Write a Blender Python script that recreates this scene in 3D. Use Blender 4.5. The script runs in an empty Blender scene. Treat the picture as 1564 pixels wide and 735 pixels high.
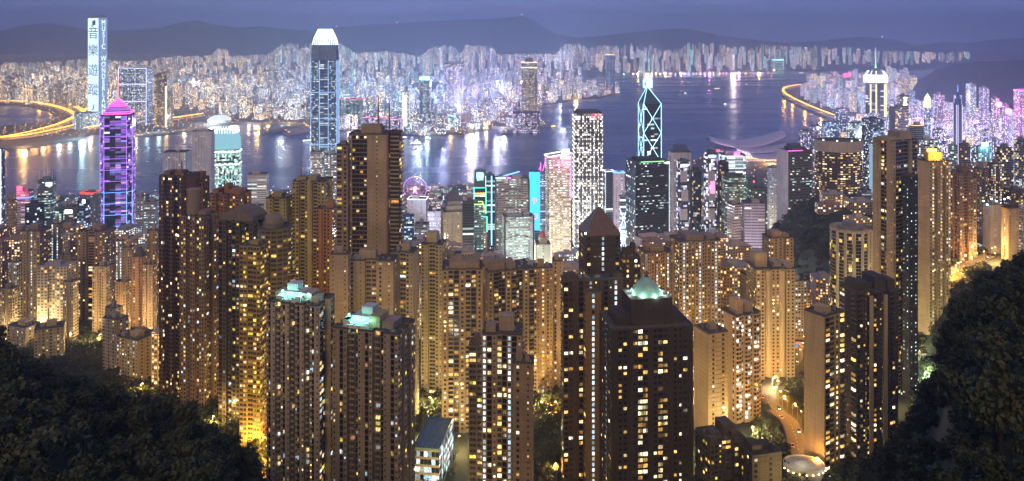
import bpy, bmesh, math, random
import numpy as np
from mathutils import Vector, Matrix
R = math.radians
random.seed(7); RNG = np.random.default_rng(7)
scene = bpy.context.scene
COL = scene.collection

# ------------------------------------------------------------------ camera, world, sun, exposure
F, CX, HY, CAMZ = 1230.0, 782.0, 50.0, 400.0          # focal length and horizon in photo pixels, lookout height in metres
cam_d = bpy.data.cameras.new('camera'); cam = bpy.data.objects.new('camera', cam_d); COL.objects.link(cam)
cam_d.sensor_width = 36; cam_d.lens = 36 * F / 1564; cam_d.shift_y = -(367.5 - HY) / 1564
cam_d.clip_start = 1; cam_d.clip_end = 60000
cam.location = (0, 0, CAMZ); cam.rotation_euler = (R(90), 0, 0)
scene.camera = cam

SUN_EL, SUN_AZ = 34, -6          # degrees; a warm light added behind the lookout to tint the facades
world = bpy.data.worlds.new('World'); scene.world = world; world.use_nodes = True
wt = world.node_tree; wn = wt.nodes; wl = wt.links; wn.clear()
def N(t, typ, **kw):
    n = t.nodes.new(typ)
    for k, v in kw.items(): setattr(n, k, v)
    return n
wo = N(wt, 'ShaderNodeOutputWorld'); bg = N(wt, 'ShaderNodeBackground'); wl.new(bg.outputs[0], wo.inputs[0])
sky = N(wt, 'ShaderNodeTexSky', sky_type='NISHITA'); sky.sun_disc = False
sky.sun_elevation = R(SUN_EL); sky.sun_rotation = R(180 + SUN_AZ); sky.air_density = 2.0; sky.dust_density = 3.0
tc = N(wt, 'ShaderNodeTexCoord'); sp = N(wt, 'ShaderNodeSeparateXYZ'); wl.new(tc.outputs['Generated'], sp.inputs[0])
rp = N(wt, 'ShaderNodeValToRGB'); wl.new(sp.outputs['Z'], rp.inputs[0])
el = rp.color_ramp.elements
el[0].position = 0.0; el[0].color = (.118, .150, .350, 1)
el[1].position = 1.0; el[1].color = (.045, .065, .160, 1)
e = el.new(.05); e.color = (.084, .108, .265, 1)
e = el.new(.25); e.color = (.058, .080, .200, 1)
nz = N(wt, 'ShaderNodeTexNoise'); nz.inputs['Scale'].default_value = 2.2; nz.inputs['Detail'].default_value = 5
mp = N(wt, 'ShaderNodeMapping'); mp.inputs['Scale'].default_value = (2.2, 2.2, 22); wl.new(tc.outputs['Generated'], mp.inputs[0]); wl.new(mp.outputs[0], nz.inputs[0])
mr = N(wt, 'ShaderNodeMapRange'); mr.inputs[1].default_value = .3; mr.inputs[2].default_value = .7; mr.inputs[3].default_value = .78; mr.inputs[4].default_value = 1.25
wl.new(nz.outputs[0], mr.inputs[0])
mx = N(wt, 'ShaderNodeMix', data_type='RGBA', blend_type='MULTIPLY'); mx.inputs[0].default_value = 1
wl.new(rp.outputs[0], mx.inputs[6]); wl.new(mr.outputs[0], mx.inputs[7])
ad = N(wt, 'ShaderNodeMix', data_type='RGBA', blend_type='ADD'); ad.inputs[0].default_value = .0015
wl.new(mx.outputs[2], ad.inputs[6]); wl.new(sky.outputs[0], ad.inputs[7]); wl.new(ad.outputs[2], bg.inputs[0])
bg.inputs[1].default_value = 1.3

sd = bpy.data.lights.new('sun', 'SUN'); sd.energy = .85; sd.angle = R(25); sd.color = (1, .64, .24)
sun = bpy.data.objects.new('sun', sd); COL.objects.link(sun)
d = Vector((-math.sin(R(SUN_AZ)) * -1, -math.cos(R(SUN_AZ)), math.tan(R(SUN_EL))))   # towards the light: behind the lookout, a little to the left
sun.rotation_euler = d.to_track_quat('Z', 'Y').to_euler()

scene.view_settings.view_transform = 'Standard'; scene.view_settings.look = 'None'
scene.view_settings.exposure = .6; scene.view_settings.gamma = 1
scene.render.engine = 'CYCLES'
cy = scene.cycles
cy.use_denoising = True; cy.max_bounces = 4; cy.diffuse_bounces = 2; cy.glossy_bounces = 2; cy.transmission_bounces = 2
cy.volume_bounces = 0; cy.caustics_reflective = False; cy.caustics_refractive = False; cy.sample_clamp_indirect = 4
cy.use_light_tree = True; cy.blur_glossy = .5
try: cy.denoising_input_passes = 'RGB_ALBEDO_NORMAL'; cy.denoising_prefilter = 'ACCURATE'
except Exception: pass

# ------------------------------------------------------------------ materials
MATS = {}
def new_mat(name):
    m = bpy.data.materials.new(name); m.use_nodes = True; m.node_tree.nodes.clear()
    return m, m.node_tree
def principled(t, col=None, rough=.8, metal=0):
    b = N(t, 'ShaderNodeBsdfPrincipled'); o = N(t, 'ShaderNodeOutputMaterial'); t.links.new(b.outputs[0], o.inputs[0])
    if col is not None: b.inputs['Base Color'].default_value = (*col, 1)
    b.inputs['Roughness'].default_value = rough; b.inputs['Metallic'].default_value = metal
    return b, o
def wall_mat(col, rough=.85, joints=True):
    if col[0] > col[2] * 1.2 and col[0] > .15: col = (col[0] * .97, col[1] * 1.01, col[2] * .95)      # weathered render leans olive, not pink
    key = ('wall', tuple(col), rough)
    if key in MATS: return MATS[key]
    m, t = new_mat('weathered_wall'); L = t.links
    b, o = principled(t, col, rough)
    g = N(t, 'ShaderNodeTexCoord'); ge = N(t, 'ShaderNodeNewGeometry')
    n1 = N(t, 'ShaderNodeTexNoise'); n1.inputs['Scale'].default_value = .06; n1.inputs['Detail'].default_value = 6
    L.new(ge.outputs['Position'], n1.inputs['Vector'])
    mp = N(t, 'ShaderNodeMapping'); mp.inputs['Scale'].default_value = (.9, .9, .03); L.new(ge.outputs['Position'], mp.inputs[0])
    n2 = N(t, 'ShaderNodeTexNoise'); n2.inputs['Scale'].default_value = 1.0; n2.inputs['Detail'].default_value = 4; L.new(mp.outputs[0], n2.inputs['Vector'])
    a = N(t, 'ShaderNodeMath', operation='ADD'); L.new(n1.outputs[0], a.inputs[0]); L.new(n2.outputs[0], a.inputs[1])
    r = N(t, 'ShaderNodeMapRange'); r.inputs[1].default_value = .7; r.inputs[2].default_value = 1.3; r.inputs[3].default_value = .72; r.inputs[4].default_value = 1.16
    L.new(a.outputs[0], r.inputs[0])
    # horizontal joint line each storey
    s = N(t, 'ShaderNodeSeparateXYZ'); L.new(ge.outputs['Position'], s.inputs[0])
    mo = N(t, 'ShaderNodeMath', operation='MODULO'); mo.inputs[1].default_value = 3.1; L.new(s.outputs[2], mo.inputs[0])
    gt = N(t, 'ShaderNodeMath', operation='GREATER_THAN'); gt.inputs[1].default_value = .22; L.new(mo.outputs[0], gt.inputs[0])
    r2 = N(t, 'ShaderNodeMapRange'); r2.inputs[3].default_value = .78; r2.inputs[4].default_value = 1; L.new(gt.outputs[0], r2.inputs[0])
    mu = N(t, 'ShaderNodeMath', operation='MULTIPLY'); L.new(r.outputs[0], mu.inputs[0]); L.new(r2.outputs[0], mu.inputs[1])
    x = N(t, 'ShaderNodeMix', data_type='RGBA', blend_type='MULTIPLY'); x.inputs[0].default_value = 1
    x.inputs[6].default_value = (*col, 1); L.new(mu.outputs[0], x.inputs[7]); L.new(x.outputs[2], b.inputs['Base Color'])
    MATS[key] = m; return m
def plain(name, col, rough=.7, metal=0, noise=.15):
    key = ('plain', name, tuple(col))
    if key in MATS: return MATS[key]
    m, t = new_mat(name); b, o = principled(t, col, rough, metal)
    ge = N(t, 'ShaderNodeNewGeometry'); n = N(t, 'ShaderNodeTexNoise'); n.inputs['Scale'].default_value = .35; n.inputs['Detail'].default_value = 6
    t.links.new(ge.outputs['Position'], n.inputs['Vector'])
    r = N(t, 'ShaderNodeMapRange'); r.inputs[1].default_value = .3; r.inputs[2].default_value = .7; r.inputs[3].default_value = 1 - noise; r.inputs[4].default_value = 1 + noise
    t.links.new(n.outputs[0], r.inputs[0])
    x = N(t, 'ShaderNodeMix', data_type='RGBA', blend_type='MULTIPLY'); x.inputs[0].default_value = 1; x.inputs[6].default_value = (*col, 1)
    t.links.new(r.outputs[0], x.inputs[7]); t.links.new(x.outputs[2], b.inputs['Base Color'])
    MATS[key] = m; return m
def glow(name, col, s, sampled=False):
    key = ('glow', name, tuple(col), s)
    if key in MATS: return MATS[key]
    m, t = new_mat(name); o = N(t, 'ShaderNodeOutputMaterial'); em = N(t, 'ShaderNodeEmission')
    em.inputs[0].default_value = (*col, 1); em.inputs[1].default_value = s; t.links.new(em.outputs[0], o.inputs[0])
    m.cycles.emission_sampling = 'FRONT_BACK' if sampled else 'NONE'
    MATS[key] = m; return m
def pane_mat(name, objcolor):
    m, t = new_mat(name); L = t.links; b, o = principled(t, (.018, .022, .03), .12)
    b.inputs['Specular IOR Level'].default_value = .6
    if objcolor: c = N(t, 'ShaderNodeObjectInfo'); cs = c.outputs['Color']
    else: c = N(t, 'ShaderNodeVertexColor', layer_name='em'); cs = c.outputs['Color']
    ge = N(t, 'ShaderNodeNewGeometry'); n = N(t, 'ShaderNodeTexNoise'); n.inputs['Scale'].default_value = 1.3; n.inputs['Detail'].default_value = 2
    L.new(ge.outputs['Position'], n.inputs['Vector'])
    r = N(t, 'ShaderNodeMapRange'); r.inputs[1].default_value = .35; r.inputs[2].default_value = .65; r.inputs[3].default_value = .45; r.inputs[4].default_value = 1.5; L.new(n.outputs[0], r.inputs[0])
    L.new(cs, b.inputs['Emission Color']); L.new(r.outputs[0], b.inputs['Emission Strength'])
    m.cycles.emission_sampling = 'NONE'; return m
PANE = pane_mat('window_glass', False); PANE_OBJ = pane_mat('window_glass_single', True)
def far_mat():
    """distant facades: rows of windows in metres of wall, some lit"""
    m, t = new_mat('distant_facade'); L = t.links; b, o = principled(t, (.3, .3, .3), .8)
    uv = N(t, 'ShaderNodeUVMap', uv_map='UVMap'); ti = N(t, 'ShaderNodeVertexColor', layer_name='tint'); hu = N(t, 'ShaderNodeVertexColor', layer_name='hue')
    s = N(t, 'ShaderNodeSeparateXYZ'); L.new(uv.outputs[0], s.inputs[0])
    def mth(op, a, bb=None):
        n = N(t, 'ShaderNodeMath', operation=op)
        for i, v in enumerate((a, bb)):
            if v is None: continue
            if isinstance(v, (int, float)): n.inputs[i].default_value = v
            else: L.new(v, n.inputs[i])
        return n.outputs[0]
    u = mth('DIVIDE', s.outputs[0], 3.3); v = mth('DIVIDE', s.outputs[1], 3.2)
    fu = mth('FLOOR', u); fv = mth('FLOOR', v); ru = mth('FRACT', u); rv = mth('FRACT', v)
    inside = mth('MULTIPLY', mth('MULTIPLY', mth('GREATER_THAN', ru, .2), mth('LESS_THAN', ru, .82)), mth('MULTIPLY', mth('GREATER_THAN', rv, .28), mth('LESS_THAN', rv, .85)))
    cb = N(t, 'ShaderNodeCombineXYZ'); L.new(fu, cb.inputs[0]); L.new(fv, cb.inputs[1])
    w = N(t, 'ShaderNodeTexWhiteNoise', noise_dimensions='2D'); L.new(cb.outputs[0], w.inputs['Vector'])
    cu = N(t, 'ShaderNodeCombineXYZ'); L.new(fu, cu.inputs[0]); w2 = N(t, 'ShaderNodeTexWhiteNoise', noise_dimensions='2D'); L.new(cu.outputs[0], w2.inputs['Vector'])
    cf = N(t, 'ShaderNodeCombineXYZ'); L.new(fv, cf.inputs[1]); w3 = N(t, 'ShaderNodeTexWhiteNoise', noise_dimensions='2D'); L.new(cf.outputs[0], w3.inputs['Vector'])
    p = mth('MULTIPLY', ti.outputs['Alpha'], mth('ADD', .35, mth('ADD', mth('MULTIPLY', w2.outputs['Value'], .9), mth('MULTIPLY', w3.outputs['Value'], .4))))
    lit = mth('MULTIPLY', inside, mth('LESS_THAN', w.outputs['Value'], p))
    sc = N(t, 'ShaderNodeSeparateColor'); L.new(w.outputs['Color'], sc.inputs[0])
    rp = N(t, 'ShaderNodeValToRGB'); rp.color_ramp.interpolation = 'CONSTANT'; L.new(sc.outputs[1], rp.inputs[0])
    e = rp.color_ramp.elements; e[0].color = (1, .72, .42, 1); e[1].position = .3; e[1].color = (1, 1, 1, 1)
    a = e.new(.62); a.color = (.75, .95, 1.3, 1); a = e.new(.85); a.color = (1.5, 1.1, .7, 1)
    mx = N(t, 'ShaderNodeMix', data_type='RGBA', blend_type='MULTIPLY'); mx.inputs[0].default_value = 1; L.new(rp.outputs[0], mx.inputs[6]); L.new(hu.outputs['Color'], mx.inputs[7])
    st = mth('MULTIPLY', lit, mth('ADD', .5, mth('MULTIPLY', sc.outputs[2], 1.6)))
    L.new(mx.outputs[2], b.inputs['Emission Color']); L.new(st, b.inputs['Emission Strength'])
    dk = mth('SUBTRACT', 1, mth('MULTIPLY', inside, .8))
    m2 = N(t, 'ShaderNodeMix', data_type='RGBA', blend_type='MULTIPLY'); m2.inputs[0].default_value = 1; L.new(ti.outputs['Color'], m2.inputs[6]); L.new(dk, m2.inputs[7])
    L.new(m2.outputs[2], b.inputs['Base Color'])
    m.cycles.emission_sampling = 'NONE'; return m
FAR = far_mat()

# ------------------------------------------------------------------ mesh helpers
def link(o, parent=None):
    COL.objects.link(o)
    if parent is not None: o.parent = parent
    return o
def tag(o, label=None, cat=None, group=None, kind=None):
    if label: o['label'] = label
    if cat: o['category'] = cat
    if group: o['group'] = group
    if kind: o['kind'] = kind
    return o
def empty(name, loc, label=None, cat=None, group=None):
    o = bpy.data.objects.new(name, None); o.location = loc; o.empty_display_size = 2; link(o)
    return tag(o, label, cat, group)
def pm(name, verts, faces, mat, parent=None, loc=None, smooth=False):
    me = bpy.data.meshes.new(name); me.from_pydata([tuple(v) for v in verts], [], faces); me.materials.append(mat)
    if smooth: me.polygons.foreach_set('use_smooth', [True] * len(me.polygons))
    o = bpy.data.objects.new(name, me)
    if loc is not None: o.location = loc
    return link(o, parent)
def qmesh(name, V, mat, parent=None, em=None, tint=None, uv=None):
    """V: (n,4,3) quads -> one mesh"""
    n = len(V); me = bpy.data.meshes.new(name)
    me.vertices.add(n * 4); me.loops.add(n * 4); me.polygons.add(n)
    me.vertices.foreach_set('co', np.ascontiguousarray(V, dtype=np.float32).ravel())
    me.loops.foreach_set('vertex_index', np.arange(n * 4, dtype=np.int32))
    me.polygons.foreach_set('loop_start', np.arange(0, n * 4, 4, dtype=np.int32))
    for nm, C in (('em', em), ('tint', tint[0] if tint else None), ('hue', tint[1] if tint else None)):
        if C is None: continue
        a = me.color_attributes.new(nm, 'FLOAT_COLOR', 'CORNER')
        a.data.foreach_set('color', np.repeat(np.asarray(C, dtype=np.float32), 4, axis=0).ravel())
    if uv is not None:
        l = me.uv_layers.new(name='UVMap'); l.data.foreach_set('uv', np.asarray(uv, dtype=np.float32).ravel())
    me.update(); me.materials.append(mat)
    return link(bpy.data.objects.new(name, me), parent)
class G:
    """collects welded pieces of one mesh"""
    def __init__(s): s.v = []; s.f = []
    def add(s, v, f):
        k = len(s.v); s.v += [tuple(a) for a in v]; s.f += [tuple(i + k for i in q) for q in f]; return s
    def box(s, x0, y0, z0, x1, y1, z1, M=None):
        v = [Vector(a) for a in ((x0, y0, z0), (x1, y0, z0), (x1, y1, z0), (x0, y1, z0), (x0, y0, z1), (x1, y0, z1), (x1, y1, z1), (x0, y1, z1))]
        if M is not None: v = [M @ a for a in v]
        return s.add(v, [(0, 3, 2, 1), (4, 5, 6, 7), (0, 1, 5, 4), (1, 2, 6, 5), (2, 3, 7, 6), (3, 0, 4, 7)])
    def tube(s, p, q, r, r2=None, n=6):
        p = Vector(p); q = Vector(q); d = (q - p); m = d.to_track_quat('Z', 'Y').to_matrix(); r2 = r if r2 is None else r2
        v = [p + m @ Vector((r * math.cos(2 * math.pi * i / n), r * math.sin(2 * math.pi * i / n), 0)) for i in range(n)]
        v += [q + m @ Vector((r2 * math.cos(2 * math.pi * i / n), r2 * math.sin(2 * math.pi * i / n), 0)) for i in range(n)]
        f = [(i, (i + 1) % n, n + (i + 1) % n, n + i) for i in range(n)] + [tuple(range(n - 1, -1, -1)), tuple(range(n, 2 * n))]
        return s.add(v, f)
    def rings(s, rings, cap=True, bottom=True):
        """rings: list of equally long point loops (counter-clockwise from above), bottom first"""
        n = len(rings[0]); k = len(s.v)
        for r in rings: s.v += [tuple(a) for a in r]
        for j in range(len(rings) - 1):
            for i in range(n):
                s.f.append((k + j * n + i, k + j * n + (i + 1) % n, k + (j + 1) * n + (i + 1) % n, k + (j + 1) * n + i))
        if cap: s.f.append(tuple(k + (len(rings) - 1) * n + i for i in range(n)))
        if bottom: s.f.append(tuple(k + i for i in range(n - 1, -1, -1)))
        return s
    def build(s, name, mat, parent=None, smooth=False): return pm(name, s.v, s.f, mat, parent, smooth=smooth)
def W(px, D, z): return Vector(((px - CX) / F * D, D, z))
def ztop(py, D): return CAMZ - (py - HY) / F * D
def interp(x, pts): return np.interp(x, [p[0] for p in pts], [p[1] for p in pts])

# ------------------------------------------------------------------ terrain
def shore(pts): return np.array([((px - CX) / F * (397 / (py - HY) * F), 397 / (py - HY) * F) for px, py in pts])
KOWLOON = np.vstack([shore([(-400, 238), (0, 231), (30, 227), (70, 222), (120, 214), (140, 205), (210, 210), (260, 206), (300, 199), (335, 191), (380, 189), (470, 192), (520, 200), (600, 206), (640, 208), (700, 206), (735, 200), (760, 197), (800, 195), (828, 190), (832, 186), (818, 178), (808, 170), (828, 161), (850, 158), (880, 153), (920, 149), (950, 143), (942, 136), (900, 131), (868, 125), (890, 118), (940, 112), (1000, 111), (1195, 109), (1300, 108), (1500, 104)]), [[14000, 9000], [14000, 17500], [-14000, 17500], [-14000, 3000]]])
BAY = shore([(-60, 160), (40, 162), (72, 170), (88, 180), (55, 187), (20, 190), (-60, 196)])
def PD(l): return np.array([((px - CX) / F * D, D) for px, D in l])
ISLAND = np.vstack([[[-2500, -200]], PD([(-900, 1750), (-200, 1950), (200, 1980), (480, 2050), (640, 2080), (800, 2150), (900, 2200), (1050, 2350), (1075, 2650), (1130, 2800), (1190, 2750), (1215, 2550), (1262, 2900), (1300, 3300), (1285, 3750), (1240, 4280), (1207, 4900), (1197, 5450), (1215, 5800), (1262, 6200), (1330, 6600), (1500, 7300), (1900, 7900)]), [[9000, 7000], [5000, -200]]])
def inside(poly, x, y):
    r = np.zeros(np.shape(x), bool); n = len(poly)
    for i in range(n):
        x1, y1 = poly[i]; x2, y2 = poly[(i + 1) % n]
        if y1 == y2: continue
        c = ((y1 > y) != (y2 > y)) & (x < (x2 - x1) * (y - y1) / (y2 - y1) + x1)
        r ^= c
    return r
def sn(x, y, s, k=0):
    return np.sin(x / s + k) * np.cos(y / (s * 1.13) + 1.7 * k) + .5 * np.sin(x / s * 2.3 + y / s * 1.7 + k * 3) + .25 * np.cos(x / s * 4.7 - y / s * 4.1 + k)
BASE = [(-200, 345), (0, 330), (100, 280), (200, 225), (300, 180), (400, 150), (500, 130), (620, 116), (700, 95), (900, 70), (1100, 46), (1300, 24), (1500, 8), (1650, 4), (9000, 4)]
SIL_R = [(1255, 810), (1300, 752), (1340, 700), (1380, 652), (1408, 610), (1432, 562), (1448, 505), (1464, 462), (1486, 438), (1530, 414), (1564, 398), (1700, 350), (2400, 300)]
SIL_L = [(-1000, 440), (-150, 500), (0, 537), (40, 550), (100, 572), (170, 603), (240, 622), (300, 640), (340, 662), (372, 700), (400, 750), (430, 800)]
RIDGE1 = [(-1500, 60), (-200, 50), (0, 47), (30, 40), (70, 35), (95, 38), (130, 45), (160, 52), (185, 52), (215, 48), (235, 45), (265, 36), (300, 31), (330, 38), (360, 42), (400, 40), (430, 44), (470, 46), (520, 56), (560, 72), (650, 82), (1500, 84)]
RIDGE2 = [(-500, 55), (200, 46), (240, 42), (400, 52), (470, 46), (520, 42), (560, 38), (600, 36), (640, 34), (700, 30), (760, 29), (800, 24), (825, 38), (850, 52), (880, 58), (920, 55), (960, 50), (1010, 45), (1040, 43), (1070, 48), (1110, 56), (1200, 66), (1260, 62), (1290, 58), (1320, 56), (1360, 60), (1400, 70), (1440, 64), (1480, 66), (1520, 60), (1600, 56), (2500, 60)]
def ss(t): t = np.clip(t, 0, 1); return t * t * (3 - 2 * t)
def height(x, y):
    x = np.asarray(x, float); y = np.asarray(y, float)
    yy = np.maximum(y, 30); px = CX + x / yy * F
    isl = inside(ISLAND, x, y); kow = inside(KOWLOON, x, y) & ~inside(BAY, x, y)
    h = interp(y, BASE) + sn(x, y, 70, 1) * 3 * np.clip((1500 - y) / 900, 0, 1)
    h = h + 50 * np.exp(-(((x - 410) / 105) ** 2 + ((y - 1120) / 130) ** 2))
    rise = ss((x - 335) / 90) * ss((y - 560) / 140) * (1 - ss((y - 1000) / 500))
    h = h + rise * 88
    rough = sn(x, y, 23, 2) * 2.2
    hr = 388 - (interp(px, SIL_R) - 50) / F * yy - .0010 * (yy - 330) ** 2 + rough - 1e5 * (px < 1230)
    hl = 389 - (interp(px, SIL_L) - 50) / F * yy - .0012 * (yy - 310) ** 2 + rough - 1e5 * (px > 440)
    h = np.where(y < 620, np.maximum(h, np.maximum(hr, hl)), h)
    # the wooded hill behind the eastern shore
    sil = interp(px, [(1372, 175), (1400, 128), (1430, 107), (1460, 98), (1500, 93), (1600, 90), (2400, 90)])
    he = 400 - (sil - 50) / F * yy - .00010 * (yy - 4900) ** 2 + sn(x, y, 300, 4) * 8 - 1e5 * (px < 1365)
    h = np.where(isl & (y > 3200), np.maximum(h, he), h)
    y0 = interp(px, [(880, 5600), (950, 8050), (3000, 8050)]); y1 = interp(px, [(880, 3300), (950, 1700), (3000, 1700)])
    k = 3 + 125 * ss((y - y0) / y1) + sn(x, y, 600, 3) * 12 * ss((y - y0) / 1500)
    r1 = 400 - (interp(px, RIDGE1) - 50) / F * 11500
    r2 = 400 - (interp(px, RIDGE2) - 50) / F * 15000
    k1 = r1 * np.exp(-((y - 11500) / 1300) ** 2) * (1 + (.10 * sn(x, y, 420, 6) + .05 * sn(x, y, 130, 2)) * np.clip((np.abs(y - 11500) - 150) / 500, 0, 1)); k2 = r2 * np.exp(-((y - 15000) / 1500) ** 2) * (1 + (.08 * sn(x, y, 520, 1) + .04 * sn(x, y, 160, 5)) * np.clip((np.abs(y - 15000) - 200) / 600, 0, 1))
    k = np.maximum(k, np.maximum(k1, k2))
    k = np.maximum(k, (95 + 8 * sn(x, y, 90, 2)) * np.exp(-(((px - 1303) / 30) ** 4 + ((y - 8250) / 350) ** 2)))
    k = np.maximum(k, (62 + 5 * sn(x, y, 60, 2)) * np.exp(-(((px - 655) / 38) ** 4 + ((y - 5500) / 250) ** 2)))
    k = np.maximum(k, (120 + 5 * sn(x, y, 60, 2)) * np.exp(-(((px - 960) / 26) ** 4 + ((y - 8700) / 250) ** 2)))
    return np.where(kow, k, np.where(isl, np.maximum(h, 3), -6.0))
def gz(x, y): return float(height(np.array([x]), np.array([y]))[0])
def hit(px, py, dmin=120):
    a = (px - CX) / F; b = (py - HY) / F
    D = np.geomspace(dmin, 14000, 3000); z = 400 - b * D; h = np.maximum(height(a * D, D), 0)
    i = np.argmax(h >= z)
    return Vector((a * D[i], D[i], max(float(h[i]), 0)))

def ground_material():
    m, t = new_mat('ground_cover'); L = t.links; b, o = principled(t, (.05, .05, .045), .9)
    ge = N(t, 'ShaderNodeNewGeometry'); s = N(t, 'ShaderNodeSeparateXYZ'); L.new(ge.outputs['Position'], s.inputs[0])
    n = N(t, 'ShaderNodeTexNoise'); n.inputs['Scale'].default_value = .02; n.inputs['Detail'].default_value = 8; L.new(ge.outputs['Position'], n.inputs['Vector'])
    a = N(t, 'ShaderNodeMath', operation='MULTIPLY_ADD'); a.inputs[1].default_value = 40; L.new(n.outputs[0], a.inputs[0]); L.new(s.outputs[2], a.inputs[2])
    r = N(t, 'ShaderNodeMapRange'); r.inputs[1].default_value = 30; r.inputs[2].default_value = 75; L.new(a.outputs[0], r.inputs[0])
    x = N(t, 'ShaderNodeMix', data_type='RGBA'); L.new(r.outputs[0], x.inputs[0]); x.inputs[6].default_value = (.06, .058, .055, 1); x.inputs[7].default_value = (.016, .026, .011, 1)
    n2 = N(t, 'ShaderNodeTexNoise'); n2.inputs['Scale'].default_value = .012; n2.inputs['Detail'].default_value = 9; L.new(ge.outputs['Position'], n2.inputs['Vector'])
    r2 = N(t, 'ShaderNodeMapRange'); r2.inputs[1].default_value = .35; r2.inputs[2].default_value = .65; r2.inputs[3].default_value = .5; r2.inputs[4].default_value = 1.5; L.new(n2.outputs[0], r2.inputs[0])
    x2 = N(t, 'ShaderNodeMix', data_type='RGBA', blend_type='MULTIPLY'); x2.inputs[0].default_value = 1; L.new(x.outputs[2], x2.inputs[6]); L.new(r2.outputs[0], x2.inputs[7]); L.new(x2.outputs[2], b.inputs['Base Color'])
    return m
def build_ground():
    ys = np.concatenate([np.linspace(-200, 60, 6), np.geomspace(75, 17400, 470)]); pxs = np.linspace(-420, 1980, 420)
    A = (pxs - CX) / F
    Y = ys[:, None] + 0 * A[None, :]; X = A[None, :] * np.maximum(ys, 250)[:, None]
    Z = height(X, Y); n, m = X.shape
    V = np.stack([X, Y, Z], -1).reshape(-1, 3)
    idx = np.arange(n * m).reshape(n, m)
    Q = np.stack([idx[:-1, :-1], idx[:-1, 1:], idx[1:, 1:], idx[1:, :-1]], -1).reshape(-1, 4)
    me = bpy.data.meshes.new('ground'); me.vertices.add(len(V)); me.loops.add(Q.size); me.polygons.add(len(Q))
    me.vertices.foreach_set('co', V.astype(np.float32).ravel()); me.loops.foreach_set('vertex_index', Q.astype(np.int32).ravel())
    me.polygons.foreach_set('loop_start', np.arange(0, Q.size, 4, dtype=np.int32)); me.update()
    me.materials.append(ground_material())
    tag(link(bpy.data.objects.new('ground', me)), kind='structure')
build_ground()
def water_material():
    m, t = new_mat('harbour_water'); L = t.links; b, o = principled(t, (.018, .036, .19), .25); b.inputs['IOR'].default_value = 1.45
    ge = N(t, 'ShaderNodeNewGeometry')
    n = N(t, 'ShaderNodeTexNoise'); n.inputs['Scale'].default_value = .05; n.inputs['Detail'].default_value = 8; n.inputs['Roughness'].default_value = .7
    mp = N(t, 'ShaderNodeMapping'); mp.inputs['Scale'].default_value = (.5, 1, 1); L.new(ge.outputs['Position'], mp.inputs[0]); L.new(mp.outputs[0], n.inputs['Vector'])
    bp = N(t, 'ShaderNodeBump'); bp.inputs['Strength'].default_value = .25; bp.inputs['Distance'].default_value = 1.2; L.new(n.outputs[0], bp.inputs['Height']); L.new(bp.outputs[0], b.inputs['Normal'])
    n2 = N(t, 'ShaderNodeTexNoise'); n2.inputs['Scale'].default_value = .0025; n2.inputs['Detail'].default_value = 4
    mp2 = N(t, 'ShaderNodeMapping'); mp2.inputs['Scale'].default_value = (.4, 1.6, 1); L.new(ge.outputs['Position'], mp2.inputs[0]); L.new(mp2.outputs[0], n2.inputs['Vector'])
    r = N(t, 'ShaderNodeMapRange'); r.inputs[1].default_value = .35; r.inputs[2].default_value = .65; r.inputs[3].default_value = .20; r.inputs[4].default_value = .34; L.new(n2.outputs[0], r.inputs[0]); L.new(r.outputs[0], b.inputs['Roughness'])
    return m
tag(pm('water', [(-14000, 1200, 0), (14000, 1200, 0), (14000, 17400, 0), (-14000, 17400, 0)], [(0, 1, 2, 3)], water_material()), kind='structure')
# the air over the harbour
hz = G().box(-14400, -700, -7, 14400, 18200, 760)
hm, ht = new_mat('harbour_haze'); vo = N(ht, 'ShaderNodeVolumePrincipled'); oo = N(ht, 'ShaderNodeOutputMaterial'); ht.links.new(vo.outputs[0], oo.inputs['Volume'])
vo.inputs['Color'].default_value = (.56, .70, 1, 1); vo.inputs['Density'].default_value = 1.3e-4; vo.inputs['Anisotropy'].default_value = .5
tag(hz.build('haze', hm), kind='stuff')

# ------------------------------------------------------------------ towers
PAL = {
 'warm': [((1, .60, .20), .9, 6), ((1, .74, .38), 1.1, 4), ((1, .40, .09), .6, 3), ((1, .86, .6), 1.7, 2), ((.75, .95, 1), .9, 1), ((.95, .75, .08), .9, 2)],
 'amber': [((1, .52, .10), 1.1, 5), ((1, .66, .18), 1.3, 4), ((1, .82, .45), 1.7, 2), ((.95, .78, .06), 1.0, 3)],
 'cool': [((.8, .93, 1), 1.3, 5), ((.7, 1, .95), 1.0, 3), ((1, .95, .85), 1.5, 3), ((.45, .75, 1), 1.1, 2)],
 'mint': [((.5, 1, .85), 1.1, 5), ((.75, 1, .95), 1.3, 4), ((1, .98, .75), 1.3, 2)],
 'mix': [((1, .62, .22), .9, 5), ((1, .82, .5), 1.3, 2), ((.8, .95, 1), 1.0, 2), ((.95, .75, .1), .9, 2), ((.5, .8, 1), .9, 1), ((1, .4, .2), .7, 1)],
 'gold': [((1, .60, .16), 1.1, 5), ((1, .76, .36), 1.4, 4), ((1, .90, .62), 1.9, 2), ((1, .5, .1), .8, 2)],
 'violet': [((.75, .7, 1), 1.5, 4), ((1, .85, 1), 1.6, 3), ((.5, .6, 1), 1.5, 3), ((1, .4, .9), 1.2, 1), ((1, .9, .7), 1.4, 2)],
 'uv': [((.46, .16, 1), .75, 5), ((.28, .30, 1), .75, 4), ((.62, .32, 1), .8, 3), ((.85, .85, 1), 1.3, 1)],
 'blue': [((.35, .55, 1), 1.2, 5), ((.6, .8, 1), 1.5, 3), ((.9, .95, 1), 1.5, 2)],
 'white': [((1, .93, .8), 1.7, 5), ((.95, 1, 1), 1.9, 4), ((1, .82, .55), 1.4, 2)],
}
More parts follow.
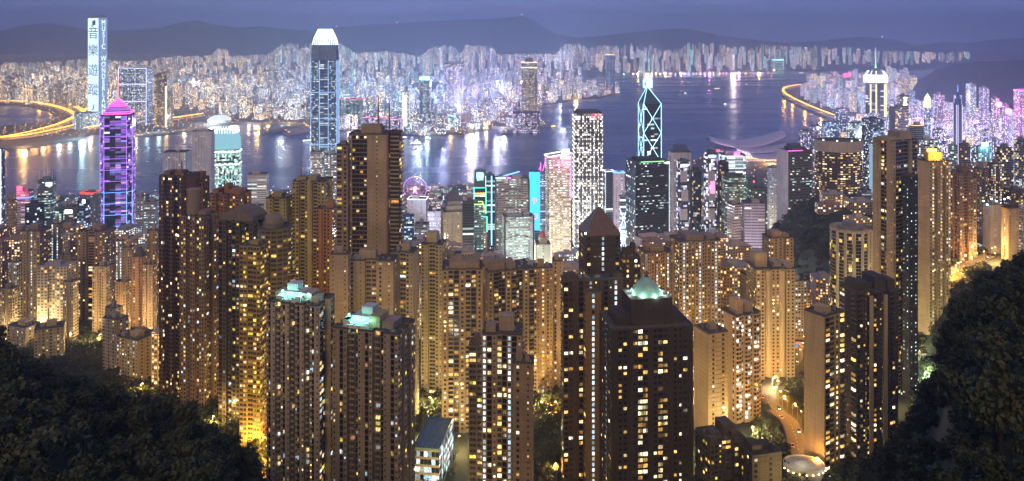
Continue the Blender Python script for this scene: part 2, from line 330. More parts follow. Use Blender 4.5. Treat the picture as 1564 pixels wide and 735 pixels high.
def pal_colors(pal, n):
    P = PAL[pal]; w = np.array([p[2] for p in P], float); w /= w.sum()
    i = RNG.choice(len(P), n, p=w)
    c = np.array([[a * p[1] for a in p[0]] for p in P])[i]
    return c * (.18 + 1.15 * RNG.random((n, 1)) ** 1.4)
def plan_pts(plan, a):
    k = plan[0] if isinstance(plan, tuple) else plan
    if k == 'box': return [(-1, -a), (1, -a), (1, a), (-1, a)], list('fsbt')
    if k == 'oct':
        c = plan[1] if isinstance(plan, tuple) else .35
        return [(-1 + c, -a), (1 - c, -a), (1, -a + c), (1, a - c), (1 - c, a), (-1 + c, a), (-1, a - c), (-1, -a + c)], list('fcscbctc')
    if k == 'round':
        n = plan[1]; return [(math.cos(2 * math.pi * (i - .5) / n - math.pi / 2), a * math.sin(2 * math.pi * (i - .5) / n - math.pi / 2)) for i in range(n)], ['f'] * n
    if k == 'notch':      # recessed light wells cut into front and back (nf) and into both flanks (ns)
        nf, ns = plan[1], plan[2]; dn = plan[3] if len(plan) > 3 else .16; fr = plan[4] if len(plan) > 4 else .3
        P = []; K = []
        def side(p, q, nx, ny, n, key):
            L = n + (n + 1) * (1 - fr) / fr if n else 1
            if not n: P.append(p); K.append(key); return
            t = 0; seg = (1 - n * fr / (n + .0)) / (n + 1) if False else None
            wn = fr / n; wf = (1 - fr) / (n + 1)
            for j in range(n + 1):
                a0 = t; a1 = t + wf
                P.append((p[0] + (q[0] - p[0]) * a0, p[1] + (q[1] - p[1]) * a0)); K.append(key)
                if j < n:
                    A = (p[0] + (q[0] - p[0]) * a1, p[1] + (q[1] - p[1]) * a1); B = (p[0] + (q[0] - p[0]) * (a1 + wn), p[1] + (q[1] - p[1]) * (a1 + wn))
                    P.append(A); K.append('x'); P.append((A[0] - nx * dn, A[1] - ny * dn)); K.append('n'); P.append((B[0] - nx * dn, B[1] - ny * dn)); K.append('x')
                t = a1 + wn
        side((-1, -a), (1, -a), 0, -1, nf, 'f'); side((1, -a), (1, a), 1, 0, ns, 's'); side((1, a), (-1, a), 0, 1, nf, 'b'); side((-1, a), (-1, -a), -1, 0, ns, 't')
        return P, K
    if k == 'cross':
        c = plan[1] if isinstance(plan, tuple) else .35
        return [(-1 + c, -a), (1 - c, -a), (1 - c, -a + c), (1, -a + c), (1, a - c), (1 - c, a - c), (1 - c, a), (-1 + c, a), (-1 + c, a - c), (-1, a - c), (-1, -a + c), (-1 + c, -a + c)], list('fxfsxfbxftxf')
    if k == 'saw':       # serrated front
        n = plan[1]; dn = plan[2]; P = []; K = []
        for j in range(n):
            x0 = -1 + 2 * j / n; x1 = x0 + 1.25 / n; x2 = -1 + 2 * (j + 1) / n
            P += [(x0, -a + dn * 0), (x1, -a), (x1 + .0001, -a + dn)]; K += ['f', 'x', 'n']
            if j < n - 1: P.append((x2, -a + dn)); K.append('x')
            else: P.append((1, -a + dn)); K.append('s')
        P += [(1, a), (-1, a)]; K += ['b', 't']
        return P, K
def fit(P, x0, x1, D, rot):
    c, s_ = math.cos(R(rot)), math.sin(R(rot)); Q = np.array([(x * c - y * s_, x * s_ + y * c) for x, y in P])
    s = (x1 - x0) / F * D / np.ptp(Q[:, 0]); cx = ((x0 + x1) / 2 - CX) / F * D; cyy = D - Q[:, 1].min() * s
    for _ in range(12):
        X = cx + Q[:, 0] * s; Y = cyy + Q[:, 1] * s; u = CX + X / Y * F
        s *= (x1 - x0) / np.ptp(u); cx += ((x0 + x1) / 2 - (u.min() + u.max()) / 2) / F * D; cyy = D - Q[:, 1].min() * s
    return s, cx, cyy, Q
def offset(P, d):
    n = len(P); out = []
    for i in range(n):
        a, b, c = np.array(P[i - 1]), np.array(P[i]), np.array(P[(i + 1) % n])
        e1 = b - a; e2 = c - b; e1 = e1 / (np.linalg.norm(e1) + 1e-9); e2 = e2 / (np.linalg.norm(e2) + 1e-9)
        n1 = np.array([e1[1], -e1[0]]); n2 = np.array([e2[1], -e2[0]]); m = n1 + n2; l = np.dot(m, m)
        m = m * (2 / l) if l > .2 else n1
        out.append(b + m * d)
    return out
def boxq(c, t, n, w, d0, d1, h0, h1):
    """quads of boxes on a facade: c (N,3) point on wall, t tangent, n normal (N,2); from d0 to d1 outward, z h0..h1 about c"""
    N_ = len(c); w = np.broadcast_to(w, N_)[:, None]
    def P(a, dd, hh):
        r = np.array(c, float, copy=True); r[:, :2] += t * (a * w / 2) + n * dd; r[:, 2] += hh; return r
    A, B, C, D_ = P(-1, d1, h0), P(1, d1, h0), P(1, d1, h1), P(-1, d1, h1)
    a, b, c2, d2 = P(-1, d0, h0), P(1, d0, h0), P(1, d0, h1), P(-1, d0, h1)
    return np.concatenate([np.stack(q, 1) for q in ((A, B, C, D_), (D_, C, c2, d2), (a, b, B, A), (a, A, D_, d2), (B, b, c2, C))])
def merge_solid(V, tol=3):
    """weld quads that share corners"""
    k = np.round(V.reshape(-1, 3), tol); u, inv = np.unique(k, axis=0, return_inverse=True); return u, inv.reshape(-1, 4)
PK = .85; VR = random.Random(5)
DARK_BAY = plain('dark_bay_panel', (.045, .04, .038), .35)  # dark bays as panels; the shade of recesses is put into their colour
def pm_q(name, V, mat, root):
    v, f = merge_solid(V); return pm(name, v, [tuple(int(i) for i in q) for q in f if len(set(q)) == 4], mat, root)
UNIT_W = None; UNIT_B = None
def unit_window(near):
    global UNIT_W
    if UNIT_W is None:
        g = G(); g.box(-.5, -.05, -.5, .5, .05, .5); me = bpy.data.meshes.new('window'); me.from_pydata(g.v, [], g.f); me.materials.append(PANE_OBJ); UNIT_W = me
    return UNIT_W
BMESH = {}
def unit_balcony(mat):
    if mat.name not in BMESH:
        V, Fc = [], []
        g = G()   # slab with an upstand on three sides, one welded loop profile
        o = [(-.5, 0), (-.5, -1), (.5, -1), (.5, 0)]; i = [(-.44, 0), (-.44, -.9), (.44, -.9), (.44, 0)]
        v = [(x, y, 0) for x, y in o] + [(x, y, 1.05) for x, y in o] + [(x, y, 1.05) for x, y in i] + [(x, y, .15) for x, y in i]
        f = [(0, 3, 2, 1)] + [(k, k + 1, k + 5, k + 4) for k in range(3)] + [(k + 4, k + 5, k + 9, k + 8) for k in range(3)] + [(k + 8, k + 9, k + 13, k + 12) for k in range(3)] + [(12, 13, 14, 15), (0, 4, 8, 12), (3, 15, 11, 7)]
        me = bpy.data.meshes.new('balcony'); me.from_pydata(v, [], f); me.materials.append(mat); BMESH[mat.name] = me
    return BMESH[mat.name]
FOOT = []      # circles already built on: x, y, r
ROOFM = None
def tower(label, x0, x1, yt, D, rot=0, asp=.8, plan='box', col=(.36, .26, .17), f='w', s=None, n='', c=None, pal='warm', p=.3, fh=3.1, bw=3.2,
          name='residential_tower', cat='tower', group=None, zb=None, top='std', ledge=.18, sing=None, glass=None, lv=0, mat=None, trim=None, zt=None, p2=None, pal2=None, rmat=None, root=None, foot=True, par=1.1):
    if cat == 'tower' and not mat:
        u_, w_ = VR.uniform(.82, 1.18), VR.uniform(-.1, .1); col = (round(col[0] * u_ * (1 + w_), 3), round(col[1] * u_, 3), round(col[2] * u_ * (1 - 1.3 * w_), 3))
    P, K = plan_pts(plan, asp); sc, cx, cyy, Q = fit(P, x0, x1, D, rot)
    pts = Q * sc; dep = np.ptp(pts[:, 1])
    if zt is None: zt = ztop(yt, D + dep * .35)
    if zb is None: zb = min(gz(cx, D), gz(cx, cyy), gz(cx - sc, cyy), gz(cx + sc, cyy)) - 2
    H = zt - zb; o = Vector((cx, cyy, zb))
    if root is None: root = empty(name, o, label, cat, group)
    off = o - Vector(root.location)
    if foot: FOOT.append((cx, cyy, sc * 1.15))
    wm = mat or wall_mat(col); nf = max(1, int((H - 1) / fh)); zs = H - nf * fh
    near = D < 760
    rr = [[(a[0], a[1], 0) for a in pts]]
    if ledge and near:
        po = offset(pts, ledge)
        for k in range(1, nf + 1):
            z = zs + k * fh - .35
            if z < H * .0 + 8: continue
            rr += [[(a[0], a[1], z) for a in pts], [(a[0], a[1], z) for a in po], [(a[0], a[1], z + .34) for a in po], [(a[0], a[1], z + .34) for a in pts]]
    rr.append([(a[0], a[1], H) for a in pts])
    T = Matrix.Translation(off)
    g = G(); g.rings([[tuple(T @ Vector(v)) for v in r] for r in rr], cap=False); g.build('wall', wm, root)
    # roof with parapet
    rm = rmat or plain('roof_felt', (.09, .085, .08), .9)
    pi_ = offset(pts, -.4); g = G(); roof_o = [None]
    g.rings([[tuple(T @ Vector((a[0], a[1], z))) for a in pp] for pp, z in ((pts, H), (pts, H + par), (pi_, H + par), (pi_, H + .15))], bottom=False)
    roof_o = g.build('roof', rm if par < 2 else wm, root)
    # facades
    recs = []; bal = []; pil = []; ledg = []; dark_bays = []
    cam2 = -np.array([cx, cyy]); cam2 /= np.linalg.norm(cam2)
    pt = {'f': f, 's': s if s is not None else f, 't': None, 'b': f, 'n': n, 'x': '', 'c': c if c is not None else f}
    pt['t'] = pt['s']
    if isinstance(s, tuple): pt['s'], pt['t'] = s
    for i in range(len(pts)):
        a, b = pts[i], pts[(i + 1) % len(pts)]; e = b - a; L = np.linalg.norm(e)
        if L < 1.2: continue
        t = e / L; nn = np.array([t[1], -t[0]])
        if nn @ cam2 < -.35: continue
        pat = pt.get(K[i], f)
        if not pat: continue
        if pat[0] == '=': pat = pat[1:]; m = len(pat)
        else: m = max(1, round(L / bw))
        b_ = L / m
        fl = RNG.uniform(.5, 1.5, nf) if lv == 0 else np.where(RNG.random(nf) < lv, 1.9, .35)
        for j in range(m):
            ch = pat[j % len(pat)]
            if ch == ' ': continue
            base = a + t * (j + .5) * b_
            zc = H - (np.arange(nf) + .5) * fh - .1; zc = zc[zc > 5]; M_ = len(zc)
            if not M_: continue
            if ch in 'dD':
                dark_bays.append(boxq(np.array([[base[0], base[1], 0]]), t[None], nn[None], b_ * .98, 0, .12, 3, H - .3))
            if ch == '|':
                pil.append(boxq(np.array([[base[0], base[1], 0]]), t[None], nn[None], .9, 0, .55, 2, H)); continue
            w, h, pr, dz = {'w': (min(1.7, .52 * b_), 1.45, 0, 0), 'W': (.8 * b_, 1.6, 0, 0), 'G': (.86 * b_, 1.9, 0, 0), 's': (.75, .95, 0, .1), 'c': (.93 * b_, .66 * fh, 0, 0), 'C': (.97 * b_, .82 * fh, 0, 0),
                            'l': (min(1.3, .6 * b_), 1.9, 0, 0), 'L': (min(1.5, .6 * b_), 1.6, 0, 0), 'b': (.78 * b_, 2.1, 0, -.1), 'y': (.7 * b_, 1.6, .65, 0), 'a': (min(1.5, .5 * b_), 1.35, 0, .2), 'h': (.96 * b_, 1.1, 0, 0), 'd': (.72 * b_, 1.8, .14, 0), 'D': (.6 * b_, 1.5, .14, 0)}[ch]
            w = w * RNG.uniform(.75, 1.15) if ch in 'was' else w
            cc = np.zeros((M_, 3)); cc[:, 0] = base[0]; cc[:, 1] = base[1]; cc[:, 2] = zc + dz
            q = (p2 if (p2 is not None and K[i] in 'stn') else p)
            pp = .93 if ch in 'lL' else min(.9, q * 1.7 + .2) if ch == 'G' else q * PK * (.35 + 1.2 * RNG.random() ** 1.5)
            lit = RNG.random(M_) < pp * (fl[:M_] if ch not in 'lL' else 1)
            pl = 'cool' if ch == 'l' else 'warm' if ch == 'L' else (pal2 if (pal2 and K[i] in 'stn') else pal)
            cl = pal_colors(pl, M_) * lit[:, None]
            if near and ch in 'bW': cl = cl + .012 * np.array([1, .8, .6])
            if near and ch in 'WdG':
                for sg in (-1, 1):
                    c2_ = cc.copy(); c2_[:, :2] += t * sg * w * .255
                    recs.append((c2_, np.tile(t, (M_, 1)), np.tile(nn, (M_, 1)), np.full(M_, w * .46), np.full(M_, h), np.full(M_, pr), cl * RNG.choice([.25, .6, 1., 1.25], (M_, 1)), np.full(M_, max(0, nn @ cam2))))
            else: recs.append((cc, np.tile(t, (M_, 1)), np.tile(nn, (M_, 1)), np.full(M_, w), np.full(M_, h), np.full(M_, pr), cl, np.full(M_, max(0, nn @ cam2))))
            if ch == 'b': bal.append((cc - [0, 0, h / 2 + .35], np.tile(t, (M_, 1)), np.tile(nn, (M_, 1)), np.full(M_, b_ * .92), np.full(M_, max(0, nn @ cam2))))
            if ch == 'y': pil.append(boxq(cc, np.tile(t, (M_, 1)), np.tile(nn, (M_, 1)), w + .35, 0, .63, -1.35, 1.2))
            if ch == 'a' and near: ledg.append(boxq(cc, np.tile(t, (M_, 1)), np.tile(nn, (M_, 1)), w + .9, 0, .55, -1.5, -.9))
            if ch in 'wW' and near: ledg.append(boxq(cc, np.tile(t, (M_, 1)), np.tile(nn, (M_, 1)), w + .4, 0, .28, -h / 2 - .25, -h / 2 - .05))
    O = np.array(off)
    def q_(V): return V + O
    if recs:
        C_, T_, N_, W_, H_, PR, CL, FC = [np.concatenate([r[k] for r in recs]) for k in range(8)]
        take = np.zeros(len(C_), bool)
        if sing is None: sing = 90 if D < 640 else 0
        if sing:
            wx = C_[:, 0] + cx; wy = C_[:, 1] + cyy; pyy = HY + (CAMZ - (C_[:, 2] + zb)) / wy * F
            score = FC * 1.0 + (CL.max(1) > .02) * 1.2 + (W_ > 1.8) * .3 + RNG.random(len(C_)) * .3 - (pyy > 735) * 9 - (FC < .12) * 9
            o_ = np.argsort(-score)[:sing]; take[o_[score[o_] > 0]] = True
            for i in np.nonzero(take)[0]:
                w = bpy.data.objects.new('window', unit_window(1)); pos = C_[i] + O; d = PR[i] + .05
                w.location = (pos[0] + N_[i, 0] * d, pos[1] + N_[i, 1] * d, pos[2]); w.rotation_euler = (0, 0, math.atan2(T_[i, 1], T_[i, 0]))
                w.scale = (W_[i], 1, H_[i]); w.color = (*CL[i], 1); link(w, root)
        B = ~take
        if B.any():
            d = (PR + .04)[B][:, None]; c = C_[B].copy(); c[:, :2] += N_[B] * d; t = T_[B]; w = (W_[B] / 2)[:, None]; h = H_[B] / 2
            def pnt(sx, sz): r = c.copy(); r[:, :2] += t * sx * w; r[:, 2] += sz * h; return r
            V = np.stack([pnt(-1, -1), pnt(1, -1), pnt(1, 1), pnt(-1, 1)], 1)
            col4 = np.concatenate([CL[B], np.ones((B.sum(), 1))], 1)
            tag(qmesh('window_grid', q_(V), PANE, root, em=col4), kind='stuff')
    if bal:
        C_, T_, N_, W_, FC = [np.concatenate([r[k] for r in bal]) for k in range(5)]
        bm = trim or wm; me = unit_balcony(bm); take = np.zeros(len(C_), bool)
        if D < 640:
            wy = C_[:, 1] + cyy; pyy = HY + (CAMZ - (C_[:, 2] + zb)) / wy * F
            score = FC + RNG.random(len(C_)) * .2 - (pyy > 735) * 9; o_ = np.argsort(-score)[:70]; take[o_[score[o_] > 0]] = True
            for i in np.nonzero(take)[0]:
                w = bpy.data.objects.new('balcony', me); pos = C_[i] + O; w.location = pos; w.rotation_euler = (0, 0, math.atan2(T_[i, 1], T_[i, 0])); w.scale = (W_[i], 1.3, 1); link(w, root)
        B = ~take
        if B.any():
            V = np.concatenate([boxq(C_[B], T_[B], N_[B], W_[B], 0, 1.3, 0, .18), boxq(C_[B] + np.concatenate([N_[B] * 1.2, np.zeros((B.sum(), 1))], 1), T_[B], N_[B], W_[B], 0, .1, .18, 1.05)])
            tag(qmesh('balcony_rows', q_(V), bm, root), kind='stuff')
    if dark_bays: pm_q('dark_bay_panel', q_(np.concatenate(dark_bays)), DARK_BAY, root)
    if pil: tag(qmesh('wall_bays', q_(np.concatenate(pil)), trim or wm, root), kind='stuff')
    if ledg: tag(qmesh('window_ledges', q_(np.concatenate(ledg)), trim or wm, root), kind='stuff')
    # roof-top pieces: (u, v, su, sv, h) in plan units
    cr, sr = math.cos(R(rot)), math.sin(R(rot))
    def L2(u, v): return Vector(((u * cr - v * sr) * sc, (u * sr + v * cr) * sc, 0)) + off
    def rbox(u, v, su, sv, h, nm='lift_housing', m=None, z0=None):
        z = H + .15 if z0 is None else z0
        lp = [L2(u - su, v - sv), L2(u + su, v - sv), L2(u + su, v + sv), L2(u - su, v + sv)]
        g = G().rings([[(q.x, q.y, z + off.z) for q in lp], [(q.x, q.y, z + h + off.z) for q in lp]]); return g.build(nm, m or wm, roof_o if nm in ('water_tank', 'cooling_unit', 'roof_plant') else root)
    if top == 'std':
        rbox(RNG.uniform(-.25, .25), RNG.uniform(-.1, .2) * asp, RNG.uniform(.25, .45), asp * RNG.uniform(.3, .45), RNG.uniform(3.5, 7))
        if near or D < 1100:
            u, v = RNG.uniform(.45, .7) * RNG.choice([-1, 1]), RNG.uniform(-.5, .4) * asp; rbox(u, v, .16, .16, 2.6, 'water_tank', plain('tank_grey', (.3, .3, .3)))
            for _ in range(9 if near else 2):
                u, v = RNG.uniform(-.85, .85), RNG.uniform(-.85, .85) * asp; rbox(u, v, RNG.uniform(.03, .09), RNG.uniform(.03, .08), RNG.uniform(.8, 2.2), 'cooling_unit', plain('unit_grey', (.25, .25, .25)))
    elif isinstance(top, (list, tuple)):
        if near:
            for _ in range(8):
                u, v = RNG.uniform(-.85, .85), RNG.uniform(-.85, .85) * asp; rbox(u, v, RNG.uniform(.03, .08), RNG.uniform(.03, .07), RNG.uniform(.8, 2.0), 'cooling_unit', plain('unit_grey', (.25, .25, .25)))
            u, v = RNG.uniform(-.6, .6), RNG.uniform(-.6, .6) * asp; q = L2(u, v); z0 = H + off.z; G().tube((q.x, q.y, z0), (q.x, q.y, z0 + RNG.uniform(5, 9)), .1, .06).build('antenna', plain('mast_grey', (.18, .18, .18)), root)
        for b in top:
            if b[0] == 'mast':
                q = L2(b[1], b[2]); z0 = H + off.z + (b[4] if len(b) > 4 else 0); g = G().tube((q.x, q.y, z0), (q.x, q.y, z0 + b[3]), .75, .35); g.build('antenna', b[5] if len(b) > 5 else plain('mast_grey', (.18, .18, .18)), root)
            else: rbox(*b[:5], *(b[5:] if len(b) > 5 else ()))
    return dict(root=root, s=sc, H=H, zb=zb, zt=zt, L2=L2, rbox=rbox, off=off, cx=cx, cy=cyy, pts=pts, rot=rot, asp=asp, wm=wm)
def pyramid(t, u, v, su, sv, z0, h, mat, nm='roof_spire', top=.02):
    L2 = t['L2']; oz = t['off'].z
    a = [L2(u + su * i, v + sv * j) for i, j in ((-1, -1), (1, -1), (1, 1), (-1, 1))]; b = [L2(u + su * i * top, v + sv * j * top) for i, j in ((-1, -1), (1, -1), (1, 1), (-1, 1))]
    return G().rings([[(q.x, q.y, z0 + oz) for q in a], [(q.x, q.y, z0 + h + oz) for q in b]]).build(nm, mat, t['root'])
def cylinder(t, u, v, r, z0, h, mat, nm, n=20, r2=None):
    q = t['L2'](u, v); oz = t['off'].z; g = G().tube((q.x, q.y, z0 + oz), (q.x, q.y, z0 + h + oz), r * t['s'], (r if r2 is None else r2) * t['s'], n); return g.build(nm, mat, t['root'])
def strip(t, u0, v0, u1, v1, z0, z1, wd, mat, nm='light_strip'):
    """thin lit tube between two plan points and heights"""
    a = t['L2'](u0, v0); b = t['L2'](u1, v1); g = G().tube((a.x, a.y, z0 + t['off'].z), (b.x, b.y, z1 + t['off'].z), wd, wd, 6); return g.build(nm, mat, t['root'])
def text_on(t, s, u, v, z, size, mat, nm='sign_letters', ang=0, align='CENTER'):
    cu = bpy.data.curves.new(nm, 'FONT'); cu.body = s; cu.size = size; cu.align_x = align; cu.align_y = 'CENTER'; cu.extrude = .12; cu.materials.append(mat)
    tmp = bpy.data.objects.new(nm, cu); me = bpy.data.meshes.new_from_object(tmp); me.name = nm; bpy.data.objects.remove(tmp)
    o = bpy.data.objects.new(nm, me); q = t['L2'](u, v); o.location = (q.x, q.y, z + t['off'].z); o.rotation_euler = (R(90), 0, R(t['rot'] + ang)); return link(o, t['root'])
def lamp_light(name, loc, col, power, r=2.0, parent=None):
    l = bpy.data.lights.new(name, 'POINT'); l.color = col; l.energy = power; l.shadow_soft_size = r
    o = bpy.data.objects.new(name, l); o.location = loc; return link(o, parent)
TAN = (.40, .28, .15); BRN = (.20, .12, .075); DRK = (.06, .05, .045); CRM = (.47, .38, .27); PNK = (.42, .27, .19); GRY = (.30, .30, .31); WHT = (.62, .61, .62); ORG = (.40, .20, .10); YEL = (.46, .36, .18)

# ------------------------------------------------------------------ the near towers
NG = 'apartment towers on the near slope'
# dark twin with a pyramid roof, behind
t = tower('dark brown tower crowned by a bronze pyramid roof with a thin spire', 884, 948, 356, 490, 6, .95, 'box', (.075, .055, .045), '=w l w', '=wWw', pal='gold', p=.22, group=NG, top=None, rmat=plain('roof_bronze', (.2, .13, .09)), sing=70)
bz = plain('roof_bronze_dark', (.15, .10, .07), .45, .3)
pyramid(t, 0, 0, 1.02, .97, t['H'] + 1.2, 15, bz, 'pyramid_roof', .03)
cylinder(t, 0, 0, .05, t['H'] + 15.5, 3.5, bz, 'roof_finial', 8, .02); t['top'] = t['H'] + 19
strip(t, 0, 0, 0, 0, t['H'] + 18, t['H'] + 28, .25, plain('mast_grey', (.18, .18, .18)), 'spire')
cylinder(t, -.98, -.94, .035, t['H'] + 1.2, 1, glow('flood_lamp', (.4, 1, 1), 12, True), 'roof_lamp', 8)
cylinder(t, .0, -.05, .05, t['H'] + 16.2, .8, glow('flood_lamp_white', (.9, 1, 1), 9, False), 'roof_lamp', 8)
for du in (-.45, -.2):
    cylinder(t, du, -1.02, .085, t['H'] - 12.5, .3, plain('dish_white', (.7, .7, .7)), 'satellite_dish', 14)
# narrow strip of stair lights with a stone frame, wings left and right
tower('', 857, 952, 426, 468, 6, .22, 'box', (.085, .056, .042), '=yW|dsls|dsl|', 'WW', pal='gold', p=.34, root=t['root'], top=[(-.75, 0, .2, .18, 3), (.8, 0, .15, .15, 2.5)])
tower('', 945, 978, 392, 500, 6, 1.1, ('notch', 1, 0), (.075, .055, .045), '=Ww', 'WW', pal='gold', p=.5, root=t['root'], top=[(-.3, 0, .5, .5, 5), (.4, .1, .25, .4, 8)])
# front dark tower with lit cupola
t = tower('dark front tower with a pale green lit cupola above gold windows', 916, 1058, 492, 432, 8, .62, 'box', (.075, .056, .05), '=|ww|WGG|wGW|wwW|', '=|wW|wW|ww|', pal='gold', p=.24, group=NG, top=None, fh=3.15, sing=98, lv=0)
H = t['H']
t['rbox'](.02, -.05, .52, .42, 14.5, 'crown_block'); t['rbox'](-.62, 0, .22, .4, 5); t['rbox'](.66, 0, .2, .4, 4)
q = t['L2'](.02, -.05); gc = plain('cupola_copper', (.30, .52, .42), .5)
n = 8; rr = []
for z, r in ((0, 9.3), (1.2, 8.9), (5, 6.0), (8.6, 2.6), (9.2, 1.2)): rr.append([(q.x + r * math.cos(2 * math.pi * (i + .5) / n), q.y + r * math.sin(2 * math.pi * (i + .5) / n), H + 14.6 + z) for i in range(n)])
G().rings(rr).build('cupola', gc, t['root'])
G().tube((q.x, q.y, H + 23.8), (q.x, q.y, H + 27), 1.1, .5, 8).build('roof_finial', bz, t['root']); G().tube((q.x, q.y, H + 27), (q.x, q.y, H + 34), .22, .08).build('spire', plain('mast_grey', (.18, .18, .18)), t['root'])
for i in range(8):
    a = 2 * math.pi * (i + .5) / n; cx_, cy_ = q.x + 10.4 * math.cos(a), q.y + 10.4 * math.sin(a)
    if abs(math.cos(a)) > .2 or True: lamp_light('cupola_floodlight', (cx_, cy_, H + 15.8), (.65, 1, .85), 700, .4, t['root'])
# the stair-light shaft between the twins
t = tower('slim bronze stair shaft with a column of cyan lights between the dark towers', 892, 918, 446, 458, 6, .5, 'box', (.22, .14, .065), '=|l|', 'W', pal='gold', p=.2, name='stair_tower', group=NG, top=None, ledge=.4, sing=60)

# front left pair with teal lit roofs
TEAL = (.25, 1, .85)
def teal_roof(t, spots):
    for u, v, pw in spots:
        q = t['L2'](u, v); lamp_light('roof_floodlight', (q.x, q.y, t['H'] + t['off'].z + 4.0), TEAL, pw, .5, t['root'])
        G().box(q.x - .4, q.y - .4, t['H'] + 4.2 + t['off'].z, q.x + .4, q.y + .4, t['H'] + 4.6 + t['off'].z).build('roof_lamp', glow('lamp_teal', (.5, 1, .9), 6), t['root'])
t = tower('brown serrated tower whose flat roof glows teal, front left', 407, 511, 460, 402, -14, .62, ('notch', 3, 1, .2, .36), (.44, .335, .25), '=sd s', '=yd', n='=bd', pal='mix', p=.24, group=NG, fh=3.0, sing=98, p2=.42,
          top=[(-.2, .1, .34, .3, 4, 'lift_housing', wall_mat((.6, .62, .6))), (-.3, .15, .2, .2, 7.5, 'lift_housing', wall_mat((.62, .62, .6))), (-.62, -.3, .12, .12, 2.5, 'stair_hood', wall_mat((.6, .62, .6))), (.12, -.3, .1, .16, 3, 'stair_hood', wall_mat((.6, .62, .6))), (-.1, -.5, .3, .015, 1.6, 'screen_wall', wall_mat((.6, .62, .6))), (-.45, -.1, .015, .3, 2.2, 'screen_wall', wall_mat((.6, .62, .6))), (.35, .05, .2, .3, 4), (-.75, .1, .15, .3, 3.5), (.72, -.1, .12, .2, 3), (.1, -.45, .1, .06, 2)])
teal_roof(t, [(-.3, -.42, 1400), (-.6, -.2, 900), (.15, -.35, 800), (.45, -.3, 500), (-.05, .48, 900)])
t = tower('dark brown tower with teal lit rooftop, its right flank pale', 508, 634, 500, 396, -16, .60, ('notch', 2, 2, .2, .34), (.36, .27, .20), '=s ds', '=as', n='=bD', pal='mix', p=.22, group=NG, fh=3.0, sing=98, p2=.3,
          top=[(-.3, .1, .3, .3, 4.5, 'lift_housing', wall_mat((.55, .58, .55))), (-.2, .15, .17, .2, 8.5, 'lift_housing', wall_mat((.55, .58, .55))), (-.68, -.25, .1, .14, 3, 'stair_hood', wall_mat((.6, .62, .6))), (-.35, -.5, .3, .015, 1.8, 'screen_wall', wall_mat((.6, .62, .6))), (-.05, -.3, .06, .1, 2.4, 'stair_hood', wall_mat((.6, .62, .6))), (.15, .0, .16, .3, 6, 'lift_housing', wall_mat((.5, .45, .25))), (.55, .0, .18, .3, 3.5), (-.75, -.1, .1, .25, 3)])
teal_roof(t, [(-.45, -.38, 1500), (-.15, -.4, 1000), (-.75, -.1, 700), (.1, -.42, 300)])
# the tallest brown tower with two masts
t = tower('tallest near tower, tan and black, carrying two thin masts', 532, 601, 204, 592, -4, .85, 'box', (.40, .29, .19), '=sdddD  s  ', '=w', n='=WW', pal='warm', p=.30, group=NG, sing=98, fh=3.2,
          top=[(.1, 0, .55, .4, 5), (.05, 0, .5, .35, 6.5), ('mast', .38, 0, 22, 6), ('mast', .92, .2, 24, 1)])
tower('', 514, 536, 222, 588, -4, 1.0, 'box', (.36, .25, .17), '=Ww', ' ', pal='warm', p=.35, root=t['root'], top=[(0, 0, .5, .5, 3)], sing=40)
tower('', 596, 615, 202, 600, -4, 1.6, 'box', (.07, .05, .045), '=b', '=bbb', pal='warm', p=.16, root=t['root'], top=None, sing=30, trim=wall_mat((.42, .30, .21)))
t = tower('tan stepped block on the front of the masted tower', 531, 608, 396, 560, -4, .5, ('notch', 1, 0, .2, .25), (.38, .28, .19), '=ws', '=w', n='=WW', pal='warm', p=.4, group=NG, name='apartment_block', sing=70)
tower('plain tan tower with small square windows left of the masted tower', 504, 536, 388, 545, -4, .6, 'box', (.40, .29, .20), '=s s', 'w', pal='warm', p=.15, group=NG, sing=50)
t = tower('tan tower with flat roof and sparse windows right of the masted tower', 598, 640, 384, 575, -10, .9, ('notch', 1, 0, .22, .32), (.42, .31, .21), '=ws', '=  w', n='=W', pal='warm', p=.22, group=NG, sing=60)

# left group
t = tower('dark red brown tower with stepped top, tallest of the left group', 243, 304, 268, 620, -12, 1.0, ('notch', 2, 0, .18, .3), (.30, .165, .10), '=Dwd', '=w  w', n='=d', pal='gold', p=.2, group=NG, sing=80, top=[(-.72, 0, .25, .5, 3), (.2, 0, .3, .4, 3.5), ('mast', .2, 0, 8, 3)])
tower('', 296, 320, 272, 640, -12, 1.2, 'box', (.27, .14, .085), '=Ww', 'w', pal='gold', p=.2, root=t['root'], top=[(0, 0, .6, .6, 5)], sing=20)
t = tower('beige tower ending in a small round turret beside the red brown one', 276, 334, 328, 596, -12, 1.0, ('notch', 2, 1, .28, .34), (.26, .19, .14), '=ww', 'wW', n='=bW', pal='mix', p=.36, group=NG, sing=80, top=[(.4, 0, .4, .4, 3)])
cylinder(t, -.35, -.3, .50, t['H'], 18, wall_mat((.30, .22, .16)), 'turret', 24); cylinder(t, -.35, -.3, .54, t['H'] + 18, 1.2, wall_mat((.32, .24, .17)), 'turret_rim', 24)
t = tower('orange brown block with broken roofline behind the round turret', 318, 384, 296, 720, -8, .8, ('notch', 2, 1, .25, .3), (.36, .18, .09), '=wW', 'w', n='=W', pal='amber', p=.2, group=NG, top=[(-.7, 0, .2, .5, 4), (.5, 0, .35, .5, 4), (-.2, .2, .15, .3, 8)], sing=0)
t = tower('dark tower with a curved roof edge left of the yellow lit tower', 334, 412, 336, 566, -14, .8, ('notch', 2, 1, .22, .35), (.15, .115, .09), '=dw', '=wd', n='=bd', pal='mix', p=.32, group=NG, sing=90, top=None)
n = 14; q = t['L2'](0, 0); A = [(-.95 + 1.9 * i / n) for i in range(n + 1)]
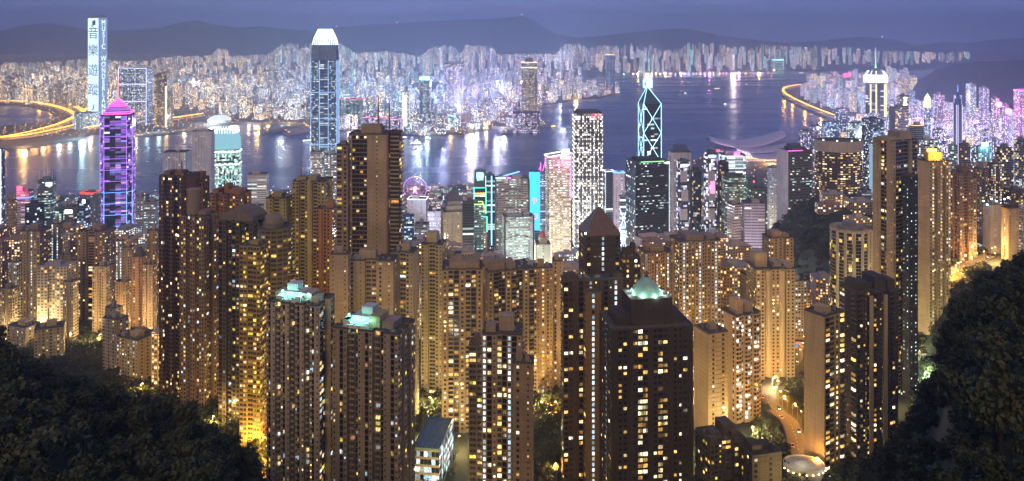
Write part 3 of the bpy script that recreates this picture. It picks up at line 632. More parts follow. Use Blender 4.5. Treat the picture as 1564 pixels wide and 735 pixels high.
loop = [t['L2'](u, -.72 + .0 * u) for u in A] + [t['L2'](u, .6) for u in A[::-1]]
zf = [t['H'] + 2.2 + 7.0 * math.cos(u * 1.4) for u in A]; zz = zf + zf[::-1]
G().rings([[(p_.x, p_.y, t['H'] + .2) for p_ in loop], [(p_.x, p_.y, z) for p_, z in zip(loop, zz)]]).build('curved_roof', wall_mat((.2, .16, .12)), t['root'])
t = tower('round fronted tower with yellow lit floors and terraces', 394, 447, 348, 538, -10, .95, ('round', 18), (.25, .20, .11), 'W', pal='amber', p=.42, group=NG, sing=90, top=None, bw=3.0)
cylinder(t, -.1, 0, .62, t['H'] + .2, 3.2, wall_mat((.2, .17, .12)), 'roof_drum', 24); cylinder(t, -.1, 0, .5, t['H'] + 3.4, 4, wall_mat((.3, .24, .16)), 'roof_drum', 24)
tower('', 366, 410, 374, 525, -10, .8, ('notch', 1, 0, .1, .3), (.33, .25, .10), '=WW', 'W', n='=W', pal='amber', p=.62, root=t['root'], top=[(.2, 0, .4, .4, 2.5)], sing=90)
tower('', 428, 450, 398, 545, -10, .9, 'box', (.30, .22, .12), '=b', 'b', pal='amber', p=.4, root=t['root'], top=None, sing=30)
t = tower('yellow cream tower with rounded balconies and a roof mast', 446, 509, 276, 700, -6, .8, ('notch', 2, 1, .2, .35), (.47, .36, .17), '=ww', 'w', n='=b', pal='gold', p=.2, group=NG, top=[(-.6, 0, .3, .4, 3), (.1, 0, .25, .4, 4), ('mast', -.75, 0, 18, 2)], sing=0)
tower('', 406, 448, 302, 690, -6, .9, ('notch', 1, 0, .28, .34), (.49, .38, .17), '=sw', 'w', n='=b', pal='gold', p=.15, root=t['root'], top=[(-.1, 0, .5, .5, 4)])
cylinder(t, .05, -.78, .13, 8, t['H'] - 6, wall_mat((.5, .38, .18)), 'balcony_stack', 14)
tower('slim pink orange tower between the yellow tower and the masted tower', 483, 515, 318, 660, -6, .9, ('notch', 1, 0, .22, .32), (.44, .23, .13), '=w ', 'w', n='=w', pal='amber', p=.25, group=NG, sing=0, top=[(.5, 0, .45, .6, 6)])

# centre foreground
t = tower('tan tower with dark roof and warm window columns, centre left', 675, 737, 408, 560, 3, .8, ('notch', 2, 0, .08, .55), (.42, .31, .21), '=w', 'w', n='=bd', pal='gold', p=.45, group=NG, sing=98, top=[(.1, 0, .75, .6, 4.5), (-.2, 0, .2, .3, 7)])
t = tower('broad brown tower with dark roof housing behind the stair lit tower', 733, 816, 410, 610, 16, .7, ('notch', 2, 1, .14, .3), (.38, .27, .18), '=wd', ' w', n='=dd', pal='gold', p=.4, group=NG, sing=90, top=[(-.55, .1, .35, .5, 6), (.1, .1, .2, .4, 4), ('mast', -.5, 0, 4, 6)])
t = tower('tan stepped tower with a long column of bluish stair lights', 736, 799, 506, 432, -3, .8, ('notch', 1, 1, .12, .25), (.36, .26, .19), '=lds', '=a b', n='=bd', pal='gold', p=.30, group=NG, sing=90, top=[(.2, .1, .38, .3, 8), (-.6, 0, .25, .4, 3)], p2=.45)
tower('', 783, 815, 552, 418, -3, .9, 'box', (.35, .25, .18), '=ws', 'ws', pal='warm', p=.22, root=t['root'], top=[(.4, -.3, .2, .2, 3.5), (-.4, .2, .3, .4, 6)], sing=50)
tower('', 716, 742, 525, 440, -3, 1.1, 'box', (.20, .14, .11), '=WW', 'w', pal='warm', p=.35, root=t['root'], top=[(0, 0, .4, .5, 5)], sing=50)
t = tower('slender tan tower with an arched roof cabin, left of centre', 643, 682, 372, 650, -8, .9, ('notch', 1, 1, .28, .34), (.45, .34, .21), '=ws', '=ws', n='=W', pal='gold', p=.3, group=NG, sing=0, top=[(-.1, 0, .5, .5, 9), (-.1, 0, .58, .58, 1.2, 'roof_canopy', plain('roof_felt', (.09, .085, .08)), None)])
tower('', 668, 705, 392, 668, -8, 1.4, 'box', (.40, .30, .19), 'w', '=ww', pal='gold', p=.15, root=t['root'], top=[(0, 0, .5, .6, 3)])
tower('pale tan tower with close window grid seen between the front towers', 814, 844, 408, 640, 2, .8, ('notch', 1, 0, .2, .34), (.46, .35, .25), '=ws', 'w', n='=L', pal='gold', p=.25, group=NG, sing=0)
tower('thin cream tower touching the left side of the dark twins', 843, 860, 398, 655, 2, 1.2, 'box', (.48, .38, .27), '=ws', 'w', pal='gold', p=.2, group=NG, sing=0)
t = tower('pink beige tower with a stepped roof and a bright stair column', 1022, 1101, 366, 700, 10, .62, ('notch', 2, 1, .1, .3), (.43, .29, .20), '=wlw', 'w', n='=ww', pal='gold', p=.34, group=NG, sing=0, top=[(-.15, .1, .42, .5, 4.5), (.65, .1, .2, .4, 3)])
t = tower('lower pink beige tower left of its stepped roof neighbour', 974, 1028, 384, 715, 10, .8, ('notch', 2, 0, .2, .34), (.41, .28, .20), '=lww', 'w', n='=w', pal='gold', p=.3, group=NG, sing=0, top=[(0, .1, .5, .5, 4), (-.5, .2, .2, .3, 6)])
# centre right
t = tower('cream tower with one blank face and zigzag balconies', 1060, 1112, 505, 545, 20, 1.1, 'box', (.47, .36, .25), '=ww', ('w', ' '), pal='warm', p=.3, group=NG, sing=60, top=[(.1, .1, .3, .3, 3.5)])
tower('tan balcony tower with white lit diagonal stairs', 1100, 1162, 478, 575, 22, .8, ('saw', 3, .16), (.45, .34, .24), '=bW', '=w w', n='=W', pal='white', p=.42, group=NG, sing=90, top=[(-.4, 0, .22, .4, 10), (.35, .1, .3, .4, 6)])
t = tower('low dark block with lit terrace rooms at the bottom centre', 1062, 1140, 668, 470, 14, .8, ('notch', 1, 0, .28, .34), (.15, .12, .095), '=Wws', 'w', n='=W', pal='amber', p=.35, fh=3.1, name='apartment_block', group=NG, sing=60, top=[(-.4, .1, .25, .4, 3), (.3, .2, .3, .4, 7), (.55, -.3, .2, .2, 3.5), (-.7, -.5, .2, .2, 2.5)])
tower('dark low block beside the lit terrace block at the bottom edge', 1128, 1194, 690, 455, 14, .8, 'box', (.085, .07, .06), '=w w ', ' w', pal='amber', p=.3, name='apartment_block', group=NG, sing=40, top=[(-.5, 0, .3, .5, 5), (.3, .2, .4, .4, 2.5), (.55, -.4, .1, .1, 1.5)])
t = tower('cream tower with curved balcony stacks beside the winding road', 1140, 1214, 408, 700, 4, .7, ('notch', 2, 0, .14, .34), (.52, .42, .30), '=ww', 'w', n='=b', pal='gold', p=.25, group=NG, sing=0, top=[(-.55, .2, .3, .4, 12), (.3, .2, .2, .4, 3), (.75, 0, .2, .5, 3)])
for u in (-.35, .36): cylinder(t, u, -.62, .15, 8, t['H'] - 9, wall_mat((.5, .40, .29)), 'balcony_stack', 16)
tower('brown block with a flat cap behind the cream balcony tower', 1164, 1212, 362, 800, 6, .8, ('notch', 1, 0, .22, .32), (.36, .25, .18), '=ww', 'w', n='=w', pal='gold', p=.22, name='apartment_block', group=NG, top=[(-.3, 0, .4, .5, 6), (.5, 0, .3, .4, 3)])
tower('plain cream slab in front of the wooded knoll', 1130, 1152, 418, 740, 4, 1.0, 'box', (.50, .42, .31), ' s', 'w', pal='gold', p=.15, name='apartment_block', group=NG, top=[(0, 0, .5, .5, 2.5)])
tower('small pale block low beside the winding road', 1203, 1232, 428, 850, 2, .8, 'box', (.50, .44, .38), 'w', 'w', pal='cool', p=.5, name='apartment_block', group=NG)
t = tower('round tower with a flat drum cap and curved dark glass bays', 1267, 1331, 352, 765, 0, 1.0, ('round', 20), (.50, .43, .34), 'C', pal='amber', p=.22, group=NG, top=None, par=2.5, fh=3.3)
cylinder(t, 0, 0, .62, t['H'], 3.6, wall_mat((.45, .37, .3)), 'roof_drum', 24); cylinder(t, -.05, 0, .34, t['H'] + 3.6, 4, wall_mat((.4, .34, .28)), 'roof_drum', 24)
for i in range(6):
    a = -math.pi / 2 + (i - 2.5) * .42; u, v = math.cos(a) * .985, math.sin(a) * .985; cylinder(t, u, v, .085, 6, t['H'] - 5, wall_mat((.6, .52, .42)), 'wall_rib', 10)
# right foreground: dark complex with blank end wall
t = tower('tall plain end wall of tan concrete joined to dark window bays', 1228, 1290, 478, 486, 32, .75, 'box', (.50, .385, .27), '=yWwb', (' ', ' '), pal='gold', p=.4, group=NG, sing=90, top=[(-.2, 0, .3, .4, 4)], ledge=0, trim=wall_mat((.13, .10, .08)))
bigw = t
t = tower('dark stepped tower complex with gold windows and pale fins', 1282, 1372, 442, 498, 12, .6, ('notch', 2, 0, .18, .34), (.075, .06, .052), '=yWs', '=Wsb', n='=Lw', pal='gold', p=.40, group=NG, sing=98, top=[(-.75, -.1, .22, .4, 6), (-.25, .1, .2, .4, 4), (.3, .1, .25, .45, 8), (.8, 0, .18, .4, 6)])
for u in (-.32, .36):
    t['rbox'](u, -.63, .085, .035, t['H'] - 10, 'wall_fin', wall_mat((.48, .37, .27)), 8)
t = tower('very tall tan and black tower with a floating roof deck, right', 1333, 1401, 214, 642, 20, .85, ('notch', 1, 1, .16, .36), (.44, .33, .21), '=sdd', ('w', ' s'), n='=dd', pal='warm', p=.34, group=NG, sing=98, top=[(-.55, 0, .5, .5, 2.5), (-.55, -.1, .6, .6, .8, 'roof_deck'), (.4, 0, .5, .5, 6.5)])
tower('', 1378, 1402, 268, 634, 20, .8, 'box', (.04, .045, .05), '=ss', 's', pal='mint', p=.75, root=t['root'], top=None, sing=60)
t = tower('cream tower with a yellow floodlit roof box', 1398, 1452, 246, 722, 14, .8, ('notch', 2, 0, .28, .34), (.46, .36, .25), '=wL', ('w', ' '), n='=LW', pal='gold', p=.3, group=NG, top=[(.1, .1, .5, .45, 8, 'roof_box', plain('roof_box_yellow', (.65, .42, .08))), (-.45, -.2, .3, .15, 12, 'roof_sign_frame', plain('roof_box_yellow', (.65, .42, .08)))])
q = t['L2'](-.1, -.7); lamp_light('roof_floodlight', (q.x, q.y, t['H'] + 5), (1, .62, .12), 9000, .5, t['root'])
q = t['L2'](-.45, -.37); G().box(q.x - 4.5, q.y - .6, t['H'] + 8.6, q.x + 4.5, q.y - .3, t['H'] + 11.4).build('roof_sign', glow('sign_amber', (1, .62, .16), 2.6), t['root'])
tower('dark red brown tower right of the yellow topped tower', 1451, 1486, 264, 800, 12, .9, ('notch', 1, 1, .28, .34), (.26, .15, .10), '=ww', 'w', n='=W', pal='gold', p=.32, group=NG, top=[(0, 0, .4, .5, 7)])
tower('slim brown tower with a lit column beside the orange road', 1470, 1492, 272, 815, 12, .9, 'box', (.24, .16, .10), '=Lw', 'w', pal='gold', p=.45, group=NG)
tower('unfinished grey tower with blue white work lights on its roof', 1501, 1531, 312, 850, 10, .8, 'box', (.33, .31, .30), ' s', ' ', pal='cool', p=.2, group=NG, top=[(0, 0, .3, .3, 3)])
tower('plain tan tower with a black cap at the right hillside', 1529, 1556, 318, 800, 10, .8, 'box', (.42, .31, .21), '=s s', '=L', pal='gold', p=.2, group=NG, top=[(0, 0, .6, .6, 3, 'roof_cap', plain('roof_felt', (.09, .085, .08)))])
for i, (a, b, y, D, c_, lb) in enumerate([(1487, 1509, 258, 1000, (.24, .18, .15), 'grey brown tower behind the work lit tower'), (1508, 1530, 250, 1010, (.28, .19, .14), 'brown tower with bluish stair lights behind the work lights'),
        (1530, 1566, 290, 1010, (.21, .15, .13), 'wide dark brown tower at the right edge'), (1556, 1590, 305, 860, (.38, .3, .22), 'pale tower cut by the right edge of the view'), (1448, 1470, 290, 960, (.30, .2, .14), 'narrow dim tower behind the dark red brown one')]):
    tower(lb, a, b, y, D, 8, .8, ('notch', 1, 0, .22, .32), c_, '=wl' if i == 1 else 'w', 'w', n='=W', pal='mix', p=.42, group=NG)

# middle left rows
ML = 'apartment towers on the left middle slope'
for a, b, y, D, rot, c_, f_, n_, pal_, p_, lb in [
    (-12, 14, 372, 880, -8, (.30, .19, .13), '=ww', '', 'gold', .4, 'brown tower cut by the left edge of the view'),
    (30, 79, 352, 905, -6, (.38, .28, .20), '=ww', '=l', 'warm', .42, 'tan tower with a cool lit middle recess on the left'),
    (78, 96, 342, 950, -6, (.42, .33, .24), '=l', '', 'mix', .4, 'slim tower with a single column of greenish lights'),
    (90, 118, 388, 900, -6, (.30, .22, .16), '=w w', '', 'warm', .2, 'squat brown tower with a domed tank on its roof'),
    (118, 177, 352, 930, -6, (.28, .20, .15), '=ww', '=W', 'gold', .46, 'broad dark topped tower with a dense amber window grid'),
    (141, 173, 406, 860, -6, (.40, .29, .20), '=ws', '=w', 'warm', .35, 'shorter tan tower standing before the broad amber gridded one'),
    (177, 190, 368, 905, -6, (.40, .32, .25), '=l', '', 'mix', .4, 'thin pale tower right of the broad amber gridded one'),
    (187, 204, 378, 900, -6, (.38, .27, .2), '=w', '', 'warm', .3, 'thin tan tower left of the pointed roof tower'),
    (218, 240, 404, 850, -6, (.40, .26, .19), '=ws', '', 'warm', .3, 'pinkish flat topped tower touching the red brown tower'),
    (224, 243, 352, 960, -6, (.35, .27, .2), '=w', '', 'gold', .4, 'pale tower with lit roof terrace behind the pinkish one'),
    (12, 34, 400, 870, -6, (.3, .26, .22), '=ww', '', 'mint', .4, 'low teal roofed tower near the left edge'),
    (96, 120, 430, 830, -6, (.36, .27, .2), '=ww', '', 'warm', .35, 'plain tower in front of the domed tank tower'),
    (0, 30, 440, 850, -6, (.33, .25, .18), '=ww', '', 'warm', .3, 'wide low tower at the lower left edge'),
    (176, 200, 430, 840, -6, (.35, .24, .18), '=w', '', 'warm', .35, 'short brown tower below the thin pale pair')]:
    t = tower(lb, a, b, y, D, rot, .8, ('notch', 1, 0, .22, .32), c_, f_, 'w', n=n_, pal=pal_, p=p_, group=ML)
t = tower('pinkish tower under a dark hipped roof on the left slope', 201, 225, 392, 880, -6, .9, 'box', (.40, .24, .18), '=ww', 'w', pal='warm', p=.3, group=ML, top=None)
pyramid(t, 0, 0, .9, .8, t['H'] + 1, 9, plain('roof_felt', (.09, .085, .08)), 'hipped_roof', .3)
for a, b, y, D, rot, lb, c_ in [(12, 62, 497, 800, -20, 'low cream slab block above the left woods', (.46, .38, .26)), (52, 100, 500, 760, 24, 'low cream block angled beside its twin above the woods', (.42, .36, .25)),
        (157, 196, 486, 730, -24, 'stepped grey low block with sloped roofs', (.40, .33, .27)), (178, 236, 515, 700, -24, 'cream low block lit amber at its foot', (.48, .38, .24)), (198, 234, 508, 735, -24, 'narrow low block behind the amber footed block', (.42, .32, .22)), (160, 188, 470, 800, -20, 'grey roofed walk up on the left slope', (.3, .26, .23))]:
    tower(lb, a, b, y, D, rot, .7, 'box', c_, 'ws', ' w', pal='mix', p=.35, name='apartment_block', cat='building', group='low blocks above the left woods')

# ------------------------------------------------------------------ the business district
OG = 'office towers of the business district'
def office(lb, a, b, y, D, rot, asp, plan, c_, f_, s_, pal_, p_, **k):
    k.setdefault('lv', .5); k.setdefault('name', 'office_tower'); k.setdefault('group', OG); k.setdefault('fh', 3.9)
    return tower(lb, a, b, y, D, rot, asp, plan, c_, f_, s_, pal=pal_, p=p_, **k)
def edge_glow(t, mat, z=None, wd=.5, nm='roof_light_edge', sc_=1.01):
    P_ = [(p[0] * sc_, p[1] * sc_) for p in t['pts']]; z = t['H'] + .8 if z is None else z; g = G()
    for i in range(len(P_)):
        a, b = P_[i], P_[(i + 1) % len(P_)]; g.tube((a[0] + t['off'].x, a[1] + t['off'].y, z), (b[0] + t['off'].x, b[1] + t['off'].y, z), wd, wd, 5)
    return g.build(nm, mat, t['root'])
PURP = glow('led_purple', (.48, .20, 1), 1.5); PINK = glow('led_pink', (1, .12, .62), 3.2); CYAN = glow('neon_cyan', (.40, .88, 1), 2.4); GREENN = glow('neon_teal', (.05, .9, .6), 2.4)
RED = glow('neon_red', (1, .06, .12), 4); BLUEL = glow('led_blue', (.12, .3, 1), 3); WHITEL = glow('led_white', (.9, .95, 1), 3.5); AMB = glow('lamp_amber', (1, .5, .1), 4); REDS = glow('roof_red', (1, .1, .1), 1.0)
DG = wall_mat((.07, .075, .09))
# purple tower with tiered roof
t = office('slender tower washed in purple and blue light with a red spire', 153, 207, 176, 1500, 16, 1.0, ('oct', .3), (.10, .08, .13), '=CCCC', '=CCCC', 'uv', 1.1, c='=CCC', top=None, lv=0, name='skyscraper', cat='skyscraper', fh=4.1, bw=4)
H = t['H']; zz = H
for k, (r, h, m) in enumerate([(.86, 7, PINK), (.66, 7, PURP), (.52, 6, PINK), (.30, 5, PINK), (.12, 5, PINK)]):
    q = t['L2'](0, 0); s_ = t['s']
    pts8 = [(q.x + p[0] * r, q.y + p[1] * r) for p in t['pts']]
    G().rings([[(a, b, zz + .2) for a, b in pts8], [(a, b, zz + h) for a, b in pts8]], bottom=True).build('roof_tier', plain('roof_tier_metal', (.45, .2, .42), .5), t['root'])
    g = G()
    for i in range(len(pts8)):
        a, b = pts8[i], pts8[(i + 1) % len(pts8)]
        for zc in (zz + h - .2, zz + h * .5): g.tube((a[0], a[1], zc), (b[0], b[1], zc), .55, .55, 5)
    g.build('tier_light_edge', m, t['root']); zz += h
G().tube((q.x, q.y, zz), (q.x, q.y, zz + 46), 1.5, .3, 8).build('spire', glow('spire_red', (1, .16, .12), 2.2), t['root'])
for zr in np.arange(12, H, 21):
    for dz, m_ in ((0, PURP if zr > H * .45 else BLUEL), ):
        g = G()
        for i in (0, 1, 7):
            a, b = t['pts'][i] * 1.012, t['pts'][(i + 1) % 8] * 1.012; g.tube((a[0], a[1], zr), (b[0], b[1], zr), .32, .32, 5)
        g.build('light_band', m_, t['root'])
for i, hf in ((1, .0), (2, 0), (0, 0), (7, 0)):
    a = t['pts'][i] * 1.012
    for z0, z1, m_ in ((H * .42, H, PURP), (H * .1, H * .42, BLUEL)): G().tube((a[0], a[1], z0), (a[0], a[1], z1), .4, .4, 5).build('corner_light', m_, t['root'])
# white pair by the water and the glowing tapered tower
office('white tower with a row of amber lamps along its roof edge', 248, 292, 232, 1650, 4, .7, 'box', WHT, '= ww www l', ' ', 'mint', .4, top=[(.1, 0, .1, .1, 2)], lv=0)
t = office('tall pale grey tower with a blank white side slab', 293, 328, 200, 1600, 6, .8, 'box', (.5, .52, .58), '= wwww |', ' ', 'warm', .4, lv=0, top=[(0, .1, .6, .4, 3)])
t = office('tapering glass tower glowing white and teal with a comb of fins on top', 323, 369, 228, 1750, 8, .85, ('oct', .3), (.25, .38, .42), 'C', 'C', 'mint', .8, c='C', top=None, lv=.8, name='skyscraper', cat='skyscraper')
H = t['H']; pts_ = t['pts']; GL = plain('pale_glass', (.6, .75, .8), .3)
G().rings([[(p[0], p[1], H + .2) for p in pts_], [(p[0] * .93, p[1] * .93, H + 26) for p in pts_], [(p[0] * .8, p[1] * .8, H + 40) for p in pts_]], bottom=False).build('crown', glow('crown_teal', (.42, .86, 1), .55), t['root'])
g = G()
for i in range(8):
    a = pts_[i]; b = pts_[(i + 1) % 8]
    for k in range(6):
        p = a + (b - a) * k / 6; g.tube((p[0] * .84, p[1] * .84, H + 30), (p[0] * .8, p[1] * .8, H + 47), .55, .4, 4)
g.build('crown_fins', WHITEL, t['root'])
edge_glow(t, WHITEL, H * .78, .9, 'light_band'); edge_glow(t, WHITEL, H * .97, 1.2, 'light_band')
# the crown topped skyscraper
t = office('tallest harbourside skyscraper tapering to a bright white clawed crown', 475, 518, 92, 1850, 6, 1.0, ('notch', 1, 1, .12, .35), (.16, .26, .42), '=hhhhhh', '=hhhhhh', 'cool', .62, n='=hh', top=None, lv=0, name='skyscraper', cat='skyscraper', fh=4.2, zt=None)
H = t['H']; pts_ = t['pts']; fin = plain('pale_metal', (.55, .65, .75), .4)
prof = [(0, 1.0), (18, .97), (36, .90), (50, .80), (60, .66), (67, .48)]
G().rings([[(p[0] * r, p[1] * r, H + .2 + z) for p in pts_] for z, r in prof[:4]], bottom=False).build('tapered_top', wall_mat((.2, .3, .42)), t['root'])
g = G()
for i in range(len(pts_)):
    a = np.array(pts_[i]); b = np.array(pts_[(i + 1) % len(pts_)]); L = np.linalg.norm(b - a)
    for k in range(max(1, int(L / 4.5))):
        p = a + (b - a) * k / max(1, int(L / 4.5))
        for (z0, r0), (z1, r1) in zip(prof[2:], prof[3:]): g.tube((p[0] * r0 * 1.01, p[1] * r0 * 1.01, H + z0), (p[0] * r1 * 1.01, p[1] * r1 * 1.01, H + z1 + (5 if r1 == .48 else 0)), .75, .6, 4)
g.build('crown', glow('crown_white', (.85, .95, 1), 3.2), t['root'])
for i in range(0, len(pts_)):
    a = pts_[i] * 1.01; G().tube((a[0], a[1], 20), (a[0], a[1], H), .8, .8, 5).build('corner_light', glow('led_pale_blue', (.35, .6, 1), .9), t['root'])
for zr in (H * .25, H * .42, H * .6, H * .78): edge_glow(t, glow('led_pale_blue', (.35, .6, 1), .9), zr, .8, 'light_band')
# others, left to right
for a, b, y, D, rot, asp, plan, c_, f_, s_, pal_, p_, lb, kw in [
    (-14, 8, 228, 1600, 0, .8, 'box', (.14, .16, .25), 'c', 'c', 'blue', .3, 'dark glass tower cut by the left edge, its corner lit white', {}),
    (10, 26, 306, 1180, -6, .8, 'box', TAN, 'w', 'w', 'gold', .3, 'small tan block below the red roof sign', dict(name='apartment_block', lv=0)),
    (25, 52, 292, 1300, 6, .8, 'box', (.4, .38, .45), '=hhh', 'w', 'violet', .5, 'pale block under a blazing red roof sign', {}),
    (38, 68, 312, 1220, -8, .8, 'box', (.07, .075, .09), 'c', 'c', 'cool', .18, 'black glass block beside the mast topped green tower', {}),
    (56, 86, 276, 1350, 12, .8, ('oct', .3), (.16, .2, .2), 'h', 'h', 'mint', .8, 'green banded tower bristling with five thin masts', {}),
    (84, 100, 318, 1320, 0, .9, ('round', 14), (.12, .3, .3), 'c', 'c', 'mint', .7, 'small teal glass drum left of the white signed block', {}),
    (98, 119, 316, 1280, -4, .8, 'box', (.2, .18, .18), '=hh', 'w', 'white', .5, 'dark block with a white lit sign panel near its roof', {}),
    (118, 138, 306, 1260, -8, .8, 'box', (.12, .16, .28), 'c', 'c', 'blue', .5, 'blue glass block with a slanted white roof sign', {}),
    (122, 154, 294, 1420, -4, .8, 'box', (.22, .22, .25), 'w', 'w', 'cool', .25, 'grey block outlined by a red glowing roof band', {}),
    (207, 222, 300, 1380, 0, .8, 'box', (.35, .37, .42), 'w', '= l', 'cool', .4, 'pale block right of the purple tower', {}),
    (220, 243, 308, 1330, 0, .8, 'box', (.25, .28, .33), 'h', 'w', 'cool', .4, 'grey banded block between the purple and red brown towers', {}),
    (378, 411, 266, 1500, 6, .7, 'box', (.55, .5, .52), '=hh', 'h', 'cool', .45, 'grey harbour block with a dark louvred roof', {}),
    (384, 403, 314, 1300, 0, .8, 'box', (.3, .38, .38), 'h', 'w', 'mint', .6, 'low teal lit block below the louvred roof block', {}),
    (474, 494, 232, 1640, 4, .9, 'box', (.4, .42, .45), 'h', 'h', 'white', .6, 'left one of the banded pair below the crown topped skyscraper', {}),
    (496, 516, 236, 1640, 4, .9, 'box', (.4, .42, .45), 'h', 'h', 'white', .6, 'right one of the banded pair below the crown topped skyscraper', {}),
    (618, 627, 300, 1560, 0, .9, 'box', (.5, .38, .42), 'h', 'h', 'violet', .5, 'pink lit sliver of tower right of the masted tower', {}),
    (622, 654, 304, 1500, -4, .7, 'box', (.6, .6, .66), '=ww', ' ', 'cool', .4, 'white slab block directly below the ferris wheel', dict(lv=0)),
    (614, 633, 330, 1340, 4, .8, 'box', (.08, .16, .26), 'c', 'c', 'blue', .5, 'blue glass block under the white slab', {}),
    (633, 656, 342, 1250, -4, .8, 'box', (.17, .16, .2), 'h', 'w', 'cool', .4, 'grey blue block with a dark terraced roof', {}),
    (628, 653, 366, 1120, -4, .8, 'box', (.42, .43, .48), '  ', ' l', 'cool', .3, 'blank grey blue end wall with a lit white edge', {}),
    (653, 674, 322, 1480, 4, .8, 'box', (.6, .55, .62), 'w', 'w', 'white', .45, 'white low block with a blue roof left of the pyramid roof', {}),
    (706, 724, 310, 1190, 4, .9, 'box', (.08, .09, .11), '=c', 'c', 'cool', .2, 'narrow dark glass tower behind the pyramid roofed block', {}),
    (714, 738, 312, 1260, 6, .9, 'box', (.14, .2, .19), 'h', 'h', 'mint', .75, 'glass block with green lit floors and a lime roof edge', {}),
    (724, 742, 286, 1400, 4, .9, 'box', (.18, .2, .2), '=CC', 'c', 'gold', .6, 'tower framed in teal neon beneath a glyph sign', {}),
    (729, 744, 330, 1300, 4, .9, 'box', (.4, .28, .26), '=ww', 'w', 'gold', .7, 'pinkish block with a teal neon step in front of the glyph tower', {}),
    (741, 757, 268, 1450, 4, .9, 'box', (.12, .2, .24), '=c', 'c', 'cool', .4, 'tall blade edged with bright cyan neon', {}),
    (808, 825, 262, 1450, -2, .8, 'box', (.1, .3, .5), '=c', 'c', 'blue', .3, 'slab carrying a tall cyan screen with red marks', {}),
    (823, 841, 262, 1480, 4, .9, 'box', (.2, .24, .3), 'h', 'h', 'violet', .6, 'glass tower under pink roof masts', {}),
    (921, 939, 262, 1560, 10, .9, 'box', (.45, .55, .65), '=C', 'C', 'cool', .35, 'pale blue glass slab framed in white light', {}),
    (936, 954, 264, 1500, 0, .8, 'box', (.55, .45, .62), '=ww', 'w', 'violet', .5, 'white grid tower topped by blue lamps', dict(lv=0)),
    (945, 958, 300, 1400, 0, .9, 'box', (.3, .4, .45), '=C', 'c', 'cool', .5, 'slim pale tower braced with crossed lines', {}),
    (1020, 1056, 232, 1500, 2, .8, 'box', (.45, .4, .42), '=www', 'w', 'violet', .3, 'pinkish tower with a dark boxed roof behind the mirrored pair', {}),
    (1098, 1139, 236, 1640, 2, .8, ('oct', .3), (.3, .38, .42), '=CC', 'C', 'cool', .85, 'white lit grid tower crowned by a pink sign', {}),
    (1102, 1139, 270, 1420, 2, .9, ('oct', .3), (.08, .12, .12), 'h', 'h', 'mint', .45, 'dark teal faceted tower below the pink signed tower', {}),
    (1138, 1156, 274, 1500, 2, .8, 'box', (.14, .3, .27), '=h', 'h', 'mint', .3, 'green glass block with a red roof lamp', {}),
    (1144, 1176, 288, 1450, 2, .8, 'box', (.06, .09, .09), 'c', 'c', 'mint', .25, 'dark glass block beside the green glass one', {}),
    (1110, 1134, 312, 1120, 22, 1.2, 'box', (.55, .47, .5), '=hh', 'h', 'white', .1, 'left wing of white ribbed offices above the park trees', {}),
    (1132, 1168, 310, 1100, -4, .8, 'box', (.50, .42, .44), '=hhh', 'h', 'white', .12, 'right wing of white ribbed offices above the park trees', {}),
    (1172, 1192, 256, 1420, 0, .8, 'box', (.35, .42, .55), 'w', 'w', 'blue', .4, 'blue grey tower left of the dark white sided tower', {}),
    (1310, 1331, 290, 1130, 4, .8, 'box', (.2, .2, .28), '=hh', 'w', 'blue', .4, 'low blue glass block right of the curved hotel', {})]:
    t = office(lb, a, b, y, D, rot, asp, plan, c_, f_, s_, pal_, p_, **kw)
    H = t['H']; rt = t['root']; L2 = t['L2']; as_ = t['asp']
    def panel(u0, u1, z0, z1, m, nm='sign_panel', d=.6):
        a_, b_ = L2(u0, -as_ * 1.0), L2(u1, -as_ * 1.0); n_ = Vector((a_.y - b_.y, b_.x - a_.x, 0)).normalized() * -d
        G().rings([[(v.x, v.y, z0) for v in (a_ + n_, b_ + n_, b_, a_)], [(v.x, v.y, z1) for v in (a_ + n_, b_ + n_, b_, a_)]]).build(nm, m, rt)
    if 'cut by the left edge' in lb: a_ = t['pts'][1] * 1.01; G().tube((a_[0], a_[1], 5), (a_[0], a_[1], H), .8, .8, 5).build('corner_light', WHITEL, rt)
    if 'blazing red' in lb:
        panel(-.9, -.1, H + 1, H + 9, RED); edge_glow(t, BLUEL, H - 10, .6); q = L2(-.5, -1); lamp_light('sign_light', (q.x, q.y - 6, H + 6), (1, .1, .15), 26000, 2, rt)
    if 'five thin masts' in lb:
        for u, v, h in ((-.8, -.2, 16), (-.3, 0, 24), (.05, .2, 30), (.3, 0, 22), (.75, -.2, 22)): a_ = L2(u, v); G().tube((a_.x, a_.y, H), (a_.x, a_.y, H + h), .5, .2).build('antenna', plain('mast_pale', (.6, .6, .6)), rt)
        panel(.2, .9, H - 8, H - 2, WHITEL)
    if 'white lit sign' in lb: panel(-.8, .8, H - 9, H - 4, WHITEL)
    if 'slanted white' in lb: panel(.3, .9, H - 4, H + 2, WHITEL)
    if 'red glowing roof' in lb: edge_glow(t, REDS, H + .6, .9); panel(-.95, .95, H - 2, H + 1, REDS)
    if 'ferris' in lb: edge_glow(t, WHITEL, H + 1, .5)
    if 'lime roof' in lb: edge_glow(t, glow('led_lime', (.5, 1, .2), 2), H + 1, .8)
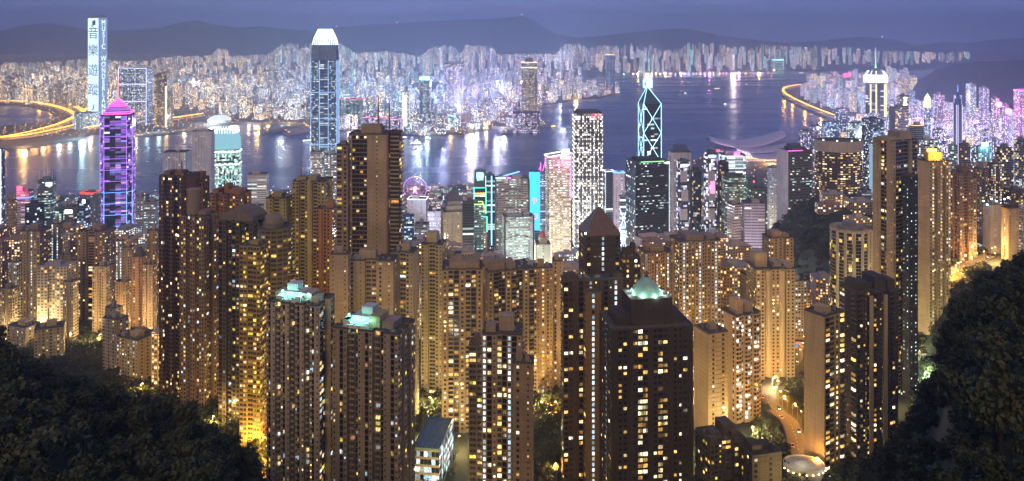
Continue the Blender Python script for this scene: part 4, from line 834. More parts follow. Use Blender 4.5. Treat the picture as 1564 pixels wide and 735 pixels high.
    if 'glyph sign' in lb:
        q = L2(0, -.2); t['rbox'](0, 0, .95, .8, 30, 'sign_tower', wall_mat((.16, .17, .18)))
        text_on(t, '\u767c', 0, -1.05 * as_, H + 19, 15, glow('sign_cyan', (.3, 1, 1), 4), 'sign_letters')
        for s_2 in (-1.02, 1.02): strip(t, s_2, -as_ - .02, s_2, -as_ - .02, 10, H, .7, GREENN)
        strip(t, -1.02, -as_, 1.02, -as_, H, H, .7, GREENN); strip(t, -1.02, -as_, 1.02, -as_, H - 30, H - 30, .6, GREENN)
    if 'neon step' in lb:
        strip(t, -1, -as_ - .02, 1, -as_ - .02, H, H, .7, GREENN); strip(t, -1, -as_ - .02, -1, -as_ - .02, H - 25, H, .7, GREENN); strip(t, 1, -as_ - .02, 1, -as_ - .02, H - 25, H, .7, GREENN)
    if 'cyan neon' in lb:
        for s_2 in (-1, .2): strip(t, s_2, -as_ - .04, s_2, -as_ - .04, 8, H, .8, CYAN)
    if 'cyan screen' in lb:
        panel(-1, 1, H * .25, H, glow('screen_cyan', (.05, .5, 1), 1.5), 'screen'); text_on(t, '9', .0, -as_ - .08, H * .62, 16, glow('screen_red', (1, .1, .2), 2), 'screen_mark'); text_on(t, '0', .2, -as_ - .08, H * .42, 15, glow('screen_red', (1, .1, .2), 2), 'screen_mark')
    if 'pink roof masts' in lb:
        for u, h in ((-.75, 16), (.1, 30)):
            strip(t, u, 0, u, 0, H, H + h, .5, PINK); strip(t, u - .5, 0, u, 0, H, H + h * .6, .5, PINK, 'brace')
    if 'framed in white' in lb: edge_glow(t, WHITEL, H + 1, .5); [strip(t, s_2, -as_ - .02, s_2, -as_ - .02, 8, H, .4, glow('led_white_dim', (.8, .9, 1), 1.3)) for s_2 in (-1, 1)]
    if 'blue lamps' in lb: edge_glow(t, BLUEL, H + 1, 1.0)
    if 'crossed lines' in lb:
        for z0, z1 in ((H * .1, H * .45), (H * .45, H * .8)): strip(t, -1, -as_ - .03, 1, -as_ - .03, z0, z1, .35, WHITEL, 'brace'); strip(t, 1, -as_ - .03, -1, -as_ - .03, z0, z1, .35, WHITEL, 'brace')
    if 'crowned by a pink' in lb:
        panel(-.1, .4, H + 1, H + 6, PINK); q = L2(.1, -1); lamp_light('sign_light', (q.x, q.y - 6, H + 6), (1, .3, .8), 30000, 2, rt)
        for z in np.arange(H * .6, H, 8): edge_glow(t, glow('led_white_dim', (.8, .9, 1), 1.3), z, .5, 'light_band')
    if 'dark boxed roof' in lb: t['rbox'](.1, 0, .6, .5, 12, 'roof_box', wall_mat((.08, .1, .2)))
    if 'red roof lamp' in lb: panel(.2, .5, H - 5, H - 2, RED)
# pyramid roofed grey block
t = office('grey stone tower with close lit windows under a dark pyramid roof', 673, 714, 322, 1250, 12, .9, ('notch', 1, 1, .1, .5), (.30, .26, .25), '=ww', 'ww', 'warm', .45, n='=ww', lv=0, top=None, fh=3.4)
t['rbox'](0, 0, .72, .65, 9, 'upper_storey', wall_mat((.3, .26, .25))); t['rbox'](0, 0, .56, .5, 16, 'upper_storey', wall_mat((.3, .26, .25))); pyramid(t, 0, 0, .72, .65, t['H'] + 16.3, 19, plain('slate_roof', (.10, .09, .11)), 'pyramid_roof', .08)
strip(t, 0, 0, 0, 0, t['H'] + 35, t['H'] + 50, .35, plain('mast_grey', (.18, .18, .18)), 'spire')
# truss fronted bank: stepped frame of grey steel
t = office('grey steel tower hung from external trusses, upper rear part', 756, 808, 272, 1370, 4, .5, ('notch', 1, 0, .1, .5), (.33, .30, .33), '=Whh', 'w', 'mint', .35, n='hhh', top=[(.3, 0, .3, .4, 6), (-.5, 0, .3, .4, 4)])
ST = plain('truss_steel', (.42, .40, .44), .5)
for z in (t['H'] * .35, t['H'] * .62, t['H'] * .86):
    for s_1 in (-1, 1): strip(t, s_1, -.56, 0, -.56, z - 12, z, .9, ST, 'truss'); strip(t, s_1, -.56, s_1, -.56, 4, t['H'], 1.3, ST, 'mast_column')
strip(t, -.6, -.2, .45, -.2, t['H'] + 3, t['H'] + 11, 1.1, glow('led_blue', (.12, .3, 1), 3), 'roof_gantry'); strip(t, -1, -.56, -.4, -.56, t['H'] + 2, t['H'] + 2, 1.2, CYAN, 'sign_panel'); strip(t, -.3, -.56, -.1, -.56, t['H'] + 2, t['H'] + 2, 1.2, PINK, 'sign_panel')
t = office('grey steel office front with trusses and teal white lit floors', 767, 816, 330, 1240, 8, .5, ('notch', 1, 0, .06, .72), (.36, .33, .34), ' ', 'w', 'mint', .9, n='hhhh', lv=.85, top=[(-.3, 0, .5, .35, 3), (.5, 0, .2, .3, 5)], fh=3.6)
for z in (t['H'] * .3, t['H'] * .6, t['H'] * .9):
    for s_1 in (-1, 1): strip(t, s_1, -.57, 0, -.57, z, z + 7, .8, ST, 'truss'); strip(t, s_1 * .95, -.57, s_1 * .95, -.57, 4, t['H'] + 3, 1.4, ST, 'mast_column')
# old floodlit bank with a red dome
t = office('floodlit old stone bank tower under a small red dome', 817, 841, 372, 1190, 2, .9, 'box', (.62, .55, .45), '=sws', 'w', 'gold', .5, lv=0, top=None)
t['rbox'](0, 0, .55, .5, 9, 'upper_storey', wall_mat((.62, .55, .45))); n = 12; rr = []
for z, r in ((0, 5.2), (3, 5), (6, 3.6), (8.5, 1.4)): q = t['L2'](0, 0); rr.append([(q.x + r * math.cos(2 * math.pi * i / n), q.y + r * math.sin(2 * math.pi * i / n), t['H'] + 9.3 + z) for i in range(n)])
G().rings(rr).build('dome', plain('dome_red', (.5, .08, .07), .5), t['root'])
for u in (-1.1, 1.1): strip(t, u, -.95, u, -.95, 6, t['H'], .5, glow('flood_warm', (1, .85, .6), 2.2), 'light_strip'); q = t['L2'](u, -1.5); lamp_light('floodlight', (q.x, q.y - 3, 12), (1, .8, .5), 22000, 1, t['root'])
# bank tower with stepped crown and pink sign
t = office('bright cream banded tower with a slanted crown and pink sign', 833, 872, 242, 1350, 10, .8, ('notch', 1, 1, .06, .3), (.5, .42, .35), 'h', 'h', 'white', .9, n='h', lv=.9, top=[(-.1, .0, .8, .6, 5, 'crown_block', wall_mat((.6, .5, .45)))])
H = t['H']; 
q = [t['L2'](u, v) for u, v in ((-1.1, -.85), (1.0, -.85), (1.0, .8), (-1.1, .8))]; g = G()
for i in range(4): g.tube((q[i].x, q[i].y, H + (4 if i in (0, 3) else 10)), (q[(i + 1) % 4].x, q[(i + 1) % 4].y, H + (4 if (i + 1) % 4 in (0, 3) else 10)), .8, .8, 5)
g.build('crown_frame', glow('led_warm_white', (1, .85, .75), 3), t['root'])
for k in range(6): a_ = t['L2'](.3 + k * .13, -.3); G().tube((a_.x, a_.y, H + 6), (a_.x, a_.y, H + 16), .35, .35).build('roof_fin', WHITEL, t['root'])
strip(t, .05, -.87, .95, -.87, H + 3, H + 3, 2.4, glow('sign_pink', (1, .45, .85), 4), 'sign_panel'); strip(t, 1.0, -.85, 1.0, -.85, H * .6, H + 8, .5, PINK)
q = t['L2'](.5, -1.2); lamp_light('sign_light', (q.x, q.y - 5, H + 6), (1, .25, .75), 40000, 2, t['root'])
# white dotted grid tower
t = office('tall square tower dotted all over with a white light grid', 875, 920, 172, 1450, 0, .95, 'box', (.13, .13, .14), 'c', 'c', 'white', .5, lv=0, top=[(0, 0, .8, .75, 4, 'roof_box', wall_mat((.1, .1, .11)))], fh=4.0, name='skyscraper', cat='skyscraper')
H = t['H']; dots = []; vb = []
for e_, (a_, b_) in enumerate([(t['pts'][0], t['pts'][1]), (t['pts'][1], t['pts'][2]), (t['pts'][3], t['pts'][0])]):
    tt = (b_ - a_); L = np.linalg.norm(tt); tt = tt / L; nn = np.array([tt[1], -tt[0]])
    for i in range(8):
        p = a_ + tt * L * i / 7; zs_ = np.arange(8, H - 2, 8.0); c = np.zeros((len(zs_), 3)); c[:, :2] = p; c[:, 2] = zs_
        dots.append(boxq(c, tt[None], nn[None], 1.1, 0, .9, -.9, .9)); vb.append(boxq(np.array([[p[0], p[1], 0]]), tt[None], nn[None], 1.1, 0, .6, 3, H))
tag(qmesh('facade_lamps', np.concatenate(dots), glow('grid_lamp', (1, .96, .88), 2.4), t['root']), kind='stuff'); tag(qmesh('mullions', np.concatenate(vb), plain('mullion_steel', (.45, .44, .42), .4, .3), t['root']), kind='stuff')
text_on(t, '\u25a1\u25c7', .55, -1.0, H - 5, 9, RED, 'sign_letters')
# neon braced tower
t = office('neon edged glass tower with crossed diagonals and twin masts', 975, 1010, 158, 1600, 8, 1.0, 'box', (.05, .08, .11), '=CCCCC', '=CCCCC', 'cool', .22, top=None, lv=.35, name='skyscraper', cat='skyscraper')
H = t['H']; oz = t['off'].z; P_ = [t['L2'](u, v) for u, v in ((-1, -1), (1, -1), (1, 1), (-1, 1))]; ap = t['L2'](-.35, -.2)
g = G(); k = [(p.x, p.y, H + .2) for p in P_]; g.add(k + [(ap.x, ap.y, H + 34)], [(0, 1, 4), (1, 2, 4), (2, 3, 4), (3, 0, 4), (3, 2, 1, 0)]).build('prism_roof', plain('prism_glass', (.05, .10, .12), .15), t['root'])
NEON = glow('neon_cyan', (.40, .88, 1), 2.4); wd = .55
def bar(p, q): g.tube(p, q, wd, wd, 6)
for kk, (A_, B_) in enumerate(((0, 1), (3, 0))):
    a, b = P_[A_] * 1, P_[B_] * 1
    for z1 in (H, H - 58, H - 116, H - 174):
        z0 = max(z1 - 58, 2); g = G(); bar((a.x, a.y, z0), (b.x, b.y, z1)); bar((a.x, a.y, z1), (b.x, b.y, z0)); g.build('neon_brace', NEON, t['root'])
for p in P_[:4]:
    g = G(); bar((p.x, p.y, 4), (p.x, p.y, H)); g.build('neon_edge', NEON, t['root']); g = G(); bar((p.x, p.y, H), (ap.x, ap.y, H + 34)); g.build('neon_edge', NEON, t['root'])
cr_ = [Vector((ap.x + dx, ap.y + dy, H + 32)) for dx, dy in ((-7, -4), (9, -4), (9, 6), (-7, 6))]; g = G()
for i in range(4):
    a, b = cr_[i], cr_[(i + 1) % 4]; bar(a, b); bar(a + Vector((0, 0, 14)), b + Vector((0, 0, 14))); bar(a, a + Vector((0, 0, 14)))
bar(cr_[0], cr_[1] + Vector((0, 0, 14))); bar(cr_[1], cr_[0] + Vector((0, 0, 14))); g.build('crown_frame', NEON, t['root'])
for i in (0, 1): G().tube(cr_[i] + Vector((0, 0, 14)), cr_[i] + Vector((0, 0, 62)), .45, .25).build('antenna', glow('mast_lit', (.7, .85, 1), 1.6), t['root'])
# dark ribbon block in front of it
t = office('broad black glass block with broken white floor bands', 956, 1022, 246, 1250, 14, .7, 'box', (.035, .04, .05), 'hhhhhhhh', 'cc', 'cool', .30, lv=.3, top=[(-.1, .1, .6, .5, 4), (.5, 0, .2, .3, 3)], fh=3.9)
strip(t, -.7, -.71, .7, -.71, t['H'] + .8, t['H'] + .8, .6, glow('led_green', (.3, 1, .3), 1.6), 'light_strip'); strip(t, .8, -.72, .98, -.72, t['H'] - 2, t['H'] - 2, 1.5, WHITEL, 'sign_panel'); strip(t, 1, -.72, 1, -.72, 20, t['H'] * 1, .35, glow('led_white_dim', (.8, .9, 1), 1.3))
# white low trapezoid
t = office('white wedge shaped building with a pink lit open roof', 969, 1012, 362, 1140, 24, .6, 'box', (.66, .62, .62), ' ', ' ', 'white', .3, top=[(0, 0, .8, .35, 3, 'roof_light_box', plain('roof_pink', (.6, .4, .38)))], zb=60)
# mirrored pair with bulging boxes
for (a, b, y, lb, sm) in ((1033, 1054, 246, 'left mirrored tower of stacked boxes with a white letter sign', WHITEL), (1075, 1096, 232, 'right mirrored tower of stacked boxes with cyan letters and pink screen', CYAN)):
    t = office(lb, a, b, y, 1450, 8, .9, ('oct', .4), (.12, .13, .16), 'C', 'C', 'violet', .4, c='C', top=[(0, 0, .4, .4, 4)])
    H = t['H']
    for k, z in enumerate(np.arange(20, H - 20, 34)):
        t['rbox'](-.25 if k % 2 else -.1, -.55, .55, .55, 20, 'bulging_bay', plain('mirror_glass', (.5, .5, .6), .18, .3), z)
    strip(t, -.75, -1.12, .3, -1.12, H - 7, H - 7, 3.0, glow('screen_pale', (.55, .7, 1), 1.5), 'screen'); text_on(t, 'LIPPO', -.2, -1.25, H - 6.5, 6, sm)
    if 'pink screen' in lb: t['rbox'](-.1, -1.12, .4, .04, 22, 'screen', glow('screen_pink', (1, .2, .35), 2.0), H * .58)
    office('dark stepped companion of the ' + lb.split(' of')[0], b - 3, b + 17, y + 16, 1480, 8, .9, ('cross', .4), (.06, .065, .08), 'C', 'C', 'mix', .25, c='C', group=None)
strip(t, .6, -1.1, 1.1, -1.1, t['H'] + 3, t['H'] + 3, 2, RED, 'sign_panel')
# dark tower with a white flank, and the curved hotel
t = office('dark banded tower with a pale pink flank and ridged roof', 1187, 1240, 230, 1190, 14, .75, 'box', (.12, .11, .11), 'hhhhhh', ' s', 'mint', .28, lv=.3, top=[(.1, .1, .6, .5, 5), (.0, .1, .4, .35, 9, 'roof_plant', wall_mat((.1, .12, .2)))])
qa = t['pts']; zb_, H = t['zb'], t['H']
a_, b_ = qa[3] * 1.006, qa[0] * 1.006; G().rings([[(a_[0], a_[1], 2), (a_[0] - .9, a_[1] - .2, 2), (b_[0] - .9, b_[1] - .2, 2), (b_[0], b_[1], 2)][::1], [(a_[0], a_[1], H + 1.5), (a_[0] - .9, a_[1] - .2, H + 1.5), (b_[0] - .9, b_[1] - .2, H + 1.5), (b_[0], b_[1], H + 1.5)]]).build('end_wall', wall_mat((.62, .56, .6)), t['root'])
strip(t, -1, -.76, .2, -.76, H + 1.2, H + 1.2, .7, glow('led_magenta', (.8, .1, .6), 1.8)); 
t = tower('curved hotel tower with a plain stone band over gold windows', 1244, 1318, 216, 1250, 0, .75, ('round', 28), (.13, .09, .07), 'WW', pal='gold', p=.55, fh=3.6, bw=3.6, name='hotel_tower', group=OG, top=None, lv=0, par=1.5)
H = t['H']; pts_ = t['pts']; SB = wall_mat((.46, .38, .34))
G().rings([[(p[0] * r, p[1] * r, z) for p in pts_] for z, r in ((H - 15, 1.0), (H - 15, 1.03), (H + 1.8, 1.03), (H + 1.8, .98))], cap=False, bottom=False).build('stone_band', SB, t['root'])
G().rings([[(p[0] * r, p[1] * r, z) for p in pts_] for z, r in ((H * .5 - 2, 1.0), (H * .5 - 2, 1.012), (H * .5 + 3, 1.012), (H * .5 + 3, 1.0))], cap=False, bottom=False).build('dark_band', wall_mat((.05, .045, .04)), t['root'])
for i in range(9):
    a = -math.pi + math.pi * (i + .5) / 9; cylinder(t, math.cos(a) * .9, math.sin(a) * .66, .03, H + 1.6, 2, glow('roof_garden_lamp', (.9, 1, .6), 2.5) if i % 2 else plain('shrub_green', (.06, .12, .05)), 'roof_lamp' if i % 2 else 'roof_shrub', 8)
# tall tower of the eastern shore with a glowing crown
t = office('tall tower with gold lit flanks and a glowing white pyramid crown', 1322, 1353, 126, 2900, 8, 1.0, ('oct', .45), (.3, .26, .3), '=CC', '=CC', 'violet', .3, c='=C', top=None, name='skyscraper', cat='skyscraper', fh=4)
H = t['H']; pts_ = t['pts']; 
G().rings([[(p[0] * r, p[1] * r, H + .2 + z) for p in pts_] for z, r in ((0, 1.0), (0, 1.22), (20, 1.22), (28, 1.05))], bottom=False).build('crown', glow('crown_cool_white', (.85, .95, 1), 2.1), t['root'])
G().rings([[(p[0] * r, p[1] * r, H + z) for p in pts_] for z, r in ((28.2, .95), (52, .12))]).build('pyramid_roof', plain('roof_steel_blue', (.25, .28, .36), .4), t['root'])
for i in range(8): a = pts_[i]; G().tube((a[0] * 1.2, a[1] * 1.2, H + 21), (a[0] * .75, a[1] * .75, H + 42), 1.0, 1.0, 5).build('crown_rib', WHITEL, t['root'])
G().tube((0, 0, H + 52), (0, 0, H + 66), 2.6, 1.4, 8).build('beacon', glow('beacon_green', (.3, 1, .5), 2.5), t['root']); G().tube((0, 0, H + 66), (0, 0, H + 128), 1.2, .5, 6).build('spire', glow('mast_lit', (.7, .85, 1), 1.6), t['root'])
for i in (1, 2, 7, 0): a = pts_[i]; G().tube((a[0] * 1.01, a[1] * 1.01, 60), (a[0] * 1.01, a[1] * 1.01, H - 6), 2.6, 2.6, 6).build('gold_flank', glow('led_gold', (1, .62, .22), 2.0), t['root'])
# the message tower across the harbour
t = office('very tall tower whose whole face is a white message screen', 134, 164, 26, 3500, -14, .85, 'box', (.3, .4, .45), ' ', ' ', 'cool', .3, top=[(0, 0, .8, .6, 8, 'crown_block', wall_mat((.3, .4, .45)))], name='skyscraper', cat='skyscraper')
H = t['H']; SCR = glow('screen_white', (.62, .86, 1), 1.4)
t['rbox'](-.02, -.865, .93, .01, H - 30, 'screen', SCR, 24)
t['rbox'](1.008, 0, .008, .8, H - 30, 'screen', glow('screen_side', (.30, .42, .70), .7), 24)
INK = glow('screen_dark_mark', (.06, .14, .24), .5)
for s_, z in (('\u266b', .935), ('\u97f3', .835), ('\u6a02', .665), ('\u904a', .475), ('\u8e64', .285), ('\u266a', .12)): text_on(t, s_, 0, -.90, 20 + (H - 20) * z, 56 if s_ not in '\u266b\u266a' else 44, INK, 'screen_glyph')
for i, s_ in enumerate('MUSIC WONDERLAND'):
    if s_ != ' ': text_on(t, s_, 1.05, 0, H - 26 - i * (H - 50) / 16, 32, glow('screen_letter', (.75, .95, 1), 1.7), 'screen_letter', ang=90)
for a, b, y, D, asp, c_, pal_, p_, lb in [(181, 234, 104, 3450, .4, (.2, .2, .42), 'cool', .55, 'wide twin slab outlined in violet white beside the message tower'), (236, 264, 112, 3350, .8, (.16, .13, .12), 'amber', .5, 'dark amber lit tower with one white end right of the violet slab'),
        (112, 152, 172, 3300, .6, (.15, .4, .55), 'blue', .85, 'low blue glass podium at the foot of the message tower'),
        (680, 707, 98, 3700, .8, (.45, .45, .65), 'violet', .95, 'bluish white tower full of lights behind the wheel'),
        (796, 820, 96, 3500, .8, (.2, .18, .22), 'mix', .6, 'dark slender tower with amber top across the harbour'),
        (783, 825, 172, 3200, .7, (.22, .1, .2), 'violet', .6, 'dark red waterfront hotel block at the headland tip'),
        (640, 658, 122, 3550, .8, (.2, .28, .35), 'cool', .8, 'teal white tower with cyan roof sign across the harbour'),
        (612, 627, 140, 3350, .9, (.35, .35, .38), 'white', .95, 'curved white screened tower across the harbour'),
        (528, 555, 152, 3400, .6, (.1, .2, .22), 'mint', .4, 'right one of two dark blocks with red roof lines'),
        (500, 526, 152, 3420, .6, (.1, .2, .22), 'mint', .35, 'left one of two dark blocks with red roof lines'),
        (556, 586, 180, 3150, .6, (.4, .25, .35), 'violet', .8, 'pink lit shopping block behind the masts'), (587, 615, 182, 3150, .6, (.3, .2, .35), 'violet', .7, 'violet edged shopping block right of the masts'),
        (925, 938, 84, 5400, .8, (.1, .12, .25), 'blue', .3, 'dark blue slab with an orange roof lamp above the inlet'),
        (1495, 1511, 134, 2700, .8, (.45, .35, .65), 'violet', .7, 'violet slab tower rising on the far right shore'), (1475, 1491, 128, 3000, .9, (.55, .55, .62), 'cool', .7, 'pale residential tower high on the far right'),
        (1548, 1572, 138, 2300, .8, (.55, .3, .5), 'violet', .6, 'broad pink lit tower near the right edge'), (1426, 1443, 144, 2500, .9, (.45, .4, .65), 'violet', .6, 'pale violet slab left of the dark spired tower'),
        (1293, 1316, 188, 1900, .7, (.4, .4, .44), 'cool', .7, 'grey banded block with dark roof below the glowing crown'), (1316, 1350, 182, 1800, .7, (.10, .11, .14), 'cool', .3, 'dark slab with pale blue side panels below the glowing crown'),
        (1220, 1236, 198, 1950, .8, (.4, .38, .5), 'violet', .6, 'violet block by the shore left of the curved hotel'), (1237, 1252, 192, 2000, .8, (.5, .45, .5), 'violet', .5, 'pinkish block by the shore behind the curved hotel'),
        (1275, 1298, 166, 2550, .8, (.3, .32, .5), 'blue', .6, 'blue violet slab where the highway meets the shore'), (1254, 1283, 186, 2300, .5, (.2, .3, .5), 'blue', .8, 'low blue glass curved block near the shore'),
        (1358, 1386, 164, 1800, .7, (.5, .42, .42), 'warm', .35, 'tan grid tower with a white blank flank on the right'), (1372, 1388, 146, 2150, .8, (.12, .1, .12), 'warm', .3, 'dark tower with a square lit clock face'),
        (1388, 1411, 192, 1560, .9, (.35, .36, .36), 'mint', .1, 'plain round ended block with a gold glow on its rim'), (1326, 1346, 200, 1800, .8, (.3, .35, .45), 'blue', .6, 'blue lit block in front of the gold flanked tower'),
        (1404, 1431, 214, 1420, .7, (.6, .6, .6), 'cool', .5, 'white low block behind the yellow roof sign'), (1448, 1463, 222, 1400, .8, (.5, .6, .65), 'mint', .3, 'teal white slab right of the yellow roof sign'), (1464, 1482, 220, 1330, .8, (.3, .22, .18), 'warm', .2, 'plain brown slab right of the teal white slab'),
        (1485, 1514, 224, 1450, .6, (.62, .68, .7), 'mint', .6, 'broad white slab with cyan floodlit roof'), (1520, 1548, 226, 1300, .7, (.2, .18, .16), 'gold', .45, 'brown tower with gold top floors on the right'), (1549, 1570, 214, 1380, .8, (.28, .26, .26), 'mix', .5, 'grey tower at the far right edge'),
        (1514, 1527, 150, 2400, .9, (.45, .45, .55), 'violet', .7, 'pale tower wearing a bright pink globe sign'), (1530, 1541, 160, 2300, .9, (.4, .3, .45), 'violet', .6, 'narrow violet tower right of the pink globe sign')]:
    rot = 10 if a > 1100 else -8 if a < 640 else 2
    t = office(lb, a, b, y, D, rot, asp, ('round', 16) if 'round ended' in lb else 'box', c_, 'c', ' ' if 'blank' in lb else 'c', pal_, p_, lv=.0, fh=3.6, bw=4.2 if D > 2500 else 3.4)
    H = t['H']; rt = t['root']; as_ = t['asp']
    if 'outlined' in lb:
        VW = glow('led_violet_white', (.6, .6, 1), 2.2)
        for z in (H, H * .72, H * .42): strip(t, -1, -as_ - .01, 1, -as_ - .01, z, z, 1.3, VW)
        for u in (-1, 1): strip(t, u, -as_ - .01, u, -as_ - .01, 0, H, 1.2, VW)
    if 'one white end' in lb: t['rbox'](.86, -as_ - .03, .14, .03, H * .75, 'light_panel', glow('panel_warm', (1, .8, .55), 1.6), 5)
    if 'cyan roof sign' in lb: t['rbox'](0, -as_, .9, .05, 14, 'roof_sign', glow('sign_cyan', (.3, 1, 1), 4), H)
    if 'curved white' in lb: t['rbox'](0, -as_ - .05, .6, .04, H * .85, 'screen', glow('screen_soft', (.9, .95, 1), 1.4), 10)
    if 'red roof lines' in lb: edge_glow(t, REDS, H + 1, 1.6)
    if 'pink lit' in lb or 'violet edged' in lb: edge_glow(t, glow('led_rose', (1, .3, .6), 1.8), H + 1, 1.0)
    if 'amber top' in lb: edge_glow(t, glow('led_peach', (1, .7, .5), 2), H - 20, 2); edge_glow(t, glow('led_peach', (1, .7, .5), 2), H + 2, 1.6); t['rbox'](0, 0, .5, .5, 20, 'crown_block')
    if 'orange roof lamp' in lb: edge_glow(t, AMB, H + 2, 2.0)
    if 'full of lights' in lb: t['rbox'](0, 0, .6, .6, 14, 'crown_block'); strip(t, .2, -as_ - .1, .8, -as_ - .1, 45, 45, 7, WHITEL, 'screen'); q = t['L2'](.5, -2); lamp_light('screen_light', (q.x, q.y, 60), (.7, .75, 1), 300000, 8, rt)
    if 'clock' in lb: t['rbox'](-.1, -as_ - .06, .6, .04, 22, 'clock_face', glow('clock_white', (1, .9, .8), 2.4), H - 26); text_on(t, 'N', -.1, -as_ - .14, H - 15, 20, INK)
    if 'gold glow' in lb: edge_glow(t, glow('led_gold', (1, .62, .22), 2), H + 1, .5)
    if 'cyan floodlit' in lb: q = t['L2'](-.1, -as_); t['rbox'](0, -as_, .45, .06, 6, 'roof_sign', glow('sign_cyan_hot', (.3, .9, 1), 7), H + 1); lamp_light('sign_light', (q.x, q.y - 6, H + 8), (.2, .8, 1), 60000, 3, rt)
    if 'pink globe' in lb:
        q = t['L2'](0, -as_); me_ = bpy.data.meshes.new('sign_globe'); bm = bmesh.new(); bmesh.ops.create_icosphere(bm, subdivisions=2, radius=9); bm.to_mesh(me_); bm.free(); me_.materials.append(glow('sign_pink_hot', (1, .15, .5), 6)); o = bpy.data.objects.new('sign_globe', me_); o.location = (q.x, q.y - 8, H - 18); link(o, rt); lamp_light('sign_light', (q.x, q.y - 25, H - 18), (1, .1, .5), 150000, 5, rt)
    if 'broad pink' in lb: edge_glow(t, PINK, H + 1, 1.0)
    if 'pale blue side' in lb:
        for u in (-.72, .72): t['rbox'](u, -as_ - .03, .2, .03, H * .7, 'light_panel', glow('panel_ice', (.5, .8, 1), .45), 6)
    if 'amber roof' in lb: edge_glow(t, AMB)
# spired towers on the right
t = office('dark navy tower with pale vertical ribs and a blue spire', 1456, 1470, 160, 1850, 8, 1.0, ('oct', .3), (.06, .07, .14), ' ', ' ', 'blue', .2, c=' ', top=None, name='skyscraper', cat='skyscraper')
H = t['H']; G().rings([[(p[0] * r, p[1] * r, H + z) for p in t['pts']] for z, r in ((.2, .75), (14, .7), (14, .4), (24, .35), (30, .1))]).build('stepped_top', plain('navy_metal', (.04, .07, .2), .4), t['root']); G().tube((0, 0, H + 30), (0, 0, H + 46), .8, .3).build('spire', BLUEL, t['root'])
for i in range(8): a = t['pts'][i]; G().tube((a[0], a[1], 4), (a[0], a[1], H), .9, .9, 5).build('corner_rib', glow('rib_lilac', (.75, .7, 1), .9), t['root'])
t = office('slim tower with a golden arched top and pointed white tip', 1411, 1422, 165, 2300, 8, 1.0, 'box', (.35, .35, .6), 'c', 'c', 'blue', .6, top=None)
H = t['H']; t['rbox'](0, 0, .95, .95, 26, 'golden_top', glow('golden_top', (1, .6, .35), 1.8)); pyramid(t, 0, 0, .95, .95, H + 26.3, 16, glow('tip_white', (1, .9, .8), 1.8), 'pointed_tip', .03)
t = office('small block wearing a bright red neon roof sign above the highway', 1283, 1299, 118, 4600, 8, .8, 'box', (.12, .14, .25), 'c', 'c', 'mint', .4, fh=4)
t['rbox'](0, -.8, 1.0, .05, 22, 'roof_sign', glow('neon_red_hot', (1, .05, .15), 5), t['H'] + 1)
t = office('cyan topped kiosk tower on the far eastern pier', 1180, 1196, 92, 7800, 0, .8, 'box', (.3, .45, .5), 'c', 'c', 'mint', .8, fh=5, bw=6); edge_glow(t, glow('sign_cyan', (.3, 1, 1), 4), t['H'] + 2, 4)

# ferris wheel
wc = W(634, 1830, ztop(288, 1830)); rw = 17.5 / F * 1830
root = empty('ferris_wheel', (wc.x, wc.y, 4), 'pink glowing ferris wheel on the near shore', 'ferris wheel')
wz = wc.z - 4
def ring(r, y, wd, n=48):
    g = G()
    for i in range(n):
        a, b = 2 * math.pi * i / n, 2 * math.pi * (i + 1) / n; g.tube((r * math.cos(a), y, wz + r * math.sin(a)), (r * math.cos(b), y, wz + r * math.sin(b)), wd, wd, 5)
    return g
for y in (-2, 2): ring(rw, y, .38).build('rim', glow('wheel_violet', (.62, .25, 1), 1.5), root)
ring(rw * .8, 0, .2).build('inner_rim', glow('wheel_pink', (1, .3, .7), 1.0), root)
for i in range(18):
    a = 2 * math.pi * i / 18; G().tube((0, 0, wz), (rw * math.cos(a), 0, wz + rw * math.sin(a)), .28, .2, 4).build('spoke', glow('wheel_pink', (1, .3, .7), 1.0), root)
for i in range(24):
    a = 2 * math.pi * i / 24; x_, z_ = rw * 1.04 * math.cos(a), wz + rw * 1.04 * math.sin(a); G().box(x_ - .9, -1, z_ - 1.2, x_ + .9, 1, z_ + .9).build('gondola', plain('gondola_white', (.7, .6, .7)), root)
G().tube((0, -4, wz), (0, 4, wz), 3.4, 3.4, 14).build('hub', glow('wheel_hub', (1, .4, .8), 8), root); lamp_light('hub_light', (0, -8, wz), (1, .25, .7), 60000, 2, root)
for sx in (-1, 1):
    for y in (-5, 5): G().tube((sx * rw * .55, y, 0), (0, y * .5, wz), .7, .5).build('support_leg', plain('leg_white', (.7, .7, .75)), root)
G().box(-18, -6, 0, 18, 6, 3).build('platform', plain('deck_grey', (.3, .3, .3)), root)
